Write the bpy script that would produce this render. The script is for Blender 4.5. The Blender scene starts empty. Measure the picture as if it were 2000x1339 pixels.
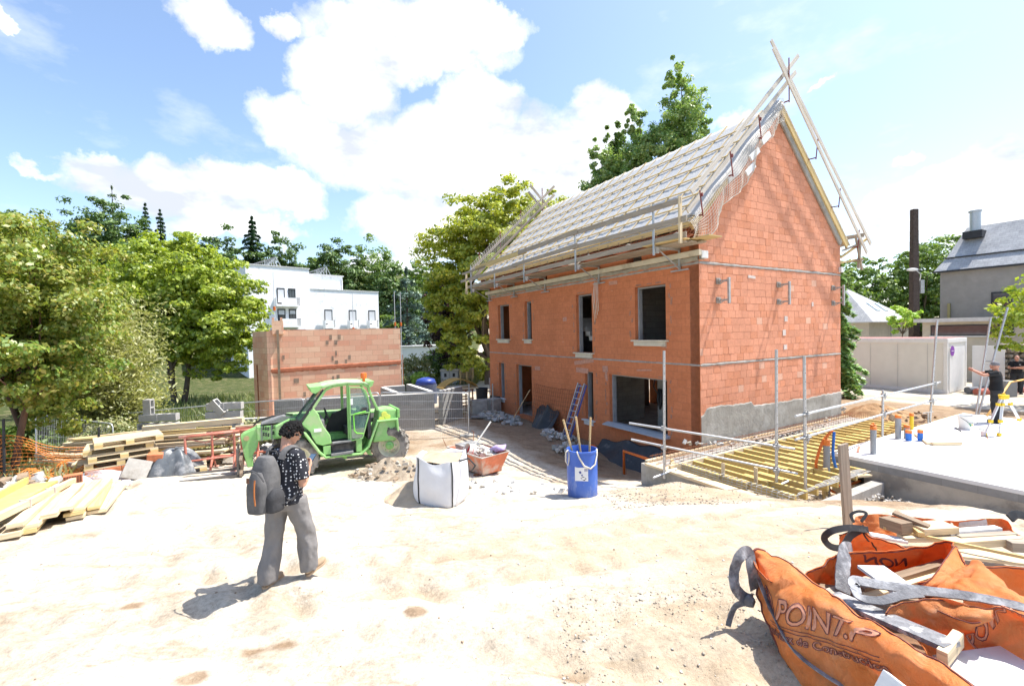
import bpy, bmesh, math, random
import numpy as np
from mathutils import Vector, Matrix, noise as mnoise
random.seed(7); rng = np.random.default_rng(11)
scene = bpy.context.scene
col = scene.collection
RAD = math.radians

# ------------------------------------------------------------------ object helpers
def tag(o, label=None, cat=None, group=None, kind=None):
    if label: o['label'] = label
    if cat: o['category'] = cat
    if group: o['group'] = group
    if kind: o['kind'] = kind
    return o

def thing(name, label, cat, loc=(0, 0, 0), rz=0.0, group=None, rot=None):
    o = bpy.data.objects.new(name, None)
    col.objects.link(o)
    o.empty_display_size = 0.2
    o.location = loc
    o.rotation_euler = rot if rot else (0, 0, rz)
    return tag(o, label, cat, group)

def copy_tree(o, parent=None):
    c = o.copy(); col.objects.link(c)
    if parent: c.parent = parent
    for ch in o.children: copy_tree(ch, c)
    return c

def rotz(a): return Matrix.Rotation(a, 3, 'Z')

class MB:
    def __init__(s): s.v = []; s.f = []; s.m = []; s.uv = []
    def add(s, vs, fs, mi=0, uvs=None):
        b = len(s.v); s.v += [tuple(x) for x in vs]
        for k, f in enumerate(fs):
            s.f.append(tuple(i + b for i in f)); s.m.append(mi)
            s.uv.append(uvs[k] if uvs else None)
        return s
    def box(s, c, d, R=None, mi=0, taper=1.0):
        c = Vector(c); x, y, z = d[0] / 2, d[1] / 2, d[2] / 2; t = taper
        vs = [Vector(p) for p in ((-x,-y,-z),(x,-y,-z),(x,y,-z),(-x,y,-z),(-x*t,-y*t,z),(x*t,-y*t,z),(x*t,y*t,z),(-x*t,y*t,z))]
        if R is not None: vs = [R @ v for v in vs]
        return s.add([v + c for v in vs], [(0,3,2,1),(4,5,6,7),(0,1,5,4),(1,2,6,5),(2,3,7,6),(3,0,4,7)], mi)
    def beam(s, p0, p1, w, h, up=(0, 0, 1), mi=0):
        p0, p1 = Vector(p0), Vector(p1); d = p1 - p0; L = d.length; d.normalize(); up = Vector(up)
        if abs(d.dot(up)) > .98: up = Vector((1, 0, 0))
        a = d.cross(up).normalized(); b = a.cross(d).normalized()
        vs = []
        for p in (p0, p1):
            for (i, j) in ((-1,-1),(1,-1),(1,1),(-1,1)): vs.append(p + a*(i*w/2) + b*(j*h/2))
        fs = [(0,1,2,3),(7,6,5,4),(0,4,5,1),(1,5,6,2),(2,6,7,3),(3,7,4,0)]
        o = random.random()*50; q = random.random()*9
        def sd(v0, t): return [(o, v0), (o+L, v0), (o+L, v0+t), (o, v0+t)]
        uvs = [[(o,q),(o+w,q),(o+w,q+h),(o,q+h)]]*2 + [sd(q, w), sd(q+w, h), sd(q+w+h, w), sd(q+2*w+h, h)]
        return s.add(vs, fs, mi, uvs)
    def tube(s, pts, r, n=8, mi=0, cap=True, closed=False):
        pts = [Vector(p) for p in pts]; m = len(pts)
        rr = r if isinstance(r, (list, tuple)) else [r]*m
        vs = []; prev = None
        for i, p in enumerate(pts):
            if closed: t = pts[(i+1) % m] - pts[i-1]
            else: t = (pts[min(i+1, m-1)] - pts[max(i-1, 0)])
            if t.length < 1e-9: t = Vector((0, 0, 1))
            t.normalize()
            if prev is None:
                a = t.cross(Vector((0, 0, 1)))
                if a.length < .05: a = t.cross(Vector((1, 0, 0)))
            else: a = prev - t * prev.dot(t)
            a.normalize(); prev = a; b = t.cross(a)
            for k in range(n):
                q = 2*math.pi*k/n
                vs.append(p + (a*math.cos(q) + b*math.sin(q))*rr[i])
        fs = []
        for i in range(m if closed else m-1):
            j = (i+1) % m
            for k in range(n):
                l = (k+1) % n
                fs.append((i*n+k, i*n+l, j*n+l, j*n+k))
        if cap and not closed:
            fs.append(tuple(range(n-1, -1, -1))); fs.append(tuple((m-1)*n+k for k in range(n)))
        return s.add(vs, fs, mi)
    def lathe(s, prof, n=24, c=(0, 0, 0), R=None, mi=0, wob=None, cap=True):
        vs = []; c = Vector(c)
        for (r, z) in prof:
            for k in range(n):
                q = 2*math.pi*k/n; f = 1 + (wob(q, z) if wob else 0)
                p = Vector((r*f*math.cos(q), r*f*math.sin(q), z))
                vs.append((R @ p if R is not None else p) + c)
        fs = []
        for i in range(len(prof)-1):
            for k in range(n):
                l = (k+1) % n; fs.append((i*n+k, i*n+l, (i+1)*n+l, (i+1)*n+k))
        if cap and prof[0][0] > 1e-6: fs.append(tuple(range(n-1, -1, -1)))
        if cap and prof[-1][0] > 1e-6: fs.append(tuple((len(prof)-1)*n+k for k in range(n)))
        return s.add(vs, fs, mi)
    def prism(s, pts, fn, t, mi=0):
        """outline pts (u,v) -> fn(u,v,w) with w from 0 to t"""
        n = len(pts)
        vs = [fn(u, v, 0) for u, v in pts] + [fn(u, v, t) for u, v in pts]
        fs = [tuple(range(n-1, -1, -1)), tuple(range(n, 2*n))] + [(i, (i+1) % n, n+(i+1) % n, n+i) for i in range(n)]
        return s.add(vs, fs, mi)
    def grid(s, fn, nu, nv, mi=0, closed_u=False):
        vs = []; uvs = []
        for j in range(nv+1):
            for i in range(nu if closed_u else nu+1): vs.append(fn(i/nu, j/nv))
        w = nu if closed_u else nu+1; fs = []
        for j in range(nv):
            for i in range(nu):
                k = (i+1) % w
                fs.append((j*w+i, j*w+k, (j+1)*w+k, (j+1)*w+i))
                uvs.append([(i/nu, j/nv), ((i+1)/nu, j/nv), ((i+1)/nu, (j+1)/nv), (i/nu, (j+1)/nv)])
        return s.add(vs, fs, mi, uvs)
    def blob(s, c, r, seed=0, rough=.25, sub=2, mi=0, sq=(1, 1, 1)):
        bm = bmesh.new(); bmesh.ops.create_icosphere(bm, subdivisions=sub, radius=1)
        o = Vector((seed*3.1, seed*1.7, seed*.9)); vs = []
        for v in bm.verts:
            d = 1 + rough*mnoise.noise(v.co*1.6 + o)*2
            vs.append((c[0]+v.co.x*d*r*sq[0], c[1]+v.co.y*d*r*sq[1], c[2]+v.co.z*d*r*sq[2]))
        fs = [tuple(w.index for w in f.verts) for f in bm.faces]; bm.free()
        return s.add(vs, fs, mi)
    def build(s, name, mats, parent=None, smooth=False, bevel=0.0, solid=0.0, fix=True, sub=0, autosmooth=None):
        me = bpy.data.meshes.new(name); me.from_pydata(s.v, [], s.f)
        if not isinstance(mats, (list, tuple)): mats = [mats]
        for m in mats: me.materials.append(m)
        me.polygons.foreach_set('material_index', s.m)
        uvl = me.uv_layers.new(name='UVMap'); co = s.v; buf = []
        for p, u in zip(me.polygons, s.uv):
            if u is not None: buf += [c for q in u for c in q]; continue
            n = p.normal; ax, ay, az = abs(n.x), abs(n.y), abs(n.z)
            for i in p.vertices:
                x, y, z = co[i]
                buf += [x, y] if az >= ax and az >= ay else ([y, z] if ax > ay else [x, z])
        uvl.data.foreach_set('uv', buf)
        if fix:
            bm = bmesh.new(); bm.from_mesh(me); bmesh.ops.recalc_face_normals(bm, faces=bm.faces); bm.to_mesh(me); bm.free()
        if smooth:
            me.polygons.foreach_set('use_smooth', [True]*len(me.polygons))
            if autosmooth is not None: me.set_sharp_from_angle(angle=RAD(autosmooth))
        me.update()
        o = bpy.data.objects.new(name, me); col.objects.link(o)
        if parent: o.parent = parent
        if solid: m = o.modifiers.new('s', 'SOLIDIFY'); m.thickness = solid; m.offset = 0
        if sub: m = o.modifiers.new('u', 'SUBSURF'); m.levels = sub; m.render_levels = sub
        if bevel: m = o.modifiers.new('b', 'BEVEL'); m.width = bevel; m.segments = 2; m.limit_method = 'ANGLE'; m.angle_limit = RAD(40)
        return o

def tub(name, pts, r, m, parent=None, n=8, smooth=True, **k): return MB().tube(pts, r, n, **k).build(name, m, parent, smooth=smooth, autosmooth=50)
def bx(name, c, d, m, parent=None, R=None, bevel=0.0): return MB().box(c, d, R).build(name, m, parent, bevel=bevel)
def bm_(name, p0, p1, w, h, m, parent=None, up=(0, 0, 1), bevel=0.0): return MB().beam(p0, p1, w, h, up).build(name, m, parent, bevel=bevel)

def raw_mesh(name, V, Fq, m, parent=None):
    """fast mesh from numpy arrays of quads"""
    me = bpy.data.meshes.new(name); nf = len(Fq); k = Fq.shape[1]
    me.vertices.add(len(V)); me.vertices.foreach_set('co', V.astype(np.float32).ravel())
    me.loops.add(nf*k); me.loops.foreach_set('vertex_index', Fq.astype(np.int32).ravel())
    me.polygons.add(nf); me.polygons.foreach_set('loop_start', np.arange(0, nf*k, k, dtype=np.int32))
    me.update(calc_edges=True)
    for q in (m if isinstance(m, (list, tuple)) else [m]): me.materials.append(q)
    o = bpy.data.objects.new(name, me); col.objects.link(o)
    if parent: o.parent = parent
    return o

# ------------------------------------------------------------------ materials
class NT:
    def __init__(s, m):
        m.use_nodes = True; s.t = m.node_tree; s.n = s.t.nodes; s.l = s.t.links
        s.b = s.n.get('Principled BSDF'); s.out = s.n.get('Material Output')
    def new(s, ty, **k):
        n = s.n.new(ty)
        for a, v in k.items():
            if a in n.inputs: n.inputs[a].default_value = v
            else: setattr(n, a, v)
        return n
    def link(s, a, b): s.l.new(a, b)
    def coord(s, kind='Object', scale=None):
        c = s.new('ShaderNodeTexCoord').outputs[kind]
        if scale:
            mp = s.new('ShaderNodeMapping'); mp.inputs['Scale'].default_value = scale; s.link(c, mp.inputs['Vector']); c = mp.outputs[0]
        return c
    def noise(s, vec, scale, detail=4, rough=.6, dist=0):
        n = s.new('ShaderNodeTexNoise'); n.inputs['Scale'].default_value = scale; n.inputs['Detail'].default_value = detail
        n.inputs['Roughness'].default_value = rough; n.inputs['Distortion'].default_value = dist
        if vec: s.link(vec, n.inputs['Vector'])
        return n.outputs['Fac']
    def ramp(s, fac, stops, interp='LINEAR'):
        r = s.new('ShaderNodeValToRGB'); e = r.color_ramp.elements; r.color_ramp.interpolation = interp
        while len(e) < len(stops): e.new(.5)
        for k, (p, c) in enumerate(stops):
            e[k].position = p; e[k].color = (c, c, c, 1) if isinstance(c, (int, float)) else (*c[:3], 1)
        s.link(fac, r.inputs[0]); return r.outputs[0]
    def math(s, op, a, b=None, clamp=False):
        m = s.new('ShaderNodeMath', operation=op, use_clamp=clamp)
        for k, x in enumerate((a, b)):
            if x is None: continue
            if isinstance(x, (int, float)): m.inputs[k].default_value = x
            else: s.link(x, m.inputs[k])
        return m.outputs[0]
    def mix(s, fac, a, b, bt='MIX'):
        m = s.new('ShaderNodeMix', data_type='RGBA', blend_type=bt)
        for sock, x in ((m.inputs[0], fac), (m.inputs[6], a), (m.inputs[7], b)):
            if isinstance(x, (int, float)): sock.default_value = x
            elif isinstance(x, tuple): sock.default_value = (*x[:3], 1)
            else: s.link(x, sock)
        return m.outputs[2]
    def bump(s, h, strength=.3, dist=.02):
        b = s.new('ShaderNodeBump'); b.inputs['Strength'].default_value = strength; b.inputs['Distance'].default_value = dist
        s.link(h, b.inputs['Height']); s.link(b.outputs[0], s.b.inputs['Normal']); return b
    def set(s, **k):
        for a, v in k.items():
            i = s.b.inputs[a.replace('_', ' ')]
            if isinstance(v, (int, float)): i.default_value = v
            elif isinstance(v, tuple): i.default_value = (*v[:3], 1)
            else: s.link(v, i)
        return s

MATS = {}
def mat(name, c, rough=.8, var=.25, scale=6.0, bump=.15, bscale=None, metal=0.0, dirt=None, dirt_amt=.4, dscale=1.5, spec=.3, stretch=None, coord='Object'):
    """general worn surface: base colour with noise variation, optional dirt colour patches and bump"""
    if name in MATS: return MATS[name]
    m = bpy.data.materials.new(name); t = NT(m)
    v = t.coord(coord, stretch)
    n = t.noise(v, scale, 5)
    lo = tuple(x*(1-var) for x in c); hi = tuple(min(1, x*(1+var)) for x in c)
    cc = t.ramp(n, [(.3, lo), (.7, hi)])
    if dirt:
        d = t.noise(v, dscale, 6, .65)
        df = t.ramp(d, [(.62-dirt_amt*.3, 0.0), (.72-dirt_amt*.2, 1.0)])
        cc = t.mix(df, cc, dirt)
    t.set(Base_Color=cc, Roughness=rough, Metallic=metal)
    t.b.inputs['Specular IOR Level'].default_value = spec
    if bump: t.bump(t.noise(v, bscale or scale*4, 4), bump, .02)
    MATS[name] = m; return m

def wood(name, c, var=.3, dark=.55, rough=.75, worn=None):
    if name in MATS: return MATS[name]
    m = bpy.data.materials.new(name); t = NT(m)
    v = t.coord('UV', (1.2, 28, 1))
    n = t.noise(v, 1.0, 5, .6, .4)
    big = t.noise(t.coord('UV', (.7, 2.5, 1)), 1.0, 3)
    cc = t.ramp(n, [(.25, tuple(x*dark for x in c)), (.5, c), (.75, tuple(min(1, x*(1+var)) for x in c))])
    cc = t.mix(t.ramp(big, [(.35, 0.0), (.75, .55)]), cc, worn or tuple(x*.62 for x in c))
    t.set(Base_Color=cc, Roughness=rough); t.b.inputs['Specular IOR Level'].default_value = .2
    t.bump(n, .25, .006)
    MATS[name] = m; return m

def leafmat(name, cols, trans=.45):
    if name in MATS: return MATS[name]
    m = bpy.data.materials.new(name); t = NT(m)
    g = t.new('ShaderNodeNewGeometry')
    k = len(cols); cc = t.ramp(g.outputs['Random Per Island'], [((i+.5)/k, c) for i, c in enumerate(cols)])
    big = t.noise(t.coord('Object'), .55, 3)
    cc = t.mix(t.ramp(big, [(.35, 0.0), (.7, .45)]), cc, tuple(x*1.25 for x in cols[-1]))
    d = t.new('ShaderNodeBsdfDiffuse'); tr = t.new('ShaderNodeBsdfTranslucent'); mx = t.new('ShaderNodeMixShader')
    gl = t.new('ShaderNodeBsdfGlossy'); gl.inputs['Roughness'].default_value = .45; gl.inputs['Color'].default_value = (.9, .95, .9, 1)
    mx2 = t.new('ShaderNodeMixShader'); mx2.inputs[0].default_value = .04
    t.link(cc, d.inputs[0]); t.link(t.mix(1.0, cc, (1.0, 1.05, .55), 'MULTIPLY'), tr.inputs[0]); mx.inputs[0].default_value = trans
    t.link(d.outputs[0], mx.inputs[1]); t.link(tr.outputs[0], mx.inputs[2])
    t.link(mx.outputs[0], mx2.inputs[1]); t.link(gl.outputs[0], mx2.inputs[2])
    t.link(mx2.outputs[0], t.out.inputs['Surface'])
    MATS[name] = m; return m

def masonry(name, w, h, mortar, c1, c2, cm, var=.2, bump=.5, offset=.5, patches=None, patch_amt=.35, pscale=1.0, extra=None):
    if name in MATS: return MATS[name]
    m = bpy.data.materials.new(name); t = NT(m)
    uv = t.coord('UV')
    b = t.new('ShaderNodeTexBrick'); b.offset = offset
    b.inputs['Scale'].default_value = 1.0; b.inputs['Brick Width'].default_value = w; b.inputs['Row Height'].default_value = h
    b.inputs['Mortar Size'].default_value = mortar; b.inputs['Mortar Smooth'].default_value = .1
    b.inputs['Color1'].default_value = (*c1, 1); b.inputs['Color2'].default_value = (*c2, 1); b.inputs['Mortar'].default_value = (*cm, 1)
    wb = t.new('ShaderNodeVectorMath', operation='ADD'); nz = t.new('ShaderNodeTexNoise'); nz.inputs['Scale'].default_value = 3
    t.link(uv, nz.inputs['Vector']); sc = t.new('ShaderNodeVectorMath', operation='SCALE'); sc.inputs['Scale'].default_value = .012
    t.link(nz.outputs['Color'], sc.inputs[0]); t.link(uv, wb.inputs[0]); t.link(sc.outputs[0], wb.inputs[1]); t.link(wb.outputs[0], b.inputs['Vector'])
    n = t.noise(uv, 9, 6, .7); n2 = t.noise(uv, .8, 4)
    cc = t.mix(1.0, b.outputs['Color'], t.ramp(n, [(.25, 1-var), (.75, 1+var*.6)]), 'MULTIPLY')
    cc = t.mix(1.0, cc, t.ramp(n2, [(.3, 1-var*.7), (.7, 1+var*.5)]), 'MULTIPLY')
    if patches:
        d = t.noise(uv, pscale, 7, .7)
        cc = t.mix(t.ramp(d, [(.7-patch_amt*.3, 0.0), (.8-patch_amt*.2, .8)]), cc, patches)
    t.set(Base_Color=cc, Roughness=.9); t.b.inputs['Specular IOR Level'].default_value = .15
    hgt = t.math('SUBTRACT', t.math('MULTIPLY', n, .35), t.math('MULTIPLY', b.outputs['Fac'], .8))
    t.bump(hgt, bump, .012)
    MATS[name] = m; return m

# ------------------------------------------------------------------ camera (1.4 degrees down, 1.24 degrees roll)
CAMZ = 3.75
pit, rol = RAD(1.4), RAD(1.24)
fw = Vector((0, math.cos(pit), -math.sin(pit))); u0 = Vector((0, math.sin(pit), math.cos(pit))); r0 = Vector((1, 0, 0))
cR = r0*math.cos(rol) - u0*math.sin(rol); cU = r0*math.sin(rol) + u0*math.cos(rol)
cd = bpy.data.cameras.new('camera'); cam = bpy.data.objects.new('camera', cd); col.objects.link(cam)
cam.matrix_world = Matrix(((cR.x, cU.x, -fw.x, 0), (cR.y, cU.y, -fw.y, 0), (cR.z, cU.z, -fw.z, CAMZ), (0, 0, 0, 1)))
cd.sensor_fit = 'HORIZONTAL'; cd.sensor_width = 36; cd.lens = 36*869/2000; cd.clip_end = 2000; cd.clip_start = .05
scene.camera = cam

# ------------------------------------------------------------------ sun and sky
SUN_EL, sunh = RAD(63), Vector((.975, .223)).normalized()
sd = bpy.data.lights.new('sun', 'SUN'); sd.energy = 4.2; sd.angle = RAD(.53); sd.color = (1, .96, .89)
so = bpy.data.objects.new('sun', sd); col.objects.link(so)
sv = Vector((sunh.x*math.cos(SUN_EL), sunh.y*math.cos(SUN_EL), math.sin(SUN_EL)))
so.rotation_euler = sv.to_track_quat('Z', 'Y').to_euler()

def make_sky():
    w = bpy.data.worlds.new('World'); scene.world = w; w.use_nodes = True
    t = NT.__new__(NT); t.t = w.node_tree; t.n = t.t.nodes; t.l = t.t.links
    bg = t.n.get('Background'); out = t.n.get('World Output')
    sk = t.new('ShaderNodeTexSky', sky_type='NISHITA'); sk.sun_disc = False; sk.sun_elevation = SUN_EL
    sk.sun_rotation = math.atan2(sunh.x, sunh.y); sk.altitude = 80; sk.air_density = 1.0; sk.dust_density = 1.3; sk.ozone_density = 1.2
    skyc = t.mix(1.0, sk.outputs[0], (SKYK, SKYK, SKYK*1.0), 'MULTIPLY')
    g = t.coord('Generated')
    # domain warp with fractal noise, then azimuth / elevation of the view direction
    n1 = t.new('ShaderNodeTexNoise'); n1.inputs['Scale'].default_value = 5.5; n1.inputs['Detail'].default_value = 9; n1.inputs['Roughness'].default_value = .62
    t.link(g, n1.inputs['Vector'])
    sb = t.new('ShaderNodeVectorMath', operation='SUBTRACT'); sb.inputs[1].default_value = (.5, .5, .5); t.link(n1.outputs['Color'], sb.inputs[0])
    sc = t.new('ShaderNodeVectorMath', operation='SCALE'); sc.inputs['Scale'].default_value = .17; t.link(sb.outputs[0], sc.inputs[0])
    ad = t.new('ShaderNodeVectorMath', operation='ADD'); t.link(g, ad.inputs[0]); t.link(sc.outputs[0], ad.inputs[1])
    sp = t.new('ShaderNodeSeparateXYZ'); t.link(ad.outputs[0], sp.inputs[0])
    az = t.math('ARCTAN2', sp.outputs[0], sp.outputs[1]); el = t.math('ARCSINE', sp.outputs[2])
    M = None
    for (a, e, ra, re, k) in CLOUDS:
        dx = t.math('MULTIPLY', t.math('SUBTRACT', az, a), 1/ra); dy = t.math('MULTIPLY', t.math('SUBTRACT', el, e), 1/re)
        d = t.math('MULTIPLY', t.math('SUBTRACT', 1.0, t.math('ADD', t.math('MULTIPLY', dx, dx), t.math('MULTIPLY', dy, dy))), k)
        M = d if M is None else t.math('MAXIMUM', M, d)
    fine = t.noise(g, 14, 8, .65)
    dens = t.math('ADD', M, t.math('MULTIPLY', t.math('SUBTRACT', fine, .5), .9))
    mask = t.ramp(dens, [(.0, 0.0), (.16, .35), (.42, .85), (.75, 1.0)])
    # scattered thin cloud elsewhere in the sky (outside the photographed part too)
    mp = t.new('ShaderNodeMapping'); mp.inputs['Scale'].default_value = (1, 1, 2.2); t.link(g, mp.inputs['Vector'])
    wisp = t.noise(mp.outputs[0], 3.0, 8, .6)
    mask = t.math('MAXIMUM', mask, t.ramp(wisp, [(.56, 0.0), (.8, .55)]))
    shade = t.noise(mp.outputs[0], 6.0, 5, .55)
    ccol = t.ramp(shade, [(.36, tuple(CLK*x for x in (.60, .64, .72))), (.5, tuple(CLK*x for x in (.95, .96, .98))), (.62, (CLK*1.08, CLK*1.08, CLK*1.07))])
    # whitish air towards the horizon
    sp2 = t.new('ShaderNodeSeparateXYZ'); t.link(g, sp2.inputs[0])
    cfin = t.mix(mask, skyc, ccol)
    t.link(cfin, bg.inputs['Color']); bg.inputs['Strength'].default_value = 1.0
    w.cycles.sampling_method = 'MANUAL'; w.cycles.sample_map_resolution = 512
SKYK, CLK = .135, .66
CLOUDS = [(-0.208, 0.58, 0.265, 0.084, 0.8), (-0.357, 0.493, 0.109, 0.074, 0.8), (-0.03, 0.603, 0.124, 0.045, 0.8), (-0.068, 0.458, 0.113, 0.077, 0.8), (-0.37, 0.388, 0.162, 0.068, 0.8), (-0.161, 0.367, 0.332, 0.107, 0.8), (0.02, 0.348, 0.278, 0.119, 0.8), (0.212, 0.418, 0.092, 0.069, 0.8), (-0.186, 0.234, 0.18, 0.069, 0.8), (0.099, 0.345, 0.19, 0.109, 0.8), (-0.109, 0.202, 0.179, 0.065, 0.8), (-0.593, 0.531, 0.074, 0.042, 0.8), (-0.467, 0.565, 0.041, 0.029, 0.8), (-0.744, 0.263, 0.071, 0.037, 0.8), (-0.633, 0.258, 0.194, 0.047, 0.8), (-0.474, 0.266, 0.095, 0.049, 0.8), (-0.549, 0.202, 0.125, 0.03, 0.8), (-0.826, 0.26, 0.026, 0.009, 0.45), (0.738, 0.274, 0.031, 0.015, 0.45), (0.832, 0.232, 0.049, 0.04, 0.8), (0.774, 0.197, 0.118, 0.051, 0.8), (0.706, 0.166, 0.073, 0.059, 0.8), (0.599, 0.41, 0.031, 0.007, 0.45), (-0.832, 0.434, 0.018, 0.019, 0.8), (0.454, 0.387, 0.037, 0.017, 0.45), (0.83, 0.144, 0.063, 0.045, 0.8), (-0.266, 0.125, 0.128, 0.043, 0.8)]
make_sky()
# ------------------------------------------------------------------ house frame (x along the gable, y along the facade)
HANG = RAD(29.6); HC = Vector((5.01, 11.86, 0)); hg = Vector((math.cos(HANG), math.sin(HANG), 0)); ha = Vector((-math.sin(HANG), math.cos(HANG), 0))
def HW(x, y, z=0.0): return HC + hg*x + ha*y + Vector((0, 0, z))
def hctl(x, y, z): p = HW(x, y); return (p.x, p.y, z)

CTL = [(0, 1.0, 1.38), (-4, 1.5, 1.36), (3, 1.5, 1.38), (0, -3, 1.4), (-9, 0, 1.35), (8, 0, 1.35), (-2.5, 4.4, 1.25), (1, 5, 1.12), (-6.5, 5.6, 1.2), (-6.4, 6.9, 1.0), (1.3, 8.3, .6), (-1.3, 7.5, .8),
 (-3.2, 11.3, .45), (-5, 10.3, .5), (-8.9, 9.6, .7), (-7.6, 10.8, .5), (4.4, 6.35, 1.0), (2.4, 4.0, 1.3), (5.2, 4.0, 1.2), (7, 3.0, 1.2), (3.2, 8.7, .78), (4.0, 8.2, .72), (2.3, 9.6, .25),
 hctl(-1.0, 2.2, -.4), hctl(-1.0, 4.5, -.12), hctl(-1.2, 9, -.02), hctl(-1, 12.5, .05), hctl(-2.2, 2.0, -.2), hctl(-3.2, 5.5, .18), hctl(-3, 9, .1), hctl(3.5, 4, -.5), hctl(3.5, 9, -.5), hctl(6.5, 11, -.4), hctl(6.5, 1, -.45),
 hctl(2, -1.8, -.5), hctl(5, -1.8, -.4), hctl(7.8, -1.5, .35), hctl(-1.2, -1.9, -.15), hctl(.9, -3.3, -.02), hctl(.8, -4.4, .22), hctl(.8, -5.6, .42), hctl(-.2, -5.2, .78), hctl(-.6, -3.9, .5), hctl(-1.7, -3.7, .62), hctl(5, -5, .2), hctl(5, -8, .3),
 hctl(8.7, 1, .5), hctl(10, -1.5, .6), hctl(10.3, -4, .7), hctl(12, -6, .75), hctl(9, 6, .45), (20, 20, .4), (30, 22, .6), (16, 28, .4), (40, 45, .8), (45, 10, .7), (20, 6, .9),
 (-3.2, 17.2, .05), (-8, 17.5, 0), (-9, 20, -.25), (-12, 13.5, -.2), (-13, 9, .6), (-14.5, 6, .9), (-11, 8, .8), (-18, 12, .2), (-20, 30, -.8), (-10, 32, -.7), (0, 30, -.35), (-3, 39, -.5), (4, 45, -.4), (-34, 56, -1.5), (-20, 68, -1.2), (10, 70, -.4), (40, 90, 0), (-30, 20, -.5)]
_P = np.array([c[:2] for c in CTL]); _Z = np.array([c[2] for c in CTL]); _n = len(CTL)
_A = np.zeros((_n+3, _n+3)); _D = np.hypot(*(_P[:, None]-_P[None]).transpose(2, 0, 1))
_A[:_n, :_n] = _D - np.eye(_n)*.25; _A[:_n, _n:] = np.c_[np.ones(_n), _P]; _A[_n:, :_n] = _A[:_n, _n:].T
_W = np.linalg.solve(_A, np.r_[_Z, 0, 0, 0])
def _hash(ix, iy, s):
    h = np.sin(ix*127.1 + iy*311.7 + s*74.7)*43758.5453
    return h - np.floor(h)
def vnoise(x, y, s=0):
    ix, iy = np.floor(x), np.floor(y); fx, fy = x-ix, y-iy; fx = fx*fx*(3-2*fx); fy = fy*fy*(3-2*fy)
    a, b, c, d = _hash(ix, iy, s), _hash(ix+1, iy, s), _hash(ix, iy+1, s), _hash(ix+1, iy+1, s)
    return (a*(1-fx)+b*fx)*(1-fy) + (c*(1-fx)+d*fx)*fy - .5
def gz_arr(x, y):
    x = np.asarray(x, float); y = np.asarray(y, float); sh = x.shape; X, Y = x.ravel(), y.ravel()
    D = np.hypot(X[:, None]-_P[None, :, 0], Y[:, None]-_P[None, :, 1])
    z = D @ _W[:_n] + _W[_n] + _W[_n+1]*X + _W[_n+2]*Y
    far = np.clip((np.hypot(X, Y-25)-45)/60, 0, 1)
    z = z*(1-far) + far*(-.5)
    # wooded hill at the left and behind
    hd = np.clip((-(X+10)*.62 + (Y-45)*.55 - 18)/75, 0, 1.0); z = z + hd*hd*(3-2*hd)*27*np.clip((Y+10)/60, 0, 1)*np.clip((45-X)/60, 0, 1)
    near = np.exp(-((X-0)**2/900 + (Y-6)**2/900))
    z = z + near*(vnoise(X*.55, Y*.55, 1)*.05 + vnoise(X*1.7, Y*1.7, 2)*.02 + vnoise(X*4.3, Y*4.3, 3)*.018 + vnoise(X*9.5, Y*9.5, 4)*.018 + vnoise(X*8+Y*3, Y*8-X*3, 7)*.014 + vnoise(X*19, Y*19, 6)*.013)
    # wheel ruts curving across the yard
    for (k, off) in ((0, 0), (0, 1.5), (1, 0), (1, 1.4)):
        c = (4.6 + .28*X + .02*X*X + off*.55) if k == 0 else (3.3 - .25*X + .05*X*X + off*.5)
        dd = (Y-c)/.16; z = z - .034*np.exp(-dd*dd)*(1+.8*np.sin(X*14+Y*9))*near + .018*np.exp(-(np.abs(dd)-1.7)**2)*near
    return z.reshape(sh)
def gz(x, y): return float(gz_arr(np.array([x]), np.array([y]))[0])
def G(x, y, dz=0.0): return Vector((x, y, gz(x, y)+dz))

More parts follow.
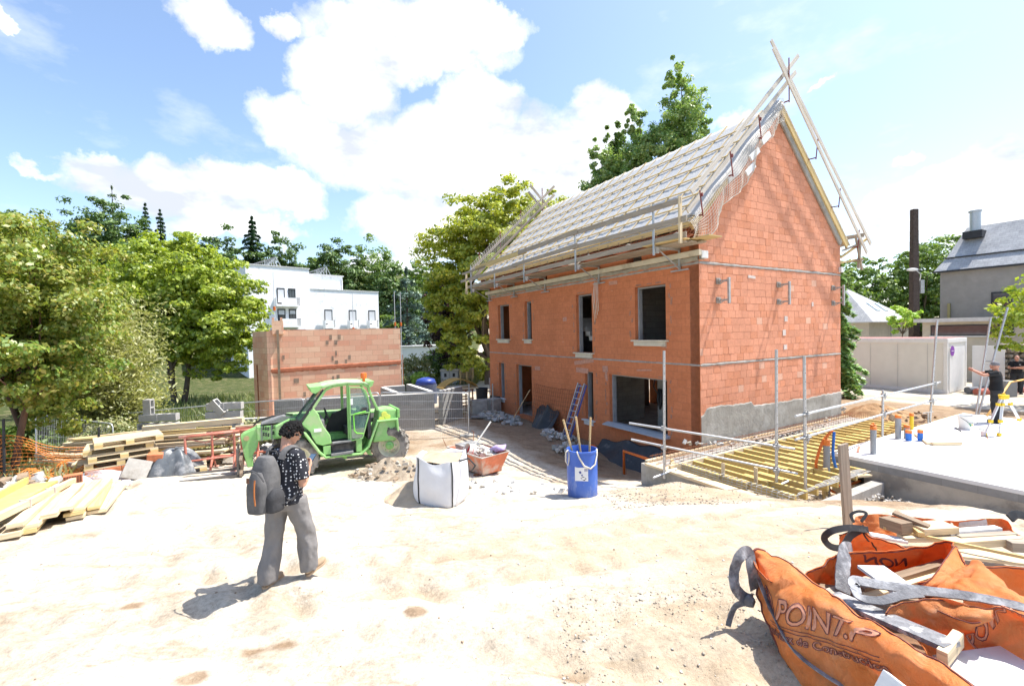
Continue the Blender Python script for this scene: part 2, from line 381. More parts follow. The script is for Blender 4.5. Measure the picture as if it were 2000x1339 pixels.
def ground_material():
    m = bpy.data.materials.new('dry_earth'); t = NT(m); v = t.coord('Object')
    n = t.noise(v, .9, 8, .66, .3); f = t.noise(v, 9, 8, .72); s = t.noise(v, .22, 5, .6, .6)
    cc = t.ramp(n, [(.3, (.34, .275, .20)), (.44, (.49, .43, .345)), (.66, (.60, .56, .49))])
    cc = t.mix(t.ramp(s, [(.48, 0.0), (.62, .8)]), cc, (.37, .295, .21))
    cc = t.mix(1.0, cc, t.ramp(f, [(.28, .62), (.5, 1.0), (.72, 1.16)]), 'MULTIPLY')
    # browner dug soil by the house (deepened to paint in its shade), the mound and the far yard (vertex attribute), green where grass grows
    a = t.new('ShaderNodeAttribute', attribute_name='zone'); sp = t.new('ShaderNodeSeparateColor'); t.link(a.outputs['Color'], sp.inputs[0])
    soil = t.ramp(t.noise(v, 2.2, 8, .7), [(.3, (.17, .105, .06)), (.6, (.30, .21, .13)), (.8, (.42, .33, .24))])
    z1 = t.math('ADD', sp.outputs[0], t.math('MULTIPLY', t.math('SUBTRACT', n, .5), 1.6)); cc = t.mix(t.ramp(z1, [(.35, 0.0), (.7, .9)]), cc, soil)
    gr = t.ramp(t.noise(v, 1.4, 8, .7), [(.3, (.03, .05, .015)), (.55, (.065, .08, .025)), (.75, (.20, .17, .08))])
    z2 = t.math('ADD', sp.outputs[1], t.math('MULTIPLY', t.math('SUBTRACT', f, .5), 1.2)); cc = t.mix(t.ramp(z2, [(.4, 0.0), (.6, 1.0)]), cc, gr)
    ora = t.ramp(t.noise(v, 1.8, 8, .7), [(.3, (.34, .255, .17)), (.6, (.49, .405, .30)), (.8, (.57, .50, .41))])
    z3 = t.math('ADD', sp.outputs[2], t.math('MULTIPLY', t.math('SUBTRACT', n, .5), 1.2)); cc = t.mix(t.ramp(z3, [(.35, 0.0), (.65, .9)]), cc, ora)
    streak = t.noise(t.coord('Object', (.8, 2.6, 1)), 1.5, 8, .7, .5); cc = t.mix(t.ramp(streak, [(.54, 0.0), (.66, .75)]), cc, (.34, .26, .175))
    damp = t.noise(t.coord('Object', (1.6, 2.4, 1)), 1.1, 6, .6); cc = t.mix(t.ramp(damp, [(.68, 0.0), (.74, .7)]), cc, (.26, .20, .135))
    gr2 = t.noise(v, 26, 6, .75); cc = t.mix(1.0, cc, t.ramp(gr2, [(.3, .74), (.5, 1.0), (.7, 1.12)]), 'MULTIPLY')
    # dark specks of gravel
    vo = t.new('ShaderNodeTexVoronoi'); vo.inputs['Scale'].default_value = 16; t.link(v, vo.inputs['Vector'])
    cc = t.mix(t.math('MULTIPLY', t.ramp(vo.outputs['Distance'], [(.06, 1.0), (.13, 0.0)]), t.ramp(n, [(.4, .65), (.62, .05)])), cc, (.22, .17, .12))
    t.set(Base_Color=cc, Roughness=.95); t.b.inputs['Specular IOR Level'].default_value = .1
    h = t.math('ADD', t.math('MULTIPLY', f, .6), t.math('MULTIPLY', t.noise(v, 38, 5, .7), .35))
    t.bump(h, .9, .035)
    return m

def make_ground():
    def axis(lo, fl, fh, hi, step, gr):
        c = list(np.arange(fl, fh+1e-6, step)); s = step; x = fl; L = []
        while x > lo: s *= gr; x -= s; L.append(x)
        s = step; x = c[-1]; Rr = []
        while x < hi: s *= gr; x += s; Rr.append(x)
        return np.array(L[::-1] + c + Rr)
    xs = axis(-700, -8, 7, 700, .058, 1.07); ys = axis(-300, 1.7, 11, 900, .058, 1.06)
    X, Y = np.meshgrid(xs, ys); Z = gz_arr(X, Y)
    nx, ny = len(xs), len(ys); V = np.c_[X.ravel(), Y.ravel(), Z.ravel()]
    i = np.arange(nx-1)[None, :] + np.arange(ny-1)[:, None]*nx; i = i.ravel()
    Fq = np.c_[i, i+1, i+nx+1, i+nx]
    o = raw_mesh('ground', V, Fq, ground_material()); o['kind'] = 'structure'
    o.data.polygons.foreach_set('use_smooth', [True]*len(Fq))
    # zones
    x, y = V[:, 0], V[:, 1]; q = np.c_[x-HC.x, y-HC.y]; lx = q@np.array([hg.x, hg.y]); ly = q@np.array([ha.x, ha.y])
    def box(lx, a0, a1, f): return np.clip(np.minimum(lx-a0, a1-lx)/f + .5, 0, 1)
    soil = np.maximum(box(lx, -3.4, 9, 1.5)*box(ly, 1.0, 14, 2.0)*.75, box(lx, 7.4, 12, 1)*box(ly, -6, 12, 2))
    soil = np.maximum(soil, box(x, -14, -10.2, 1.2)*box(y, 5, 13, 2)*.8)
    soil = np.maximum(soil, .62*box(x, -6.5, -1.2, 2)*box(y, 12.3, 17, 1.5))
    soil = np.maximum(soil, .66*box(x, 1.9, 9, 1.2)*box(y, 7.0, 9.4, .8)); soil = np.maximum(soil, .95*box(lx, -3.0, 9, 1.0)*box(ly, .6, 13, 1.5))  # last box darkens the soil further, painting in the shade along the facade
    grass = np.maximum(box(x, -400, -7.5, 2)*box(y, 21, 500, 3), box(x, -400, -11.5, 1.5)*box(y, 9, 500, 2)); grass = np.maximum(grass, box(x, -6, 400, 2)*box(y, 44, 500, 3)); grass = np.maximum(grass, box(x, 28, 400, 4)*box(y, -300, 500, 3)*.5)
    grass = np.maximum(grass, box(x, -400, 400, 5)*box(y, -300, -6, 3)*.6)
    ora = np.exp(-((x-3.4)**2/2.6 + (y-8.3)**2/.9))*1.1 + .8*np.exp(-((x-1.5)**2/6 + (y-5.6)**2/.6)) + .62*np.exp(-((x-4)**2/8 + (y-5.0)**2/3)) + .7*np.exp(-((x-1.0)**2/2 + (y-10.3)**2/1.2)) + .5*np.exp(-((x+2.2)**2/6 + (y-9)**2/1.5)) + .6*np.exp(-((x-2.0)**2/1.5+(y-2.6)**2/1))
    for (k, off) in ((0, 0), (0, 1.5), (1, 0), (1, 1.4)):
        c = (4.6 + .28*x + .02*x*x + off*.55) if k == 0 else (3.3 - .25*x + .05*x*x + off*.5)
        ora = ora + .42*np.exp(-((y-c)/.17)**2)*(np.hypot(x, y-6) < 11)
    for (px_, py_) in ((-2.1, 3.42), (-1.86, 3.5), (-2.35, 3.15), (-.9, 3.9), (-3.6, 4.1), (.4, 3.1)): soil = soil + 1.0*np.exp(-((x-px_)**2/.018+(y-py_)**2/.007))
    ca = o.data.color_attributes.new('zone', 'FLOAT_COLOR', 'POINT')
    ca.data.foreach_set('color', np.c_[soil, grass, ora, np.ones(len(x))].astype(np.float32).ravel())
make_ground()
# ------------------------------------------------------------------ the brick house under construction
BRICK = masonry('terracotta_blocks', .30, .2115, .005, (.625, .22, .10), (.575, .195, .088), (.50, .18, .09), .16, .55, patches=(.62, .36, .25), patch_amt=.17, pscale=1.9)
CONC = mat('raw_concrete', (.36, .34, .31), .9, .2, 5, .3, dirt=(.26, .24, .21), dscale=2)
RENDER = mat('rough_render', (.32, .30, .26), .95, .22, 3, .5, dirt=(.44, .42, .38), dscale=1.2)
CREAM = mat('cream_stone', (.62, .56, .44), .8, .1, 4, .15, dirt=(.45, .40, .30), dirt_amt=.2)
SILLM = mat('white_concrete_sill', (.66, .66, .64), .7, .08, 5, .1)
FRAMEG = mat('grey_jamb', (.30, .31, .32), .7, .15, 4, .1)
BLOCKG = masonry('grey_blocks', .5, .2, .008, (.36, .345, .315), (.30, .29, .27), (.25, .235, .21), .18, .5)
YELLOWW = wood('yellow_pine', (.60, .45, .21), worn=(.50, .36, .17))
PALEW = wood('pale_pine', (.66, .54, .36), worn=(.50, .38, .22))
GREYW = wood('weathered_plank', (.38, .32, .25), worn=(.25, .21, .17))
GALV = mat('galvanised_steel', (.50, .51, .52), .45, .12, 12, .05, metal=.75)
GALVD = mat('dull_galvanised', (.42, .42, .41), .6, .2, 9, .1, metal=.5)
RUST = mat('rusty_steel', (.26, .11, .055), .85, .3, 9, .2, metal=.3)
BLACKSHEET = mat('black_membrane', (.022, .024, .028), .5, .3, 5, .4, spec=.5, dirt=(.12, .11, .10), dirt_amt=.15)
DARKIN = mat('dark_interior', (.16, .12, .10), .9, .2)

HL, HWD, ZE, ZR = 12.47, 7.43, 6.30, 10.32
def rake(x): return 10.28 - .96*abs(x-3.715)          # top of the gable wall
house = thing('brick_house', 'two storey house under construction in orange terracotta blocks with an unfinished roof', 'house', HC, HANG)

def wall_cells(mb, L, H0, H1, ops, t, fn):
    """wall sheet of thickness t with rectangular openings (u0,u1,v0,v1); fn(u,v,w) w=0 outer, t inner"""
    us = sorted({0, L, *[o[0] for o in ops], *[o[1] for o in ops]}); vs = sorted({H0, H1, *[o[2] for o in ops], *[o[3] for o in ops]})
    inside = lambda u, v: any(o[0] < u < o[1] and o[2] < v < o[3] for o in ops)
    for i in range(len(us)-1):
        for j in range(len(vs)-1):
            u0, u1, v0, v1 = us[i], us[i+1], vs[j], vs[j+1]
            if inside((u0+u1)/2, (v0+v1)/2): continue
            for w in (0, t): mb.add([fn(u0, v0, w), fn(u1, v0, w), fn(u1, v1, w), fn(u0, v1, w)], [(0, 1, 2, 3)])
    for (a, b, c, d) in [(0, L, H0, H1)] + list(ops):
        for p, q in (((a, c), (b, c)), ((b, c), (b, d)), ((b, d), (a, d)), ((a, d), (a, c))):
            mb.add([fn(*p, 0), fn(*q, 0), fn(*q, t), fn(*p, t)], [(0, 1, 2, 3)])

T = .30
F_OPS = [(10.35, 11.45, 3.42, 5.07), (8.40, 8.95, 3.42, 5.07), (4.40, 5.30, 2.95, 5.06), (1.13, 2.34, 3.42, 5.05),
         (10.95, 11.5, .55, 2.27), (8.48, 9.80, -.02, 2.27), (4.40, 4.86, .55, 2.28), (1.12, 3.57, .62, 2.27),
         (2.03, 2.66, 5.84, 6.12), (7.15, 7.75, 5.84, 6.12), (9.9, 10.5, 5.84, 6.12)]
mb = MB(); wall_cells(mb, HL, -.9, 6.45, F_OPS, T, lambda u, v, w: (w, u, v)); mb.build('front_wall', BRICK, house)
mb = MB(); wall_cells(mb, HL, -.9, 6.45, [(1.2, 3.4, 0, 2.2), (5, 6, .9, 2.2), (8.5, 10, 0, 2.2), (1.5, 2.7, 3.4, 5), (8, 9.2, 3.4, 5)], T, lambda u, v, w: (HWD-w, u, v)); mb.build('rear_wall', BRICK, house)
mb = MB()
gp = [(T, -.9), (HWD-T, -.9), (HWD-T, rake(HWD-T)), (3.715, rake(3.715)), (T, rake(T))]
mb.prism(gp, lambda u, v, w: (u, HL-T+w, v), T); mb.build('far_gable_wall', BRICK, house)

# near gable: every terracotta block laid as a slightly tilted, chamfered face so that raking sun picks out the joints
def clip(poly, a, b, c):      # keep a*x+b*y<=c
    out = []
    for i in range(len(poly)):
        p, q = poly[i], poly[(i+1) % len(poly)]; fp, fq = a*p[0]+b*p[1]-c, a*q[0]+b*q[1]-c
        if fp <= 0: out.append(p)
        if (fp < 0 < fq) or (fq < 0 < fp): s = fp/(fp-fq); out.append((p[0]+(q[0]-p[0])*s, p[1]+(q[1]-p[1])*s))
    return out
gb = MB(); back = [(0, -.9), (HWD, -.9), (HWD, rake(HWD)), (3.715, rake(3.715)), (0, rake(0))]
gb.prism(back, lambda u, v, w: (u, .012+w, v), T-.012, mi=1)
R_ = random.Random(5)
def gable_blocks(z0, z1, rows):
    h = (z1-z0)/rows
    for r in range(rows):
        za, zb = z0+r*h, z0+(r+1)*h; u = -R_.random()*.3; first = True
        while u < HWD:
            wdt = R_.choice((.30, .30, .30, .25, .27, .33)); a, b = max(u, 0.0), min(u+wdt, HWD); u += wdt
            if b-a < .03: continue
            g_ = .0025; poly = [(a+g_, za+g_), (b-g_, za+g_), (b-g_, zb-g_), (a+g_, zb-g_)]
            poly = clip(poly, .96, 1, rake(0)+.96*0+0 if False else 10.28+.96*3.715-0)   # right slope
            if len(poly) > 2: poly = clip(poly, -.96, 1, 10.28-.96*3.715)
            if len(poly) < 3: continue
            cx = sum(p[0] for p in poly)/len(poly); cy = sum(p[1] for p in poly)/len(poly)
            tx, ty, o = R_.gauss(0, .007), R_.gauss(.007, .007), abs(R_.gauss(0, .0018))
            mi = 2 if R_.random() < .012 else (3 if R_.random() < .25 else 0)
            out = [(p[0], -o + tx*(p[0]-cx) + ty*(p[1]-cy), p[1]) for p in poly]
            inn = [(cx+(p[0]-cx)*.965, q[1]-.0022, cy+(p[1]-cy)*.95) for p, q in zip(poly, out)]
            n = len(poly); bk = [(p[0], .014, p[1]) for p in poly]
            gb.add(bk+out+inn, [tuple(range(2*n, 3*n))] + [(i, (i+1) % n, n+(i+1) % n, n+i) for i in range(n)] + [(n+i, n+(i+1) % n, 2*n+(i+1) % n, 2*n+i) for i in range(n)], mi)
gable_blocks(-.15, 2.70, 14); gable_blocks(2.80, 5.44, 13); gable_blocks(5.54, 10.5, 24)
def plainbrick(name, c):
    if name in MATS: return MATS[name]
    m = bpy.data.materials.new(name); t = NT(m); v = t.coord('Object')
    g_ = t.new('ShaderNodeNewGeometry'); rr = g_.outputs['Random Per Island']
    n = t.noise(v, 14, 6, .7); n2 = t.noise(v, .9, 4)
    cc = t.mix(1.0, t.mix(rr, tuple(x*.92 for x in c), tuple(x*1.07 for x in c)), t.ramp(n, [(.3, .86), (.7, 1.1)]), 'MULTIPLY')
    cc = t.mix(1.0, cc, t.ramp(n2, [(.3, .86), (.7, 1.08)]), 'MULTIPLY')
    st = t.noise(t.coord('Object', (1, 1, .35)), 1.6, 7, .7); cc = t.mix(t.ramp(st, [(.64, 0.0), (.8, .45)]), cc, (.62, .42, .33))
    t.set(Base_Color=cc, Roughness=.88); t.b.inputs['Specular IOR Level'].default_value = .15
    w_ = t.new('ShaderNodeTexWave', wave_type='BANDS', bands_direction='X'); w_.inputs['Scale'].default_value = 26; w_.inputs['Distortion'].default_value = .4; t.link(v, w_.inputs['Vector'])
    t.bump(t.math('ADD', n, t.math('MULTIPLY', w_.outputs['Fac'], .25)), .25, .006)
    MATS[name] = m; return m
gb.build('gable_wall', [plainbrick('gable_block', (.67, .30, .185)), mat('joint_mortar', (.54, .22, .12), .95), plainbrick('pale_block', (.70, .40, .28)), plainbrick('deep_block', (.64, .27, .155))], house)  # backing wall shows as mortar colour in the joints between blocks
# cement bands, plinth and dabs
mb = MB(); Rj = random.Random(3)
def band(mb, p, q, z, t, h, nrm):
    p, q = Vector(p), Vector(q); n = 60; vs = []; N = Vector(nrm)
    for i in range(n+1):
        c = p.lerp(q, i/n); a, b = h/2*(.55+Rj.random()*.8), h/2*(.55+Rj.random()*.8); o = t*(.6+.6*Rj.random())
        vs += [c+N*.0+Vector((0, 0, z-a-.01)), c+N*o+Vector((0, 0, z-a*.5)), c+N*o+Vector((0, 0, z+b*.5)), c+Vector((0, 0, z+b+.01))]
    mb.add(vs, [(4*i+k, 4*i+k+1, 4*i+k+5, 4*i+k+4) for i in range(n) for k in range(3)])
for z in (2.75, 5.49):
    band(mb, (-.003, 0, 0), (-.003, HL, 0), z, .008, .028 if z < 3 else .04, (-1, 0, 0)); band(mb, (0, -.006, 0), (HWD, -.006, 0), z, .012, .05, (0, -1, 0))
mb.build('cement_band', CONC, house)
mb = MB(); pts = [(-.004, -.9)]; top = [(0, 1.40), (.17, 1.44), (.2, 1.58), (.9, 1.60), (1.55, 1.56), (2.3, 1.57), (2.36, 1.46), (3.4, 1.42), (4.4, 1.43), (5.24, 1.38), (6.3, 1.42), (HWD, 1.43)]
n = 60; vs = []
for i in range(n+1):
    x = HWD*i/n; z = np.interp(x, [p[0] for p in top], [p[1] for p in top]) + Rj.uniform(-.02, .02)
    vs += [(x, -.022, -.9), (x, -.022, z-.03), (x, -.006, z)]
mb.add(vs, [(3*i+k, 3*i+k+1, 3*i+k+4, 3*i+k+3) for i in range(n) for k in range(2)])
mb.build('plinth_render', RENDER, house)
mb = MB()
for (x, z, w_, h_) in [(4.05, 3.98, .16, .16), (3.95, 3.55, .16, .18), (4.0, 3.1, .17, .15), (5.6, 4.45, .1, .14), (.62, .8, .3, .5), (2.3, 5.2, .35, .08)]:
    mb.box((x, -.012, z), (w_, .012, h_), Matrix.Rotation(Rj.uniform(-.1, .1), 3, 'Y'))
mb.build('cement_dab', mat('pale_cement', (.58, .50, .45), .9, .15), house)
# mortar smears beside the openings of the front
SMEAR = mat('grey_mortar', (.38, .19, .125), .95, .25)
def smear(c, d, R): MB().box(c, d, R).build('mortar_smear', SMEAR, house)
for (a, b, c, d) in F_OPS[:8]:
    for side in (a-.16, b+.16):
        for k in range(7):
            if Rj.random() < .62: smear((-.003, side+Rj.uniform(-.05, .05), c+.1+(d-c)*k/7+Rj.uniform(0, .1)), (.006, Rj.uniform(.03, .07), Rj.uniform(.08, .22)), Matrix.Rotation(Rj.uniform(-.3, .3), 3, 'X'))
    for k in range(4):
        if Rj.random() < .5: smear((-.003, a+(b-a)*Rj.random(), d+.06), (.006, Rj.uniform(.1, .3), Rj.uniform(.02, .05)), None)
mb = MB()
for (y, z, a, b) in [(2.5+1.25, 2.43, .13, .2), (3.7, 2.2, .05, .35), (4.9, 2.62, .55, .14), (8.0, 2.2, .2, .16), (6.0, 4.2, .12, .15), (5.0, 2.3, .35, .18), (2.0, 2.5, .3, .05), (1.2, 3.3, .1, .2), (3.3, 5.3, .2, .12)]:
    mb.box((-.004, y, z), (.008, a*2, b), Matrix.Rotation(Rj.uniform(-.15, .15), 3, 'X'))
mb.build('cement_patch', mat('wash_cement', (.52, .27, .19), .95, .2, 12), house)

# openings: grey jamb frames, cream sills
for k, (a, b, c, d) in enumerate(F_OPS[:8]):
    mb = MB(); t0, t1 = .13, .27; w_ = .05
    mb.box(((t0+t1)/2, a+w_/2+.002, (c+d)/2), (t1-t0, w_, d-c-.006)); mb.box(((t0+t1)/2, b-w_/2-.002, (c+d)/2), (t1-t0, w_, d-c-.006)); mb.box(((t0+t1)/2, (a+b)/2, d-w_/2-.003), (t1-t0, b-a-2*w_-.01, w_))
    f = mb.build('window_frame' if k != 5 else 'door_frame', FRAMEG, house)
    if k == 5: continue
    mb = MB(); e = .10
    prof = [(-.11, 0), (.25, 0), (.25, .035), (-.02, .05), (-.11, .05)] if k < 7 else [(-.26, 0), (.25, 0), (.25, .06), (-.02, .09), (-.26, .03)]
    mb.prism([(x, z) for x, z in prof], lambda u, v, w: (u, a-e+w, c-.045+v), b-a+2*e, mi=0)
    if k < 7 : mb.box((-.035, (a+b)/2, c-.115), (.068, b-a+.02, .13))
    if k != 7: mb.build('window_sill', SILLM if k in (4, 6) else CREAM, house, bevel=.006)
    else: mb.build('window_sill', mat('blue_grey_sill', (.42, .45, .48), .5, .08, 5, .05), house, bevel=.01)
# cornice strip with cement edge under it
mb = MB(); mb.box((-.055, HL/2+.03, 5.745), (.11, HL+.24, .15)); mb.build('cornice', CREAM, house, bevel=.01)
mb = MB(); band(mb, (-.002, -.0, 0), (-.002, HL, 0), 5.615, .05, .13, (-1, 0, 0)); mb.box((.06, -.035, 5.66), (.12, .07, .18)); mb.build('cornice_bedding', mat('wet_cement', (.33, .30, .24), .95, .2), house)
mb = MB(); mb.box((.13, -.05, 5.70), (.26, .09, .20)); mb.build('cornice_return', SILLM, house, bevel=.008)
mb = MB(); mb.box((HWD-.04, -.05, 5.66), (.16, .09, .18)); mb.build('cornice_return', SILLM, house, bevel=.008)
# inside: floors, walls, stairs
mb = MB(); mb.box((HWD/2, HL/2, -.06), (HWD-.62, HL-.62, .12)); mb.box((HWD/2, HL/2, 2.66), (HWD-.62, HL-.62, .16)); mb.box((HWD/2, HL/2, 5.41), (HWD-.62, HL-.62, .14)); mb.build('floor_slab', CONC, house)
mb = MB(); mb.box((1.5, 2.62, 1.29), (.16, .3, 2.57)); mb.box((3.5, 2.98, 1.29), (3.2, .2, 2.57)); mb.box((2.2, 5.9, 1.29), (3.6, .12, 2.57)); mb.box((3.6, .72, 4.0), (.12, .8, 2.5)); mb.box((2.6, 3.4, 4.0), (4.4, .12, 2.5)); mb.build('partition', BLOCKG, house)
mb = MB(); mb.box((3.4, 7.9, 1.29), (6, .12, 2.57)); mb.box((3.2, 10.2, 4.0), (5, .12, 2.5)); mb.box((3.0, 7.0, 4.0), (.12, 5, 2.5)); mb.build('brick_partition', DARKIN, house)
mb = MB()
for k in range(9): mb.box((1.0+k*.0, 4.2+k*.2, 2.78+.17*k/1.0), (1.1, .26, .17))
mb.build('stair', CONC, house)
mb = MB(); mb.box((2.0, 1.75, 4.62), (.12, .9, .1)); mb.box((1.6, 1.62, 3.3), (.6, .35, 1.0)); mb.box((1.2, 1.55, 3.1), (.06, .06, 1.3)); mb.build('stacked_lining', PALEW, house)
cab = MB(); cab.tube([(1.40, 2.75, 2.5), (1.38, 2.9, 1.8), (1.38, 2.68, 1.5), (1.37, 2.6, 1.2)], .018, 6); cab.tube([(1.38, 2.6, 1.75), (1.36, 2.55, 1.35), (1.36, 2.62, 1.1), (1.36, 2.7, 1.35), (1.37, 2.66, 1.75)], .05, 6); cab.build('hanging_cable', BLACKSHEET, house, smooth=True)

# roof: membrane, battens, trim
def roofz(x): return 10.50 - .96*abs(x-3.715)
def membrane_mat():
    m = bpy.data.materials.new('roof_membrane'); t = NT(m); uv = t.coord('UV')
    n = t.noise(uv, 9, 5); w_ = t.noise(t.coord('UV', (3, 14, 1)), 1.0, 6, .6, 1.5)
    cc = t.ramp(n, [(.3, (.43, .42, .41)), (.7, (.53, .52, .50))])
    # rows of printed blue lettering, too worn to read
    pr = t.noise(t.coord('UV', (2.2, 9, 1)), 3.2, 6, .75, .3); pr2 = t.noise(t.coord('UV', (.55, 1.1, 1)), 2.0, 3)
    f = t.math('MULTIPLY', t.ramp(pr, [(.55, 0.0), (.58, 1.0)]), t.ramp(pr2, [(.52, 0.0), (.62, .55)]))
    cc = t.mix(f, cc, (.07, .13, .34))
    t.set(Base_Color=cc, Roughness=.55); t.bump(w_, .5, .03); return m
ROOFM = membrane_mat()
def roof_sheet(side, y0, y1, over, name, nu=60, nv=24):
    S = lambda u, v: None
    x_e = -.42 if side < 0 else HWD+.42
    def fn(u, v):
        x = 3.715 + (x_e-3.715)*v; y = y0+(y1-y0)*u
        ph = (y/.6) % 1.0; sag = -.022*math.sin(math.pi*ph) - .006*math.sin(y*31+v*22)
        return (x, y, roofz(x)+sag)
    mb = MB(); mb.grid(fn, nu*3, nv)
    for i, q in enumerate(mb.uv): mb.uv[i] = [(a*(y1-y0), b*5.75) for a, b in q]
    return mb.build(name, ROOFM, house, smooth=True, solid=.012)
roof_sheet(-1, -.18, HL+.30, 0, 'roof_membrane'); roof_sheet(1, -.12, HL+.30, 0, 'roof_membrane')
for k in range(22):       # counter battens running up the slope
    y = -.10 + k*.6
    if y > HL+.28: break
    for s in (-1, 1):
        e = -.42 if s < 0 else HWD+.42
        bm_('counter_batten', (3.715, y, roofz(3.715)+.02), (e, y, roofz(e)+.02), .036, .028, PALEW if (k % 3) else YELLOWW, house, up=(-s*-.69, 0, .72))
for (f_, s_) in [(.16, 1), (.31, 1), (.45, 1), (.58, 1), (.70, 1), (.77, 1), (.86, 1), (.995, 1)]:
    x = 3.715 + (-.42-3.715)*f_
    bm_('roof_batten', (x, -.16, roofz(x)+.05), (x, HL+.26, roofz(x)+.05), .034, .03, YELLOWW, house, up=(-.69, 0, .72))
for f_ in (.2, .45, .7, .97):
    x = 3.715 + (HWD+.42-3.715)*f_
    bm_('roof_batten', (x, -.12, roofz(x)+.05), (x, HL+.26, roofz(x)+.05), .034, .03, YELLOWW, house, up=(.69, 0, .72))
mb = MB()
for s, e in ((-1, -.42), (1, HWD+.30)):
    mb.beam((3.715+.03*s, -.085, roofz(3.715)-.16), (e, -.085, roofz(e)-.16), .05, .20, up=(0, 0, 1))
mb.build('verge_board', YELLOWW, house)
mb = MB(); e = HWD; mb.beam((3.78, -.045, roofz(3.78)-.36), (e-.05, -.045, roofz(e)-.36), .05, .24); mb.build('verge_cement', RENDER, house)
mb = MB(); mb.beam((-.42, -.15, roofz(-.42)-.08), (-.42, HL+.28, roofz(-.42)-.08), .03, .14); mb.build('fascia_board', YELLOWW, house)
mb = MB()
for k in range(26):
    y = .1+k*.49; mb.beam((.05, y, roofz(0)-.14), (-.42, y, roofz(-.42)-.14), .06, .10)
mb.build('rafter_tail', GREYW, house)
mb = MB(); mb.box((-.14, HL/2, 6.22), (.27, HL-.1, .02)); mb.build('soffit', mat('soffit_terracotta', (.48, .17, .08), .9, .2), house)
# block courses of the knee wall top under the eaves are part of front_wall

# wall mounted consoles on the near gable
for k, x in enumerate((.72, 3.60, 6.85)):
    c = thing('wall_console', ['steel wall console nearest the facade corner of the brick gable', 'steel wall console in the middle of the brick gable', 'steel wall console at the far right edge of the brick gable'][k], 'console', HW(x, 0, 5.02), HANG, 'steel consoles bolted to the gable')
    for z in (0, -.52):
        mb = MB(); mb.box((.04, -.02, z), (.16, .03, .17)); mb.box((.04, -.05, z), (.10, .05, .11)); mb.build('wall_plate', CONC, c, bevel=.005)
        mb = MB(); mb.beam((.05, -.04, z), (.05, -.33, z-.005), .05, .05); mb.beam((.05, -.06, z-.09), (.05, -.2, z-.01), .02, .02); mb.build('arm', GALVD, c)
    mb = MB(); mb.beam((.05, -.335, .07), (.05, -.335, -.62), .07, .05, up=(0, 1, 0)); mb.build('upright', GALVD, c)

# eaves scaffold: six wall brackets, plank deck, guard posts and boards
sc = thing('eaves_scaffold', 'bracket scaffold with plank deck and guard boards hung along the eaves of the brick house', 'scaffold', HW(0, 0, 5.9), HANG)
BY = [.58, 3.93, 7.22, 9.75, 12.25]
for y in BY:
    mb = MB(); mb.beam((-.06, y, .06), (-.06, y, -.52), .05, .05, up=(1, 0, 0)); mb.beam((-.04, y, .02), (-1.04, y, .0), .05, .06); mb.beam((-.07, y, -.5), (-.92, y, -.02), .03, .03); mb.beam((-.06, y-.3, -.55), (-.06, y+.3, -.55), .04, .035); mb.box((-.95, y, -.06), (.12, .08, .16)); mb.build('bracket', GALVD, sc)
    mb = MB(); mb.beam((-1.05, y, -.2), (-1.05, y, 1.13), .05, .04, up=(1, 0, 0)); mb.build('guard_post', GALV, sc)
mb = MB()
for i, x in enumerate((-.26, -.50, -.74)):
    y = -.55 if i < 3 else 0
    for (a, b) in ((-.35+.1*i, 4.2), (3.8, 8.3), (8.0, 12.75)): mb.beam((x, a, .06+.02*(a > 3)), (x, b, .06+.02*(a > 3)), .22, .035)
mb.build('deck_plank', GREYW, sc)
mb = MB(); mb.beam((-.34, -.75, .12), (-.34, 1.6, .125), .5, .027); mb.beam((-.88, -.3, .10), (-.88, 1.0, .105), .3, .027); mb.build('yellow_panel', YELLOWW, sc)
mb = MB(); mb.beam((-.3, 6.4, .13), (-.5, 7.6, .12), .25, .04); mb.beam((-.3, 9.6, .13), (-.4, 10.4, .12), .25, .04); mb.build('loose_board', GREYW, sc)
for (a, b, z0, z1, h) in ((-.35, 4.1, 1.00, 1.06, .14), (3.7, 7.5, 1.07, .99, .15), (6.9, 11.6, .99, .93, .20), (-.5, 4.0, .53, .60, .14), (3.7, 8.0, .62, .56, .14), (7.6, 13.4, .55, .50, .13), (10.5, 13.2, .88, .86, .1)):
    bm_('guard_board', (-1.10 if a != 3.7 else -1.135, a, z0), (-1.10 if a != 3.7 else -1.135, b, z1), .03, h, GREYW if h != .20 else YELLOWW, sc)
bm_('toe_board', (-.98, -.4, .17), (-.98, 6.2, .19), .03, .15, GREYW, sc); bm_('toe_board', (-.985, 6.25, .18), (-.985, 12.8, .15), .03, .15, GREYW, sc)
bm_('timber_post', (-1.10, -.32, -.05), (-1.10, -.32, 1.1), .05, .09, PALEW, sc, up=(1, 0, 0)); bm_('timber_post', (-1.10, 12.7, -.2), (-1.10, 12.7, .8), .05, .09, PALEW, sc, up=(1, 0, 0))
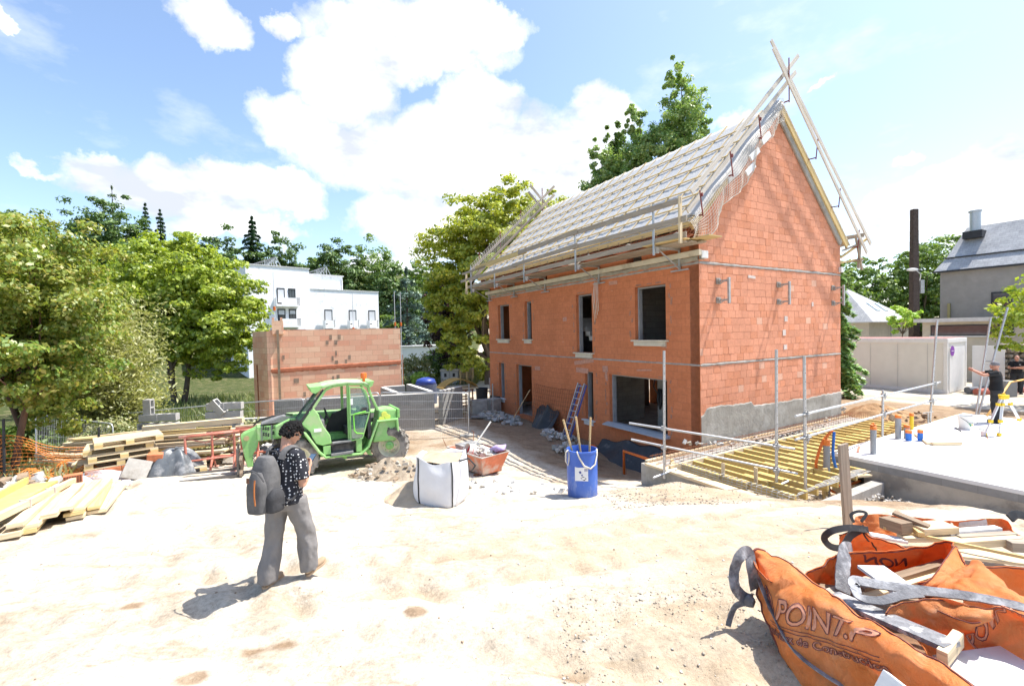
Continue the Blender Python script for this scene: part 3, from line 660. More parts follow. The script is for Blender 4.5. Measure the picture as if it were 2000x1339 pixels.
# orange eaves net behind the toe boards and hanging cords
def netm(name, c, r=.55):
    return mat(name, c, .8, .15, 5, 0)
def net(mb, fn, nu, nv, r, n=3):
    for i in range(nu+1): mb.tube([fn(i/nu, j/(nv*2)) for j in range(nv*2+1)], r, n, cap=False)
    for j in range(nv+1): mb.tube([fn(i/(nu*2), j/nv) for i in range(nu*2+1)], r, n, cap=False)
en = thing('eaves_net', 'knotted safety net strung along the eaves between roof edge and scaffold deck', 'net', HW(0, 0, 6), HANG)
mb = MB(); net(mb, lambda u, v: (-.46-.5*v, -.3+u*12.8, .33-.28*v-.12*math.sin(math.pi*v)+.03*math.sin(u*60)), 128, 6, .006); mb.build('mesh', netm('net_cord_dark', (.42, .17, .1)), en)
mb = MB(); mb.tube([(-.97, -.3+u*12.8/60, .10+.05*math.sin(u*.9)+.04*math.sin(u*2.3)) for u in range(61)], .012, 5); mb.tube([(-.5, 3.9, .3), (-.9, 4.0, -.02), (-.95, 4.4, .0), (-.9, 4.9, .15)], .02, 5); mb.build('edge_rope', netm('net_cord_pale', (.66, .60, .52)), en)
cords = thing('hanging_cords', 'bundle of pale cords hanging from the scaffold bracket beside the tall upper window', 'cord', HW(-.1, 3.95, 5.4), HANG)
mb = MB()
for k in range(4): mb.tube([(-.03*k, .02*k, 0), (-.05-.03*k, .05*k-.05, -.6), (-.03*k, .03*k-.02, -1.0-.12*k)], .011, 5)
mb.build('cord', netm('net_cord_pale', (.66, .60, .52)), cords, smooth=True)

# verge guard rails (long boards that cross above the ridge)
gr = thing('verge_guard', 'paired timber guard boards crossing above the ridge at the near gable', 'guard rail', HW(3.715, -.3, 10.4), HANG)
def rel(x, z): return (x-3.715, z-10.4)
for (p, q, yy) in (((2.86, 11.98), (8.92, 6.62), 0), ((2.86, 11.72), (8.50, 6.26), -.06), ((4.42, 12.02), (-.55, 7.20), .07), ((4.38, 11.55), (-.65, 6.72), .13)):
    a, b = rel(*p), rel(*q); bm_('guard_board', (a[0], yy, a[1]), (b[0], yy, b[1]), .035, .12, wood('silver_plank', (.56, .51, .44), worn=(.46, .41, .35)), gr, up=(0, 0, 1))
for x, s in ((5.2, 1), (6.6, 1), (7.9, 1), (2.3, -1), (1.0, -1), (-.25, -1), (3.715, 0)):
    z = roofz(x)-10.4
    mb = MB(); mb.beam((x-3.715, -.03, z-.1), (x-3.715+.12*s, -.03, z+.55 if s else z+1.2), .024, .024, up=(1, 0, 0)); mb.beam((x-3.715, -.03, z-.05), (x-3.715, .35, z-.02), .03, .03); mb.box((x-3.715+.04*s, -.03, z+.45), (.04, .05, .09)); mb.build('clamp_post', mat('red_clamp', (.22, .055, .045), .6, .3), gr)
gf = thing('verge_guard', 'smaller crossed timber guard boards at the far end of the ridge', 'guard rail', HW(3.715, HL+.45, 10.4), HANG)
for (p, q, yy) in (((2.95, 11.75), (8.9, 6.3), 0), ((2.85, 11.4), (8.6, 6.1), .06), ((4.5, 11.9), (-.9, 6.8), -.07), ((4.45, 11.4), (-.9, 6.3), -.13)):
    a, b = rel(*p), rel(*q); bm_('guard_board', (a[0], yy, a[1]), (b[0], yy, b[1]), .035, .12, GREYW, gf)
for x in (2.3, 1.0, -.25, 3.715): z = roofz(x)-10.4; bm_('clamp_post', (x-3.715, 0, z-.1), (x-3.715, 0, z+1.2), .035, .035, MATS['red_clamp'], gf, up=(1, 0, 0))
mb = MB(); net(mb, lambda u, v: (-4.5+u*4.5, -.05-.2*math.sin(v*3.1), roofz(-.785+u*4.5)-10.4+.1+v*.9), 40, 8, .006); mb.build('mesh', netm('net_cord_pale', (.66, .60, .52)), gf)
# timber platform at the rear eaves seen past the gable
rp = thing('rear_platform', 'small timber platform and struts at the rear eaves of the brick house', 'scaffold', HW(HWD, 0, 6), HANG)
for (p, q, w_, h_, m_) in (((.0, .1, -.12), (1.25, -.1, .12), .14, .04, YELLOWW), ((.0, -.1, .32), (.95, -.2, .62), .12, .04, GREYW), ((.95, -.15, -.25), (1.0, -.2, .95), .05, .12, GREYW), ((.05, 0, .1), (1.45, -.25, .85), .05, .07, YELLOWW), ((.6, -.2, .9), (1.1, -.2, -.3), .05, .09, GREYW), ((0, .5, .0), (1.1, .5, .1), .12, .04, YELLOWW), ((.9, -.3, .02), (.9, 3, .02), .2, .04, GREYW), ((1.0, -.3, .9), (1.0, 3, .9), .03, .14, GREYW)):
    bm_('timber', p, q, w_, h_, m_, rp)

# draped net and loose membrane flap over the near verge
sn = thing('verge_net', 'pale safety net and loose membrane draped over the near verge of the roof', 'net', HW(0, -.2, 6.4), HANG)
edge = [(-.55, -.35), (.05, -.30), (.5, .40), (1.25, .98), (2.0, 1.66), (2.3, 2.3), (3.0, 3.05), (3.6, 3.45)]
def flap(u, v, dz=0.0, yo=0.0):
    x = -.55 + 4.2*u; zt = roofz(x)-6.4+.10+.04*math.sin(x*4); zb = np.interp(x, [e[0] for e in edge], [e[1] for e in edge])
    wob = .05*math.sin(x*7+v*3)+.03*math.sin(x*17+1)
    if v < .3: a = v/.3; return (x, .42-.38*a, zt+.05*math.sin(a*3.1)+.08*a*0)
    a = (v-.3)/.7; return (x+.10*a*math.sin(x*5), .04-yo-.10*math.sin(a*2.6)+wob*a, zt+(zb-zt)*a+dz)
mb = MB(); mb.grid(lambda u, v: flap(.36+u*.62, v*.60), 70, 22); mb.build('membrane_flap', ROOFM, sn, smooth=True, solid=.004)
mb = MB(); mb.grid(lambda u, v: flap(.05+u*.36, v*.42), 50, 16); mb.build('membrane_flap', ROOFM, sn, smooth=True, solid=.004)
mb = MB(); net(mb, lambda u, v: flap(u, v, 0, .03), 64, 16, .0055); mb.build('mesh', netm('net_cord_pale', (.66, .60, .52)), sn)
mb = MB(); mb.tube([flap(i/60, 1.0, 0, .03) for i in range(61)], .013, 5); mb.build('edge_rope', MATS['net_cord_pale'], sn, smooth=True)
for k, (x, z) in enumerate(((2.05, 2.2), (1.85, 1.75), (2.6, 2.75))): MB().box((x, -.08, z), (.5, .05, .16), Matrix.Rotation(-.7, 3, 'Y')).build('paper_scrap', mat('white_paper', (.7, .7, .7), .8, .05), sn)
# ------------------------------------------------------------------ trees and plants
BARK = mat('bark', (.13, .10, .075), .95, .3, 8, .6, stretch=(1, 1, .3))
BARKR = mat('reddish_bark', (.17, .10, .07), .95, .3, 8, .6, stretch=(1, 1, .3))
L_MAPLE = leafmat('maple_leaves', [(0.111, 0.223, 0.033), (0.171, 0.281, 0.043), (0.223, 0.321, 0.050), (0.297, 0.355, 0.059), (0.372, 0.330, 0.075)])
L_LIME = leafmat('lime_leaves', [(0.172, 0.255, 0.031), (0.241, 0.344, 0.036), (0.333, 0.421, 0.046), (0.413, 0.459, 0.056)])
L_BAMB = leafmat('bamboo_leaves', [(0.216, 0.248, 0.065), (0.346, 0.346, 0.097), (0.432, 0.410, 0.151), (0.432, 0.432, 0.216)])
L_PLANE = leafmat('plane_leaves', [(0.214, 0.285, 0.036), (0.328, 0.390, 0.045), (0.456, 0.495, 0.060), (0.527, 0.510, 0.075)])
L_DARK = leafmat('dark_leaves', [(0.042, 0.094, 0.029), (0.071, 0.142, 0.037), (0.106, 0.189, 0.048), (0.166, 0.236, 0.061)], .25)
L_MID = leafmat('mid_leaves', [(0.074, 0.149, 0.035), (0.124, 0.223, 0.050), (0.186, 0.286, 0.060), (0.248, 0.323, 0.074)])
L_POP = leafmat('poplar_leaves', [(0.129, 0.257, 0.077), (0.215, 0.365, 0.104), (0.320, 0.472, 0.137), (0.472, 0.530, 0.215)])
L_CEDAR = leafmat('cedar_needles', [(0.095, 0.160, 0.139), (0.149, 0.213, 0.181), (0.213, 0.288, 0.245)], .1)
L_SPRUCE = leafmat('spruce_needles', [(0.036, 0.087, 0.046), (0.055, 0.117, 0.066), (0.087, 0.153, 0.076)], .1)
L_PLUM = leafmat('plum_leaves', [(0.043, 0.020, 0.023), (0.064, 0.029, 0.029), (0.086, 0.043, 0.034)], .2)
L_BRIGHT = leafmat('bright_leaves', [(0.270, 0.480, 0.060), (0.390, 0.600, 0.090), (0.510, 0.600, 0.120)])
L_OLIVE = leafmat('olive_leaves', [(0.180, 0.240, 0.090), (0.300, 0.330, 0.150), (0.450, 0.420, 0.225)])

def leaf_arrays(C, N, S, r, narrow=.62, fold=.25):
    """rhombic leaves: centres C (n,3), normals N, sizes S"""
    n = len(C); t = r.normal(size=(n, 3)); t -= N*np.sum(t*N, 1)[:, None]; t /= np.linalg.norm(t, axis=1)[:, None]+1e-9
    b = np.cross(N, t); s = S[:, None]
    V = np.stack([C-t*s*.5, C+b*s*.5*narrow+N*s*fold*.3, C+t*s*.5, C-b*s*.5*narrow+N*s*fold*.3], 1)
    return V.reshape(-1, 3)
def crown_mesh(name, parent, lobes, nclump, per, leaf, m, seed, clump=.2, flat=.6, up=.5, hollow=.45, droop=0.0, narrow=.62):
    r = np.random.default_rng(seed); L = np.array(lobes, float); vol = L[:, 3]*L[:, 4]*L[:, 5]; pk = r.choice(len(L), nclump, p=vol/vol.sum())
    d = r.normal(size=(nclump, 3)); d /= np.linalg.norm(d, axis=1)[:, None]
    rad = (hollow + (1-hollow)*r.random(nclump)**.6)*(1+.10*r.normal(size=nclump))
    cc = L[pk, :3] + d*rad[:, None]*L[pk, 3:6]
    cs = clump*L[pk, 3:6].mean(1)*(.6+.8*r.random(nclump))
    ci = np.repeat(np.arange(nclump), per); off = r.normal(size=(len(ci), 3)); off /= np.linalg.norm(off, axis=1)[:, None]; off *= r.random(len(ci))[:, None]**.45
    off[:, 2] *= flat; P = cc[ci] + off*cs[ci][:, None]; P[:, 2] -= droop*np.sum(off[:, :2]**2, 1)*cs[ci]
    N = off*.8 + d[ci]*.35 + r.normal(size=P.shape)*.55; N[:, 2] += up; N /= np.linalg.norm(N, axis=1)[:, None]
    S = leaf*(.6+.8*r.random(len(P)))
    V = leaf_arrays(P, N, S, r, narrow); F_ = np.arange(len(V)).reshape(-1, 4)
    raw_mesh(name, V, F_, m, parent); return cc
def limb(mb, p, q, r0_, r1_, rr, bend=.2, n=6):
    p, q = Vector(p), Vector(q); L = (q-p).length; o = Vector((rr.uniform(-1, 1), rr.uniform(-1, 1), rr.uniform(0, 1)))*bend*L
    pts = [p.lerp(q, i/(n-1)) + o*(math.sin(math.pi*i/(n-1))*.5) for i in range(n)]
    mb.tube(pts, [r0_+(r1_-r0_)*i/(n-1) for i in range(n)], 6, cap=False)
def tree(name, label, x, y, lobes, leaf, m, nclump=160, per=60, trunk=.16, stems=1, cat='tree', group=None, seed=1, bark=None, th=None, dz=0, **k):
    o = thing(name, label, cat, G(x, y, dz), 0, group); rr = random.Random(seed)
    cc = crown_mesh('crown', o, lobes, nclump, per, leaf, m, seed, **k)
    mb = MB(); top = max(l[2] for l in lobes); th = th or min(l[2]-l[5]*.6 for l in lobes)
    for s in range(stems):
        a = 6.28*s/stems+rr.random(); sp = 0 if stems == 1 else .25*th
        k1 = Vector((math.cos(a)*sp, math.sin(a)*sp, max(th, .4))); b = Vector((math.cos(a)*trunk*.7, math.sin(a)*trunk*.7, -.3)) if stems > 1 else Vector((0, 0, -.3))
        r_ = trunk/(stems**.5); limb(mb, b, k1, r_*1.15, r_*.8, rr, .08)
        sub = sorted(range(len(cc)), key=lambda i: (cc[i][0]-k1.x)**2+(cc[i][1]-k1.y)**2)[:max(14, len(cc)//stems)]
        for i in rr.sample(sub, min(len(sub), 12 if stems == 1 else 6)): limb(mb, k1, cc[i], r_*.45, r_*.08, rr, .25)
        mt = Vector((rr.uniform(-.3, .3), rr.uniform(-.3, .3), top)); limb(mb, k1, mt, r_*.8, r_*.15, rr, .1)
    mb.build('trunk', bark or BARK, o, smooth=True)
    return o

# near left: the spreading maple hanging over the orange net
tree('maple_tree', 'broad yellow-green maple with reddish leaf tips hanging over the orange net fence', -12.0, 10.4, [(-.4, .3, 4.6, 2.5, 2.2, 2.1), (.6, -.2, 3.6, 1.9, 1.7, 1.8), (-.8, 0, 3.1, 1.9, 1.5, .9), (-1.6, -.6, 4.0, 1.9, 1.6, 2.2), (.1, 1.0, 3.0, 1.4, 1.3, 1.9)], .105, L_MAPLE, 700, 130, .13, 3, seed=3, bark=BARKR, th=1.9, clump=.19, flat=.5)
tree('maple_tree', 'taller green maple standing behind the maple of the orange net fence', -15.8, 14.6, [(0, 0, 4.6, 2.4, 2.2, 2.6), (.5, .5, 3.4, 1.8, 1.8, 2)], .13, L_MAPLE, 300, 110, .14, 2, seed=4, bark=BARKR)
# bamboo
def bamboo(label, x, y, h, spread, n, seed, dz=0):
    o = thing('bamboo_clump', label, 'bamboo', G(x, y, dz)); rr = random.Random(seed); r = np.random.default_rng(seed); mb = MB(); P = []; Nn = []
    for i in range(n):
        a = rr.random()*6.28; b = Vector((math.cos(a), math.sin(a), 0))*spread*.35*rr.random(); ln = h*rr.uniform(.65, 1.08); lean = spread*rr.uniform(.3, 1.0)
        pts = [b + Vector((math.cos(a)*lean*(q/7)**2.2, math.sin(a)*lean*(q/7)**2.2, ln*(q/7)-.22*ln*max(0, q/7-.6)**1.5)) for q in range(8)]
        mb.tube(pts, [.018*(1-q/9) for q in range(8)], 4, cap=False)
        for q in range(130):
            f = .18+.82*rr.random()**.8; s = f*7; j = min(6, int(s)); p = pts[j].lerp(pts[j+1], s-j); w_ = .22+.35*f
            d = Vector((rr.gauss(0, 1), rr.gauss(0, 1), rr.gauss(-.25, .6)))*w_*.55; P.append(p+d); Nn.append((rr.gauss(0, .7), rr.gauss(0, .7), .8))
    P = np.array([tuple(p) for p in P]); Nn = np.array(Nn); Nn /= np.linalg.norm(Nn, axis=1)[:, None]
    V = leaf_arrays(P, Nn, .17*(.6+.8*r.random(len(P))), r, .3); raw_mesh('foliage', V, np.arange(len(V)).reshape(-1, 4), L_BAMB, o); mb.build('culm', mat('bamboo_culm', (.22, .20, .07), .6, .2), o, smooth=True)
bamboo('pale yellow bamboo arching beside the maple, behind the open mesh panel', -13.7, 14.6, 5.3, 1.4, 62, 5)
bamboo('shorter bamboo drooping in front of the forked lime tree', -13.2, 15.2, 3.0, 1.0, 36, 6)
bamboo('feathery bamboo tuft rising between maple and lime tree', -15.9, 18.5, 6.2, 1.4, 34, 7)
# lime tree at the garden edge
tree('lime_tree', 'round yellow-green lime tree with a forked trunk left of the white apartment block', -22.6, 30, [(0, 0, 7.6, 4.6, 4, 3.8), (2.0, 0, 5.8, 4.0, 3.5, 3.4), (-2, .5, 5.8, 3.2, 3, 3.2), (3.4, -.6, 4.0, 2.5, 2.4, 2.0), (.2, 0, 9.2, 2.6, 2.4, 2.0), (-1.9, -1.0, 5.0, 2.2, 2, 1.5)], .24, L_LIME, 700, 95, .30, 3, seed=8, th=2.6, clump=.17, flat=.45)
# plane tree behind the house, plum, cedar
tree('plane_tree', 'tall yellow-green plane tree behind the far end of the brick house', -1.9, 36.5, [(0, 0, 9.5, 5.6, 4.5, 5.2), (1.8, 0, 12.0, 4.4, 4, 4.6), (-2.6, 0, 6.4, 3.0, 3, 3.6), (-1.2, 0, 3.6, 3.2, 3, 2.6), (5, 1, 12.3, 3.8, 3, 3.8)], .27, L_PLANE, 900, 90, .42, 1, seed=9, clump=.15, flat=.45)
tree('plum_tree', 'dark purple-leaved plum tree left of the plane tree', -5.9, 40.5, [(0, 0, 5.6, 1.9, 2, 4.2), (.8, 0, 2.6, 2.0, 2, 1.8)], .32, L_PLUM, 150, 40, .14, 1, seed=10)
def conifer(name, label, x, y, h, w, m, leaf, tiers=14, per=170, seed=1, droop=.25, group=None, dz=0, gap=.75, lean=0):
    o = thing(name, label, 'tree', G(x, y, dz), 0, group); r = np.random.default_rng(seed); P = []; Nn = []; mb = MB()
    mb.tube([(0, 0, -.4), (0, 0, h*.5), (0, 0, h)], [h*.018, h*.012, .02], 6, cap=False)
    for k in range(tiers):
        f = k/(tiers-1); z = h*(.10+.88*f); R = w*(1-f)**.8*(.75+.4*r.random())+.12
        nb = max(4, int(9*(1-f)+3))
        for b in range(nb):
            a = 6.28*b/nb+r.random(); Rb = R*(.65+.5*r.random()); m_ = int(per*(Rb/w+.12)/nb*3)
            t_ = r.random(m_)**.8; wd = .16*Rb*(1.15-t_)
            px = np.cos(a)*t_*Rb + r.normal(size=m_)*wd; py = np.sin(a)*t_*Rb + r.normal(size=m_)*wd
            pz = z - droop*Rb*t_**1.6 + r.normal(size=m_)*.05*h/tiers*gap*4
            P.append(np.c_[px, py, pz]); Nn.append(np.c_[r.normal(size=m_)*.45, r.normal(size=m_)*.45, np.ones(m_)])
            mb.tube([(0, 0, z), (np.cos(a)*Rb*.9, np.sin(a)*Rb*.9, z-droop*Rb*.8)], [.05*h/12, .01], 4, cap=False)
    P = np.concatenate(P); Nn = np.concatenate(Nn); Nn /= np.linalg.norm(Nn, axis=1)[:, None]
    V = leaf_arrays(P, Nn, leaf*(.6+.8*r.random(len(P))), r, .5); raw_mesh('crown', V, np.arange(len(V)).reshape(-1, 4), m, o); mb.build('trunk', BARK, o)
conifer('cedar_tree', 'blue-grey cedar with layered drooping boughs right of the apartment block', -12.6, 54, 12.6, 5.6, L_CEDAR, .42, 9, 420, 11, .28)
conifer('cedar_tree', 'smaller blue-grey cedar top rising behind the layered cedar', -10.5, 62, 15.5, 3.6, L_CEDAR, .42, 10, 260, 12, .2)
conifer('spruce_tree', 'dark pointed spruce on the hill above the solar panels of the apartment block', -46, 80, 21, 5.2, L_SPRUCE, .42, 26, 700, 13, .35, dz=-.5)
conifer('spruce_tree', 'left of two slim conifers on the hill ridge behind the lime tree', -69, 85, 16.5, 2.6, L_SPRUCE, .4, 20, 200, 14, .3, dz=-1.0)
conifer('spruce_tree', 'right of two slim conifers on the hill ridge behind the lime tree', -67.0, 86, 16, 2.4, L_SPRUCE, .4, 20, 200, 15, .3, dz=-1.0)
conifer('larch_tree', 'thin open conifer with bare tip on the hill above the maples', -72.5, 82, 18.5, 4.2, L_DARK, .4, 12, 90, 16, .1, dz=-1.0)
# hill woods: each tree is its own thing
HT = [(-78, 62, 15, 7, L_MID, 'olive-green round tree at the far left edge of the hill'), (-72, 66, 15, 6.5, L_DARK, 'dark rounded tree on the hill, second from the left edge'), (-66, 64, 14, 6.5, L_MID, 'mid-green tree on the hill just above the left maple'), (-70, 78, 15, 7, L_DARK, 'dark tree on the hill below the thin open conifer'),
 (-62, 72, 11, 6, L_DARK, 'low dark tree on the hill left of the lime tree top'), (-57, 78, 12, 6.5, L_DARK, 'dark spreading tree on the hill below the two slim conifers'), (-50, 76, 13, 6, L_DARK, 'dark umbrella-shaped tree on the hill left of the pointed spruce'), (-41.5, 80, 14.5, 5.6, L_DARK, 'dark umbrella-shaped tree on the hill right of the pointed spruce'),
 (-36, 86, 13, 5.5, L_MID, 'mid-green tree showing over the roof of the apartment block'), (-33, 84, 17, 6, L_DARK, 'dark domed tree behind the stepped roof of the apartment block'), (-27, 88, 19, 6.4, L_MID, 'large mid-green tree behind the right end of the apartment block'), (-21.5, 82, 15.5, 5, L_DARK, 'dark tree between the apartment block and the cedar'),
 (-19, 90, 16.5, 5.2, L_MID, 'airy mid-green tree behind the cedar'), (-22, 74, 9, 4.2, L_MID, 'low green tree beside the apartment block right end'), (-60, 58, 11, 6, L_OLIVE, 'olive-toned tree behind the bamboo'), (-84, 50, 14, 7.5, L_MID, 'mid-green tree at the left edge behind the near maple'), (-52, 60, 9, 5.2, L_MID, 'green tree filling the gap left of the lime tree'), (-12, 80, 12, 5, L_DARK, 'dark tree behind the plane tree')]
for i, (x, y, h, w, m, lb) in enumerate(HT):
    h *= 1.0 if i < 3 or i > 12 else (1.38 if i in (6, 7, 8) else 1.2)
    tree('hill_tree', lb, x, y, [(0, 0, h*.62, w*.8, w*.7, h*.33), (w*.4, 0, h*.48, w*.6, w*.6, h*.28), (-w*.4, .5, h*.5, w*.6, w*.6, h*.28), (0, 0, h*.3, w*.8, w*.7, h*.25)], .48, m, 260, 60, .3, 1, group='trees on the wooded hill', seed=40+i, dz=-.6, clump=.2, flat=.5)
# shrubs by the gravel road
for i, (x, y, w, h, m, nm, lb) in enumerate([(-8.2, 38, 1.3, 2.6, L_OLIVE, 'shrub', 'grey-green shrub just right of the pale brick wall'), (-6.6, 40, 1.5, 3.1, L_MID, 'shrub', 'dark green shrub behind the blue tank'), (-5.2, 39.5, 1.2, 2.0, L_OLIVE, 'shrub', 'rounded shrub above the utility cabinet'), (-3.6, 40, 1.5, 2.2, L_PLANE, 'shrub', 'yellow-green flowering shrub beside the pallet stack'), (-2.0, 41, 1.4, 2.0, L_OLIVE, 'shrub', 'pale shrub next to the far corner of the brick house'), (-7.6, 36.5, .7, 1.3, L_BRIGHT, 'shrub', 'small bright shrub at the foot of the grey-green shrub')]):
    tree(nm, lb, x, y, [(0, 0, h*.55, w, w, h*.45), (.4*w, -.2, h*.35, w*.7, w*.7, h*.35)], .2, m, 90, 36, .05, 2, cat='shrub', group='shrubs along the gravel road', seed=70+i, clump=.3, th=.3)
tree('sapling', 'bright green sapling standing in front of the cedar', -6.6, 44, [(0, 0, 3.9, 1.0, 1, 1.5), (.3, 0, 2.4, 1.1, 1, 1.0)], .26, L_BRIGHT, 70, 36, .06, 1, seed=80)
tree('sapling', 'bright green sapling right of the lone sapling before the plane tree', -5.0, 43, [(0, 0, 2.2, 1.3, 1, 1.1)], .26, L_BRIGHT, 60, 36, .05, 1, seed=81)
# poplars behind the roof
for i, (x, y, h, w, lb) in enumerate([(10.0, 48, 25.0, 2.1, 'slim poplar at the left end of the poplar row behind the roof'), (12.1, 50, 27.6, 2.0, 'dark narrow poplar, second from the left behind the roof'), (13.7, 47, 28.0, 2.2, 'poplar with split top between the dark poplar and the tallest one'), (17.7, 46, 31.4, 2.9, 'tallest and broadest poplar rising behind the roof ridge'), (20.3, 46, 25.2, 2.0, 'lower poplar at the right end of the row')]):
    lob = [(0, 0, h*.28, w, w, h*.2), (.2*w, 0, h*.48, w*1.05, w, h*.2), (-.25*w, 0, h*.66, w*.95, w, h*.17), (.3*w, 0, h*.80, w*.75, w*.8, h*.13), (-.2*w, 0, h*.90, w*.5, w*.5, h*.085)]
    tree('poplar_tree', lb, x, y, lob,  .26, L_POP if i != 1 else L_MID, 760, 85, .3, 1, group='poplars behind the brick house', seed=90+i, clump=.20, flat=.9, hollow=.2, th=3)
# right side
conifer('cypress_tree', 'dark drooping cypress showing just behind the right edge of the brick gable', 14.5, 19.9, 6.4, 1.0, leafmat('cypress_leaves', [(0.129, 0.276, 0.086), (0.214, 0.386, 0.129), (0.342, 0.491, 0.171)], .2), .2, 18, 330, 21, .55)
for i, (x, y, h, w, lb) in enumerate([(44, 56, 12, 6, 'green tree behind the hip-roofed house'), (51, 55, 13.5, 5.5, 'airy tree behind the dark pole'), (56, 58, 15, 6, 'tall tree touching the slate roof of the grey house'), (37, 52, 11, 5, 'green tree right of the drooping cypress')]):
    tree('garden_tree', lb, x, y, [(0, 0, h*.65, w*.7, w*.7, h*.32), (w*.35, 0, h*.5, w*.5, w*.5, h*.3), (-w*.3, 0, h*.45, w*.5, w*.5, h*.3)], .34, L_MID, 240, 60, .3, 1, group='trees behind the right hand houses', seed=100+i, clump=.17, flat=.5)
tree('maple_tree', 'thin yellow-green branches at the right edge above the stone wall', 19.6, 15.8, [(-.2, 0, 4.0, 1.7, 1.6, 1.2), (-1.2, .1, 2.9, 1.1, 1, .8)], .17, L_LIME, 120, 26, .08, 1, seed=110, clump=.22, dz=-.2)
tree('shrub', 'small bright shrub growing behind the container roof', 24.6, 28, [(0, 0, 3.6, .9, .9, .9)], .2, L_BRIGHT, 40, 30, .04, 1, cat='shrub', seed=111, th=2.6)
# bramble bank behind the mesh panels
for i, (x, y, w, h, m, lb) in enumerate([(-14.6, 13.4, 1.0, 1.5, L_MID, 'bramble bush at the foot of the left maple'), (-12.2, 13.6, 1.1, 1.5, L_OLIVE, 'dry olive bramble behind the open mesh panel'), (-10.9, 14.0, 1.2, 1.0, L_OLIVE, 'low dry bush behind the pallet stack'), (-14.0, 9.6, .8, 1.2, L_MID, 'green bush by the orange net at the left edge'), (-9.2, 15.6, 1.0, .8, L_OLIVE, 'low weeds behind the grey block stacks')]):
    tree('bramble_bush', lb, x, y, [(0, 0, h*.5, w, w, h*.5)], .11, m, 120, 40, .03, 3, cat='bush', group='brambles behind the mesh fence', seed=120+i, clump=.3, th=.2)
# rough grass in the garden (uncountable)
def grass_patch(name, label, boxes, n, h, m, seed):
    r = np.random.default_rng(seed); V = []
    for (x0, x1, y0, y1) in boxes:
        x = r.uniform(x0, x1, n); y = r.uniform(y0, y1, n); z = gz_arr(x, y); hh = h*(.4+r.random(n)); a = r.random(n)*6.28; w_ = .045+.03*r.random(n); ln = hh*.5*r.normal(size=n)
        b = np.c_[x, y, z-.02]; d = np.c_[np.cos(a), np.sin(a), np.zeros(n)]*w_[:, None]; t = b + np.c_[np.sin(a)*ln, np.cos(a)*ln, hh]
        V.append(np.stack([b-d, b+d, t+d*.2, t-d*.2], 1).reshape(-1, 3))
    V = np.concatenate(V); o = raw_mesh(name, V, np.arange(len(V)).reshape(-1, 4), m); tag(o, label, 'grass', kind='stuff')
grass_patch('rough_grass', 'rough green and straw grass in the garden beyond the fence', [(-24, -12, 21, 34), (-16, -9, 24, 40), (-9, -3, 37, 44)], 4200, .5, leafmat('grass_blades', [(0.105, 0.165, 0.037), (0.180, 0.225, 0.060), (0.300, 0.300, 0.150)]), 5)
grass_patch('dry_weeds', 'dry weeds along the foot of the mesh fence', [(-14.5, -9.5, 9.5, 15)], 2600, .35, leafmat('dry_blades', [(0.300, 0.300, 0.105), (0.600, 0.510, 0.210), (0.600, 0.600, 0.390)]), 6)

# ------------------------------------------------------------------ far buildings
WHITEP = mat('white_render', (.88, .88, .88), .85, .05, 2, .1, dirt=(.66, .66, .65), dirt_amt=.15)
DKFRAME = mat('dark_window_frame', (.03, .032, .036), .5, .2)
GLASS = mat('dark_glass', (.05, .06, .07), .08, .2, 3, 0, spec=.8)
SHUT = mat('pale_shutter', (.62, .63, .65), .6, .05)
SLATE = masonry('slate_roof', .3, .16, .006, (.46, .465, .475), (.38, .385, .40), (.28, .285, .29), .25, .3, patches=(.50, .50, .49), patch_amt=.45, pscale=.9)
GREYWALL = mat('grey_roughcast', (.28, .26, .235), .95, .1, 2, .3, dirt=(.26, .245, .225), dscale=.6)
BEIGE = mat('beige_render', (.50, .45, .36), .9, .1, 2, .15)
d1 = Vector((.73, .683, 0)); d2 = Vector((-.683, .73, 0)); A0 = Vector((-33.4, 56.3, -1.8))
apt = thing('apartment_block', 'white flat-roofed apartment block with small balconies and stepped top storey', 'building', A0, math.atan2(d1.y, d1.x))
mb = MB(); mb.box((3.85, 5, 7.4), (7.7, 10, 14.8)); mb.build('main_wall', WHITEP, apt)
mb = MB(); mb.box((12.85, 5.15, 6.05), (10.3, 9.7, 12.1)); mb.build('wing_wall', WHITEP, apt)
mb = MB(); mb.box((10.6, 6.5, 13.3), (6.0, 7.0, 2.4)); mb.build('top_storey', WHITEP, apt)
mb = MB(); mb.box((3.85, 5, 14.86), (7.9, 10.2, .12)); mb.box((12.9, 5.15, 12.16), (10.3, 9.9, .12)); mb.box((10.6, 6.5, 14.55), (6.3, 7.4, .12)); mb.build('roof_edge', mat('pale_flashing', (.6, .6, .6), .6, .05), apt)
def awin(x, z, w, h, y=0.0, shut=.0, fr=DKFRAME):
    mb = MB(); t = .1
    for (cx, cz, ww, hh) in ((x+t/2, z+h/2, t, h), (x+w-t/2, z+h/2, t, h), (x+w/2, z+h-t/2, w, t*1.6), (x+w/2, z+t/2, w, t)): mb.box((cx, y-.02, cz), (ww, .12, hh))
    mb.box((x+w/2, y-.01, z+h/2), (.06, .08, h))
    f = mb.build('window', fr, apt); MB().box((x+w/2, y-.012, z+h/2), (w-.05, .04, h-.05)).build('pane', GLASS, f)
    if shut: MB().box((x+w/2, y-.04, z+h-h*shut/2-.1), (w-.22, .05, h*shut)).build('shutter', SHUT, f)
for z in (9.9, 7.15): awin(3.55, z, .95, 2.1, 0, .85 if z > 8 else .3); awin(4.95, z, .9, 2.1, 0, .0 if z > 8 else .25)
awin(2.4, 4.4, 2.2, 2.1, 0, .95); awin(5.0, 4.4, 2.0, 2.1, 0, .95)
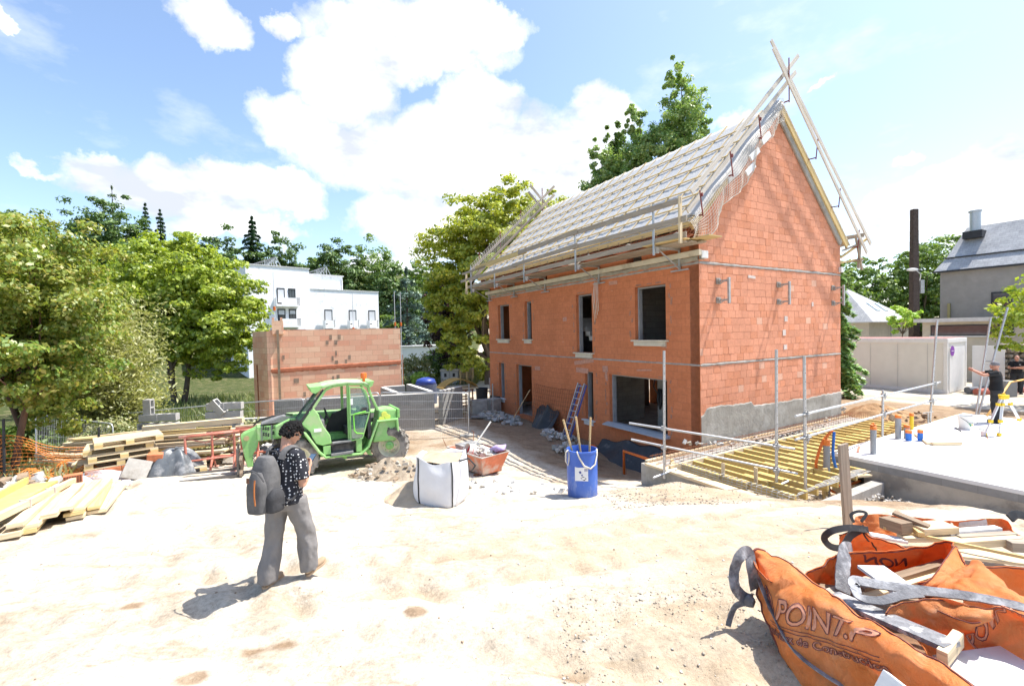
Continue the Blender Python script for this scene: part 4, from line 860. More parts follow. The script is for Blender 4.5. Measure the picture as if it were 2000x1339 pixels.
def balc(x, z, w):
    mb = MB(); mb.box((x+w/2, -.5, z-.05), (w, 1.0, .16)); mb.box((x+w/2+.1, -.97, z+.5), (w*.62, .07, 1.0)); mb.box((x+.03, -.5, z+.5), (.06, 1, 1.0)); b = mb.build('balcony', WHITEP, apt)
    mb = MB()
    for k in range(9): mb.box((x+w-.62+.075*k, -.97, z+.5), (.03, .03, 1.0))
    mb.box((x+w-.3, -.97, z+1.0), (.7, .05, .05)); mb.build('railing', DKFRAME, b)
balc(3.2, 9.7, 2.9); balc(3.2, 6.95, 2.9)
for x in (9.5, 13.0, 16.0):
    awin(x, 7.15, 1.1, 2.1, -.001-.3, .88); awin(x, 4.45, 1.1, 2.1, -.3, .0 if x < 10 else .35); balc(x-.15, 6.75, 1.35)
for x in (8.2, 10.8): awin(x, 12.5, 1.9, .95, 3.0, .9, SHUT)
mb = MB(); mb.box((8.0, 2.95, 13.2), (.12, .12, 2.3)); mb.box((13.4, 2.95, 13.0), (.12, .12, 1.9)); mb.build('drain_pipe', GALVD, apt)
for (x, y, zz) in ((2.6, 3.2, 14.92), (10.4, 6.0, 14.6)):
    p = MB(); R = Matrix.Rotation(RAD(-24), 3, 'Y'); p.box((x, y+1.2, zz+.85), (3.6, 4.4, .08), R); pp = p.build('solar_panel', mat('solar_panel', (.16, .165, .175), .35, .1, 3, 0), apt)
    p = MB()
    for k in range(5):
        q = y-1.0+k*1.1; p.beam((x-1.6, q, zz), (x+1.62, q, zz), .07, .07); p.beam((x+1.6, q, zz), (x+1.6, q, zz+1.5), .08, .08, up=(1, 0, 0)); p.beam((x+.2, q, zz), (x+1.6, q, zz+1.5), .06, .06); p.beam((x+.2, q, zz), (x+.2, q, zz+.9), .06, .06, up=(1, 0, 0)); p.beam((x+1.6, q, zz+1.5), (x+2.3, q, zz), .07, .07)
    p.build('panel_frame', GALV, pp)
# slim scaffold standards in front of the apartment block
for i, (x, y, h, lb) in enumerate([(-14.35, 27, 8.3, 'tall scaffold pole left in front of the apartment block balconies'), (-9.6, 27, 6.8, 'scaffold pole before the middle windows of the apartment block'), (-7.85, 30, 7.2, 'left of the pair of scaffold poles at the apartment block right end'), (-7.55, 30.4, 7.2, 'right of the pair of scaffold poles at the apartment block right end')]):
    o = thing('scaffold_pole', lb, 'scaffold pole', G(x, y), 0, 'scaffold poles behind the pale brick wall'); tub('pole', [(0, 0, 0), (0, 0, h)], .02, mat('pale_pole', (.58, .59, .60), .5, .1), o, 6); bx('coupler', (0, 0, h-2.2), (.1, .1, .25), mat('orange_plastic', (.70, .16, .03), .5, .1, 5, .02), o)
# low white annexe and garden furniture behind
an = thing('white_annexe', 'low white flat-roofed annexe behind the shrubs', 'building', G(-11.5, 50), .1); MB().box((1.5, 2, 1.6), (7.5, 4, 3.2)).build('wall', WHITEP, an); MB().box((1.5, 2, 3.26), (7.8, 4.3, .12)).build('roof', MATS['pale_flashing'], an); MB().box((2.2, -.02, 1.6), (1.4, .1, 1.2)).build('window', GLASS, an)
# grey house with mansard slate roof at the right
K = HC*0 + Vector((30.8, 32.0, 0)); gh = thing('grey_house', 'old grey rendered house with stained slate roof and metal flue', 'house', K, HANG)
mb = MB(); mb.box((4.5, -6, 3.7), (9, 12, 7.4)); mb.build('wall', GREYWALL, gh)
mb = MB(); e = .3
b0 = [(-e, e, 7.38), (9+e, e, 7.38), (9+e, -12-e, 7.38), (-e, -12-e, 7.38)]; b1 = [(.55, -.15, 8.35), (8.45, -.15, 8.35), (8.45, -12, 8.35), (.55, -12, 8.35)]; b2 = [(2.4, -.75, 10.6), (6.6, -.75, 10.6), (6.6, -12, 10.6), (2.4, -12, 10.6)]
mb.add(b0+b1+b2, [(i+4*j, (i+1) % 4+4*j, (i+1) % 4+4*j+4, i+4*j+4) for j in (0, 1) for i in range(4)] + [(8, 9, 10, 11)]); rf = mb.build('roof', SLATE, gh)
MB().box((.5, -6, 8.36), (.12, 12, .07)).build('roof_step', DKFRAME, rf); MB().box((-.3, -6, 7.36), (.14, 12.6, .12)).build('gutter', DKFRAME, rf)
mb = MB(); mb.lathe([(.30, 0), (.30, 1.5), (.36, 1.52), (.36, 1.62), (0, 1.66)], 16, (1.75, -1.35, 10.0)); fl = mb.build('flue', GALV, gh, smooth=True, autosmooth=40); MB().box((1.6, -1.35, 9.9), (1.0, 1.0, .5)).build('flue_base', DKFRAME, fl)
mb = MB(); mb.box((-.02, -3.05, 5.2), (.1, .95, 1.0)); w_ = mb.build('window', DKFRAME, gh); MB().box((-.05, -3.05, 5.2), (.06, .75, .8)).build('pane', GLASS, w_)
MB().box((-.04, -2.0, 3.4), (.05, 1.5, .9)).build('blue_panel', mat('blue_grey_panel', (.25, .30, .36), .6, .1), gh)
MB().box((-.1, -.5, 4.3), (.12, .14, 1.6)).build('pipe', mat('mustard_pipe', (.30, .26, .12), .8, .1), gh)
# hip-roofed house
K2 = Vector((30.6, 38, 0)); hh = thing('hip_roof_house', 'cream house with a grey slate hip roof and two roof lights', 'house', K2, HANG)
MB().box((4.1, 4.1, 2), (8, 8, 4)).build('wall', BEIGE, hh)
mb = MB(); mb.add([(-.3, -.3, 4.0), (8.5, -.3, 4.0), (8.5, 8.5, 4.0), (-.3, 8.5, 4.0), (3.2, 3.4, 7.35), (3.4, 4.9, 7.35)], [(0, 1, 4), (1, 2, 5, 4), (2, 3, 5), (3, 0, 4, 5), (3, 2, 1, 0)]); rf = mb.build('roof', SLATE, hh)
MB().box((4.1, 4.1, 3.95), (8.9, 8.9, .1)).build('gutter', mat('white_gutter', (.6, .6, .6), .5, .05), rf)
ux = Vector((1, 0, 0)); un = Vector((0, 3.7, 3.35)).normalized()
for x in (3.6, 5.2):
    p = Vector((x, 1.15, 5.36)); mb = MB(); mb.box((0, 0, 0), (.75, 1.05, .08), Matrix((ux, un, ux.cross(un))).transposed()); o_ = mb.build('roof_light', mat('skylight_glass', (.55, .68, .72), .1, .05, 3, 0), hh); o_.location = p
ch = MB(); ch.box((2.9, 5.2, 7.4), (.6, .6, 1.1)); ch.lathe([(.14, 0), (.12, .3)], 10, (2.8, 5.1, 7.95)); ch.lathe([(.14, 0), (.12, .3)], 10, (3.0, 5.35, 7.95)); ch.build('chimney', mat('old_brick', (.28, .12, .09), .9, .3), rf)
MB().tube([(3.9, -.04, 0), (3.9, -.04, 4)], .06, 8).build('downpipe', GALVD, hh)
# low flat-roofed building with a strip window
K3 = Vector((25.1, 27.2, 0)); lb_ = thing('low_building', 'low flat-roofed beige building with one long dark strip window', 'building', K3, HANG)
MB().box((3, -6, 1.9), (6, 12, 3.8)).build('wall', BEIGE, lb_); MB().box((2.9, -6, 3.9), (6.6, 12.6, .22)).build('roof', mat('pale_concrete', (.55, .54, .52), .85, .1), lb_)
mb = MB(); mb.box((-.01, -2.1, 3.3), (.1, 3.4, .62)); w_ = mb.build('window', DKFRAME, lb_); MB().box((-.04, -2.1, 3.3), (.06, 3.3, .5)).build('pane', GLASS, w_); MB().box((-.05, -2.1, 2.94), (.14, 3.5, .09)).build('window_sill', MATS['pale_concrete'], lb_)
# dark street pole with lamp
po = thing('lamp_pole', 'tall dark stepped pole carrying a small street lamp, behind the white container', 'pole', G(27.4, 30.3)); mb = MB()
for k in range(16): mb.box((0, 0, .35+k*.7-.3), (.47-.009*k, .42-.009*k, .68)); mb.box((0, 0, .7+k*.7-.3), (.455-.009*k, .41-.009*k, .05))
mb.build('shaft', mat('dark_pole', (.075, .055, .045), .85, .25, 6, .3), po); mb = MB(); mb.tube([(.1, -.3, 6.1), (.0, -.5, 6.5), (-.5, -.7, 6.75)], .035, 6); mb.build('arm', GALV, po); mb = MB(); mb.blob((-.8, -.75, 6.78), .3, 1, 0, 2, 0, (1.3, .6, .35)); mb.build('lamp', mat('lamp_shell', (.6, .61, .62), .4, .05), po, smooth=True)
MB().box((.35, -.1, 5.7), (.25, .3, .9)).build('junction_box', GALVD, po)
# stone wall at the right edge
sw = thing('stone_wall', 'rough rubble stone wall at the right edge behind the workers', 'wall', G(23.9, 21.6)); mb = MB(); Rw = random.Random(8)
for r_ in range(9):
    x = -.6 + (.25*max(0, r_-6))
    while x < 6: w_ = Rw.uniform(.25, .5); mb.blob((x+w_/2, Rw.uniform(-.06, .06), .14+r_*.24), .2, Rw.random()*50, .25, 1, Rw.randint(0, 1), (w_*2.6, 1.2, .72)); x += w_*.98
mb.box((2.8, .3, 1.0), (6.4, .35, 2.1)); mb.build('stonework', [mat('rubble_stone', (.30, .25, .19), .95, .3, 5, .6), mat('rubble_stone_dark', (.22, .18, .14), .95, .3, 5, .6)], sw)
# ------------------------------------------------------------------ block walls and the second brick wall
BLOCKW = masonry('yard_grey_blocks', .5, .2, .006, (.32, .315, .30), (.27, .265, .255), (.26, .255, .24), .16, .35, patches=(.40, .39, .36), patch_amt=.2)
TOPC = mat('fresh_concrete_top', (.58, .56, .52), .9, .1, 4, .2)
def wall_run(name, label, p, q, zb, zt, t=.2, m=None, top=True, cat='wall', group=None):
    p, q = Vector((*p, 0)), Vector((*q, 0)); d = q-p; L = d.length
    o = thing(name, label, cat, (p.x, p.y, zb), math.atan2(d.y, d.x), group)
    MB().box((L/2, 0, (zt-zb)/2), (L, t, zt-zb)).build('blockwork', m or BLOCKW, o)
    if top: MB().box((L/2, 0, zt-zb+.012), (L-.01, t-.01, .024)).build('coping', TOPC, o)
    return o
wall_run('block_wall', 'long grey block wall behind the green telehandler', (-8.6, 16.0), (-3.05, 17.15), -.15, 1.45)
wall_run('block_wall', 'low grey block wall left of the telehandler cab, behind the person', (-10.0, 15.72), (-8.66, 15.98), -.15, .86)
wall_run('block_wall', 'cross wall of grey blocks running back from the middle of the long block wall', (-4.28, 17.05), (-5.75, 19.6), -.2, 1.43)
wall_run('block_wall', 'short grey return wall in front of the pale brick wall', (-5.75, 19.72), (-4.9, 20.1), -.2, 1.43)
wall_run('block_wall', 'grey block wall running back from the right end of the long block wall', (-3.2, 17.3), (-4.7, 19.95), -.2, 1.5)
wall_run('block_wall', 'lower grey block wall right of the telehandler with mortar splashes', (-2.95, 18.0), (-2.3, 19.4), -.2, 1.42)
PINKB = masonry('pink_cream_blocks', .48, .232, .008, (.84, .56, .38), (.76, .38, .25), (.64, .36, .25), .08, .3, patches=(.46, .17, .10), patch_amt=.12, pscale=1.1)
w2 = thing('brick_wall', 'free-standing wall of pink and cream terracotta blocks behind the telehandler', 'wall', (-10.0, 18.35, -.4), math.atan2(2.3, 4.8)); L2 = 5.35
MB().box((L2/2, .1, 2.22), (L2, .2, 4.44)).build('main_wall', PINKB, w2)
R45 = Matrix.Rotation(RAD(20), 3, 'Z'); MB().box((-.32, .86, 2.20), (.2, 1.9, 4.40), R45).build('return_wall', PINKB, w2)
mb = MB(); n = 50; vs = []
for i in range(n+1): x = L2*i/n; vs += [(x, -.012, 2.66+Rj.uniform(-.03, .02)+.02*x), (x, -.03, 2.72+.02*x), (x, -.03, 2.82+.02*x), (x, -.004, 2.86+.02*x+Rj.uniform(-.015, .015))]
mb.add(vs, [(4*i+k, 4*i+k+1, 4*i+k+5, 4*i+k+4) for i in range(n) for k in range(3)]); mb.build('tie_band', mat('deep_terracotta', (.46, .165, .09), .9, .2), w2)
for (x, z, a, b) in [(2.35, 4.1, .1, .2), (2.7, 4.1, .12, .2), (2.2, 3.87, .11, .18), (2.55, 3.87, .12, .2), (2.55, 3.4, .07, .2), (2.4, 3.18, .08, .2), (3.1, 3.2, .1, .18), (2.55, 2.98, .12, .2), (2.95, 3.0, .08, .2), (.5, 3.3, .08, .18), (2.6, 2.35, .12, .2), (2.4, 2.3, .08, .2), (.95, 2.3, .2, .2), (1.9, 2.1, .2, .18), (1.25, 1.7, .1, .2)]: MB().box((x, -.004, z), (a, .012, b)).build('mortar_patch', mat('grey_brown_mortar', (.30, .22, .16), .95, .3), w2)
MB().box((4.35, -.006, 2.78), (1.6, .012, .13)).build('mortar_patch', mat('grey_green_mortar', (.36, .33, .26), .95, .2), w2)
mb = MB(); mb.box((.32, -.14, 2.75), (.09, .08, 3.4)); mb.build('formwork_post', wood('old_post', (.30, .23, .16)), w2); mb = MB(); mb.box((.32, -.05, 4.55), (.42, .16, .55)); mb.box((.16, -.06, 4.86), (.08, .14, .2)); mb.box((.46, -.06, 4.86), (.08, .14, .2)); mb.build('top_block', PINKB, w2)
tub('steel_rod', [(-.5, .6, .2), (-.52, .6, 3.0)], .03, MATS['rusty_steel'], w2, 6); tub('steel_rod', [(L2+.1, .1, .2), (L2+.1, .1, 3.2)], .02, MATS['rusty_steel'], w2, 6)

# ------------------------------------------------------------------ mesh fence panels
def mesh_panel(label, p, q, ztp, ztq, grp='mesh fence panels across the back of the yard', lean=(0, 0), h=None, bare=False):
    o = thing('mesh_fence_panel', label, 'fence panel', (p[0], p[1], 0), 0, grp); d = Vector((q[0]-p[0], q[1]-p[1], 0)); lv = Vector((lean[0], lean[1], 0))
    b0, b1 = gz(*p)-.05, gz(*q)-.05
    if h: b0, b1 = ztp-h, ztq-h
    def P(u, v): zt = ztp+(ztq-ztp)*u; zb = b0+(b1-b0)*u; return d*u + lv*(1-v) + Vector((0, 0, zb+(zt-zb)*v))
    r = .10/d.length; rv = .12
    path = [P(0, 0), P(0, 1-rv*.5), P(r*.3, 1-.01), P(r, 1), P(1-r, 1), P(1-r*.3, 1-.01), P(1, 1-rv*.5), P(1, 0)]
    tub('frame', path, .021, GALV, o, 8)
    mb = MB()
    if not bare:
        n = 46
        for i in range(1, n): mb.tube([P(i/n, .06), P(i/n, 1)], .0028, 3, cap=False)
    for v in (.06, .25, .45, .65, .82) if not bare else (.06,): mb.tube([P(0, v), P(1, v)], .0035, 3, cap=False)
    mb.build('mesh', GALV, o)
    for u in (0, 1): MB().box(P(u, 0)+Vector((0, 0, .06)), (.6, .2, .14)).build('foot', CONC, o, bevel=.02)
    return o
fp = [(-13.0, 14.65, 1.33), (-10.1, 15.0, 1.50), (-7.05, 15.0, 1.66), (-4.5, 15.05, 1.80), (-1.5, 15.2, 1.70)]
FL = ['mesh fence panel behind the stacks of grey blocks', 'mesh fence panel in front of the low grey wall', 'mesh fence panel directly behind the telehandler', 'mesh fence panel in front of the right end of the long block wall']
for i in range(4): mesh_panel(FL[i], fp[i][:2], (fp[i+1][0]-.05, fp[i+1][1]), fp[i][2], fp[i+1][2])
mesh_panel('single mesh fence panel leaning outward beside the left maple', (-13.9, 12.9), (-11.95, 13.2), 1.66, 1.28, lean=(.32, -.35), h=1.6)
# orange barrier net at the left edge
on = thing('barrier_net', 'orange plastic barrier net sagging in front of the maple trunks', 'fence', G(-11.2, 9.3)); Rn = random.Random(4)
ORN = mat('orange_net_plastic', (.70, .24, .05), .5, .15, 5, 0)
def netp(u, v):
    x = -1.9 + 3.3*u; y = -.9 + 2.0*u + .15*math.sin(u*5); zt = 1.55-.75*u+.08*math.sin(u*11); g_ = gz(-11.2+x, 9.3+y)-on.location.z
    return (x+.05*math.sin(v*9+u*4), y+.1*math.sin(v*5+u*7), g_ + zt*v - .05*math.sin(u*17)*v)
mb = MB()
for j in range(15): mb.tube([netp(i/24, j/14) for i in range(25)], .0075, 4, cap=False)
for i in range(42): mb.tube([netp(i/41, j/8) for j in range(9)], .0035, 3, cap=False)
mb.build('net', ORN, on)
for (x, y, h) in ((-1.7, -.75, 1.9), (.15, .25, 1.5), (1.35, 1.15, 1.1)): MB().tube([(x, y, -.2), (x+.06, y, h)], .025, 6).build('stake', BARKR if x < 0 else DKFRAME, on)
# crumpled net lying by the pallets
cn = thing('barrier_net', 'rumpled orange barrier net lying on the ground beside the pallet stack', 'fence', G(-9.9, 9.9)); mb = MB()
net(mb, lambda u, v: (-.9+1.7*u, -.5+1.0*v+.2*u, .28+.16*math.sin(u*9+v*3)*math.sin(v*6)-.25*(u-.5)**2), 26, 16, .006); mb.build('net', ORN, cn)

# ------------------------------------------------------------------ pallets, bricks, timber
BRK = mat('loose_terracotta', (.52, .18, .085), .9, .2, 9, .3)
def pallet(label, loc, rz, group='stacked wooden pallets'):
    o = thing('pallet', label, 'pallet', loc, rz, group)
    for y in (-.36, 0, .36): MB().box((0, y, .011), (1.2, .1, .022)).build('bottom_board', PALEW, o)
    for x in (-.53, 0, .53):
        for y in (-.36, 0, .36): MB().box((x, y, .061), (.145, .1, .078)).build('spacer_block', YELLOWW, o)
        MB().box((x, 0, .111), (.145, .8, .022)).build('stringer', PALEW, o)
    for k in range(7): MB().box((0, -.35+k*.1167, .133), (1.2, .1 if k % 2 else .085, .022)).build('top_board', PALEW, o)
    return o
bp = G(-9.15, 10.28); RZP = RAD(42)
pb = thing('brick_pack', 'pack of terracotta blocks half covered in clear film under the pallets', 'brick pack', bp, RZP)
for i in range(4): MB().box((-.45+i*.3, -.02, .18), (.292, .8, .36)).build('terracotta_block', BRK, pb, bevel=.008)
film = bpy.data.materials.new('clear_film'); t_ = NT(film); t_.set(Base_Color=(.85, .85, .87), Roughness=.18, Alpha=.42); t_.bump(t_.noise(t_.coord('Object'), 7, 6, .7), .9, .05)
mb = MB(); mb.grid(lambda u, v: (-.72+1.5*u+.06*math.sin(v*9), -.44-.28*(1-v)**1.4-.05*math.sin(u*14+v*5), .02+.30*v+.05*math.sin(u*9)*v), 40, 14); mb.grid(lambda u, v: (.62+.34*u+.05*math.sin(v*8), -.45+.75*v, .40-.36*u+.06*math.sin(v*11+u*4)), 14, 24); mb.build('plastic_film', film, pb, smooth=True, solid=.004)
PL = ['lowest pallet resting on the terracotta pack', 'second pallet from the bottom of the stack on the terracotta pack', 'third pallet from the bottom of the stack, pushed right', 'topmost pallet of the stack on the terracotta pack']
for k in range(4): pallet(PL[k], bp+Vector((.04*k*(1 if k % 2 else -.6), .03*k, .37+k*.146)), RZP+RAD((0, 2, -3, 3)[k]))
# board pile on top and beside
def boards(group, name, label_fn, specs, mats_):
    for i, (p, q, w_, h_) in enumerate(specs):
        p, q = Vector(p), Vector(q); o = MB().beam(Vector((0, 0, 0)), q-p, w_, h_).build(name, mats_[i % len(mats_)], None, bevel=.003); o.location = p
        tag(o, label_fn(i), 'board', group)
Rb = random.Random(12)
g0 = .55
spec = []
for lay in range(9):
    for j in range(2 if lay < 8 else 1):
        off = Rb.uniform(-.35, .3); dy = -.28+.5*j+Rb.uniform(-.08, .08)
        p = Vector((-11.0+off, 11.35+dy, g0+.06+lay*.085)); q = p + Vector((3.35+Rb.uniform(-.3, .3), .75+Rb.uniform(-.15, .15), .05+Rb.uniform(-.02, .03)))
        spec.append((p, q, .3 if j else .26, .055))
ordn = ['lowest', 'second', 'third', 'fourth', 'fifth', 'sixth', 'seventh', 'eighth', 'ninth']
boards('boards of the timber stack behind the pallets', 'timber_board', lambda i: f'{"rear" if i % 2 else "front"} board in the {ordn[min(8, i//2)]} layer of the timber stack behind the pallets', spec, [PALEW, YELLOWW, PALEW, GREYW, PALEW])
boards('long boards on the timber stack', 'timber_board', lambda i: ['thick pale beam lying across the very top of the timber stack', 'thin pale lath sticking out left over the timber stack', 'wide tan panel leaning on the left of the timber stack', 'pale board pair sticking out left toward the mesh panel', 'lower pale board sticking out left toward the mesh panel', 'wet-looking pale board on top of the pallets', 'brown board at the top left of the pallets'][i],
    [((-9.6, 11.5, 1.45), (-7.35, 12.05, 1.53), .2, .14), ((-11.3, 11.2, 1.28), (-8.9, 11.7, 1.42), .09, .045), ((-10.6, 10.75, 1.02), (-9.3, 11.2, 1.24), .05, .34), ((-11.35, 10.55, 1.08), (-9.8, 10.35, 1.08), .18, .05), ((-11.3, 10.5, .96), (-9.7, 10.25, 1.02), .22, .05), ((-9.95, 10.0, 1.01), (-8.8, 10.7, 1.03), .5, .03), ((-10.2, 10.25, .95), (-9.6, 10.0, .95), .3, .1)], [PALEW, PALEW, GREYW, PALEW, PALEW, PALEW, GREYW])
# timber bundle in the left foreground
Rf = random.Random(31); spec = []
dirv = Vector((-.60, .80, -.075))
for i, (x, y, z, w_, h_, ln, m_) in enumerate([(-6.62-(xx+6.5)*.12*0+(.0), yy, zz, ww, h2, l2, m2) for (xx, yy, zz, ww, h2, l2, m2) in [(-6.55, 5.95, .03, .2, .06, 3.3, 0), (-6.75, 5.98, .1, .2, .06, 3.1, 0), (-6.60, 6.25, .17, .17, .06, 3.0, 0), (-6.46, 6.62, .03, .2, .05, 3.0, 0), (-6.52, 6.60, .09, .22, .05, 2.8, 0), (-6.36, 6.66, .15, .16, .05, 3.1, 0), (-6.62, 6.5, .2, .14, .05, 2.9, 0), (-6.22, 6.95, .03, .2, .05, 2.8, 0), (-6.28, 6.92, .09, .15, .05, 2.6, 0), (-6.05, 7.0, .03, .18, .05, 2.4, 0), (-6.85, 5.82, .16, .16, .06, 3.2, 0), (-6.98, 5.75, .05, .2, .07, 3.3, 0)]]):
    p = G(x, y, z+.02); d = Vector((dirv.x+Rf.uniform(-.05, .05), dirv.y, 0)).normalized()*ln; q = Vector((x, y, 0))+d; spec.append((p, G(q.x, q.y, z+.02+Rf.uniform(-.01, .03)), w_, h_))
boards('boards of the bundle at the left edge', 'formwork_board', lambda i: ['outer lowest board with a squared yellow end at the left edge bundle', 'board second from the front left of the bundle at the left edge', 'top board of the front pair in the left edge bundle', 'bottom middle board with pink painted end in the left edge bundle', 'middle board with pink painted end in the left edge bundle', 'thin board on top of the middle of the left edge bundle', 'narrow board lying on the middle stack of the left edge bundle', 'right hand lower board of the left edge bundle', 'right hand upper board of the left edge bundle', 'rightmost wide pale board of the left edge bundle', 'board tucked beside the yellow panels in the left edge bundle', 'thick board under the yellow panels in the left edge bundle'][i], spec, [YELLOWW, PALEW, PALEW, PALEW])
YEL = mat('yellow_formwork', (.66, .53, .17), .55, .12, 4, .08, dirt=(.55, .45, .25), dirt_amt=.2)
for i, (p, q, w_, h_, lb) in enumerate([((-7.05, 5.55, .24), (-9.2, 8.55, .22), .5, .05, 'wide yellow formwork panel lying on the board bundle at the left edge'), ((-7.42, 5.85, .31), (-9.5, 8.6, .29), .05, .12, 'yellow formwork rail along the far edge of the wide yellow panel'), ((-6.8, 5.75, .30), (-8.75, 8.75, .22), .09, .10, 'pale strapped beam along the near edge of the wide yellow panel')]):
    P_, Q_ = G(p[0], p[1], p[2]), G(q[0], q[1], q[2]); o = MB().beam(Vector((0, 0, 0)), Q_-P_, w_, h_).build('formwork_sheet', YEL if i < 2 else PALEW, None, bevel=.006); o.location = P_; tag(o, lb, 'panel')
    if i == 2:
        for f in (.3, .62): s_ = MB().box((Q_-P_)*f, (.13, .03, .13), Matrix.Rotation(math.atan2((Q_-P_).y, (Q_-P_).x)-math.pi/2, 3, 'Z')).build('strap', mat('grey_strap', (.45, .42, .40), .6, .1), o)
tp_ = MB().blob((0, 0, 0), .22, 3, .3, 3, 0, (1, .9, .35)).build('black_sheet', BLACKSHEET, None, smooth=True); tp_.location = G(-6.9, 5.5, .04); tag(tp_, 'crumpled black plastic under the end of the board bundle at the left edge', 'plastic sheet')
# scraps of pink film and hollow brick by the bundle
hb = thing('hollow_brick', 'single upright hollow brick between the board bundle and the pallets', 'brick', G(-9.05, 9.05), .75); mb = MB(); mb.box((0, 0, .15), (.28, .2, .30)); mb.build('body', BRK, hb, bevel=.004); mb = MB()
for i in range(7):
    for j in range(8): mb.box((-.115+i*.038, -.102, .03+j*.035), (.026, .006, .02))
mb.build('hole', mat('hole_shadow', (.12, .05, .035), .9, .1), hb)
mb = MB(); mb.grid(lambda u, v: (-.55+1.1*u, -.12+.26*v+.05*math.sin(u*8), .03+.07*abs(math.sin(u*13+v*6))+.03*math.sin(v*9)), 40, 10); o = mb.build('plastic_film', mat('pinkish_film', (.62, .55, .53), .35, .1, 8, .5), None, smooth=True, solid=.004); o.location = G(-8.2, 8.6); o.rotation_euler.z = .8; tag(o, 'crumpled pinkish packing film on the ground before the brick pack', 'plastic film')
# tarp heap with terracotta block, tilted slab
th_ = thing('tarp_heap', 'heap covered with a wrinkled dark tarpaulin beside the pallets', 'tarpaulin', G(-8.15, 10.62), .6)
def tarp(u, v):
    a = u*6.2832; r = v; fold = .10*math.sin(a*5+1)*v+.05*math.sin(a*11+v*4)*v
    return ((.56+fold)*r*math.cos(a), (.44+fold*.6)*r*math.sin(a), .60*(1-r**2.6)+.05*math.sin(a*5+1)*r*(1-r)*3+.02)
mb = MB(); mb.grid(tarp, 90, 22, closed_u=True); mb.build('sheet', mat('grey_tarp', (.10, .11, .12), .38, .25, 6, .35, spec=.6, dirt=(.34, .34, .34), dirt_amt=.4, dscale=2.5), th_, smooth=True)
o = MB().box((0, 0, 0), (.3, .2, .17)).build('terracotta_block', BRK, None, bevel=.01); o.location = th_.location+Vector((-.22, -.30, .50)); o.rotation_euler = (.1, .1, .5); tag(o, 'orange terracotta block weighing down the tarpaulin heap', 'block')
o = MB().box((0, 0, 0), (.46, .05, .44)).build('paving_slab', CONC, None, bevel=.006); o.location = G(-8.55, 10.0, .2); o.rotation_euler = (-.5, .35, .55); tag(o, 'tilted concrete slab leaning between pallets and tarpaulin heap', 'slab')
pt = pallet('pallet partly hidden under the tarpaulin heap', G(-8.2, 10.72, .01), .62, None)
# red steel trestles
REDST = mat('faded_red_steel', (.50, .17, .12), .7, .25, 7, .2, dirt=(.58, .36, .29), dirt_amt=.4)
def trestle(label, loc, rz, s=1.0):
    o = thing('steel_trestle', label, 'trestle', loc, rz, 'red steel trestles')
    MB().tube([(-.62, 0, .92), (.62, 0, .92)], .032, 8).build('top_bar', REDST, o, smooth=True); MB().tube([(-.62, 0, .32), (.62, 0, .32)], .022, 8).build('lower_bar', REDST, o, smooth=True)
    for x in (-.5, .5):
        mb = MB(); mb.tube([(x, 0, .95), (x, 0, .34)], .028, 8); mb.tube([(x, 0, .34), (x-.02, -.26, .0)], .026, 8); mb.tube([(x, 0, .34), (x+.02, .26, 0)], .026, 8); mb.box((x-.02, -.26, .01), (.12, .12, .02)); mb.box((x+.02, .26, .01), (.12, .12, .02)); mb.build('leg', REDST, o, smooth=True, autosmooth=40)
    mb = MB(); mb.tube([(-.5, .02, .88), (-.1, .02, .72), (.5, .02, .88)], .014, 6); mb.build('brace', REDST, o); return o
trestle('front red steel trestle before the rubble, left of the telehandler forks', G(-7.45, 10.85), RAD(28)); trestle('red steel trestle standing behind the front trestle', G(-7.15, 11.35), RAD(24)); trestle('red steel trestle nearest the telehandler boom', G(-6.65, 11.75), RAD(30))
for i in range(3): o = MB().beam((-.5, .03*i, 0), (.55, -.03*i, 0), .08, .035).build('lath', REDST if i < 2 else PALEW, None); o.location = G(-6.7, 11.6, .97+.04*i); o.rotation_euler.z = .5; tag(o, ['lower', 'middle', 'uppermost'][i]+' lath lying across the tops of the red trestles', 'lath')
# hollow grey block stacks
def hollow(mb, c, rz, up=True, s=(.5, .2, .2)):
    R = Matrix.Rotation(rz, 3, 'Z'); c = Vector(c); L, W_, H_ = s
    for y in (-W_/2+.018, W_/2-.018): mb.box(c+R@Vector((0, y, 0)), (L, .036, H_), R)
    for x in (-L/2+.018, 0, L/2-.018): mb.box(c+R@Vector((x, 0, 0)), (.036, W_-.074, H_), R)
GB = mat('grey_hollow_block', (.40, .39, .375), .95, .12, 10, .4)
def block(label, loc, rz, tilt=(0, 0)):
    mb = MB(); hollow(mb, (0, 0, 0), 0); o = mb.build('hollow_block', GB); o.location = loc; o.rotation_euler = (tilt[0], tilt[1], rz); return tag(o, label, 'block', 'grey hollow blocks by the mesh fence')
for s, (bx0, by0, nm) in enumerate(((-10.75, 13.3, 'left'), (-8.95, 13.55, 'right'))):
    g_ = .52
    for lay in range(5):
        for k in range(2):
            if s == 0 and lay > 3: continue
            if lay == 4 and k == 1 and s == 0: continue
            z = g_+.12+lay*.26; up = lay % 2 == 1 or lay == 4
            lb = f'grey hollow block, {"left" if k == 0 else "right"} of the pair in the {ordn[lay]} layer of the {nm} block stack'
            block(lb, (bx0+(.27 if not up else .24)*(2*k-1)*(1 if s else 1.05)+.03*lay, by0+.08*k, z), .12, (0, 0) if up else (math.pi/2, 0))
block('grey hollow block standing alone on the left block stack', (-10.95, 13.32, 1.72), .1, (0, math.pi/2)); block('grey hollow block tipped diagonally in the top of the right block stack', (-8.98, 13.5, 1.66), .1, (.2, .9))
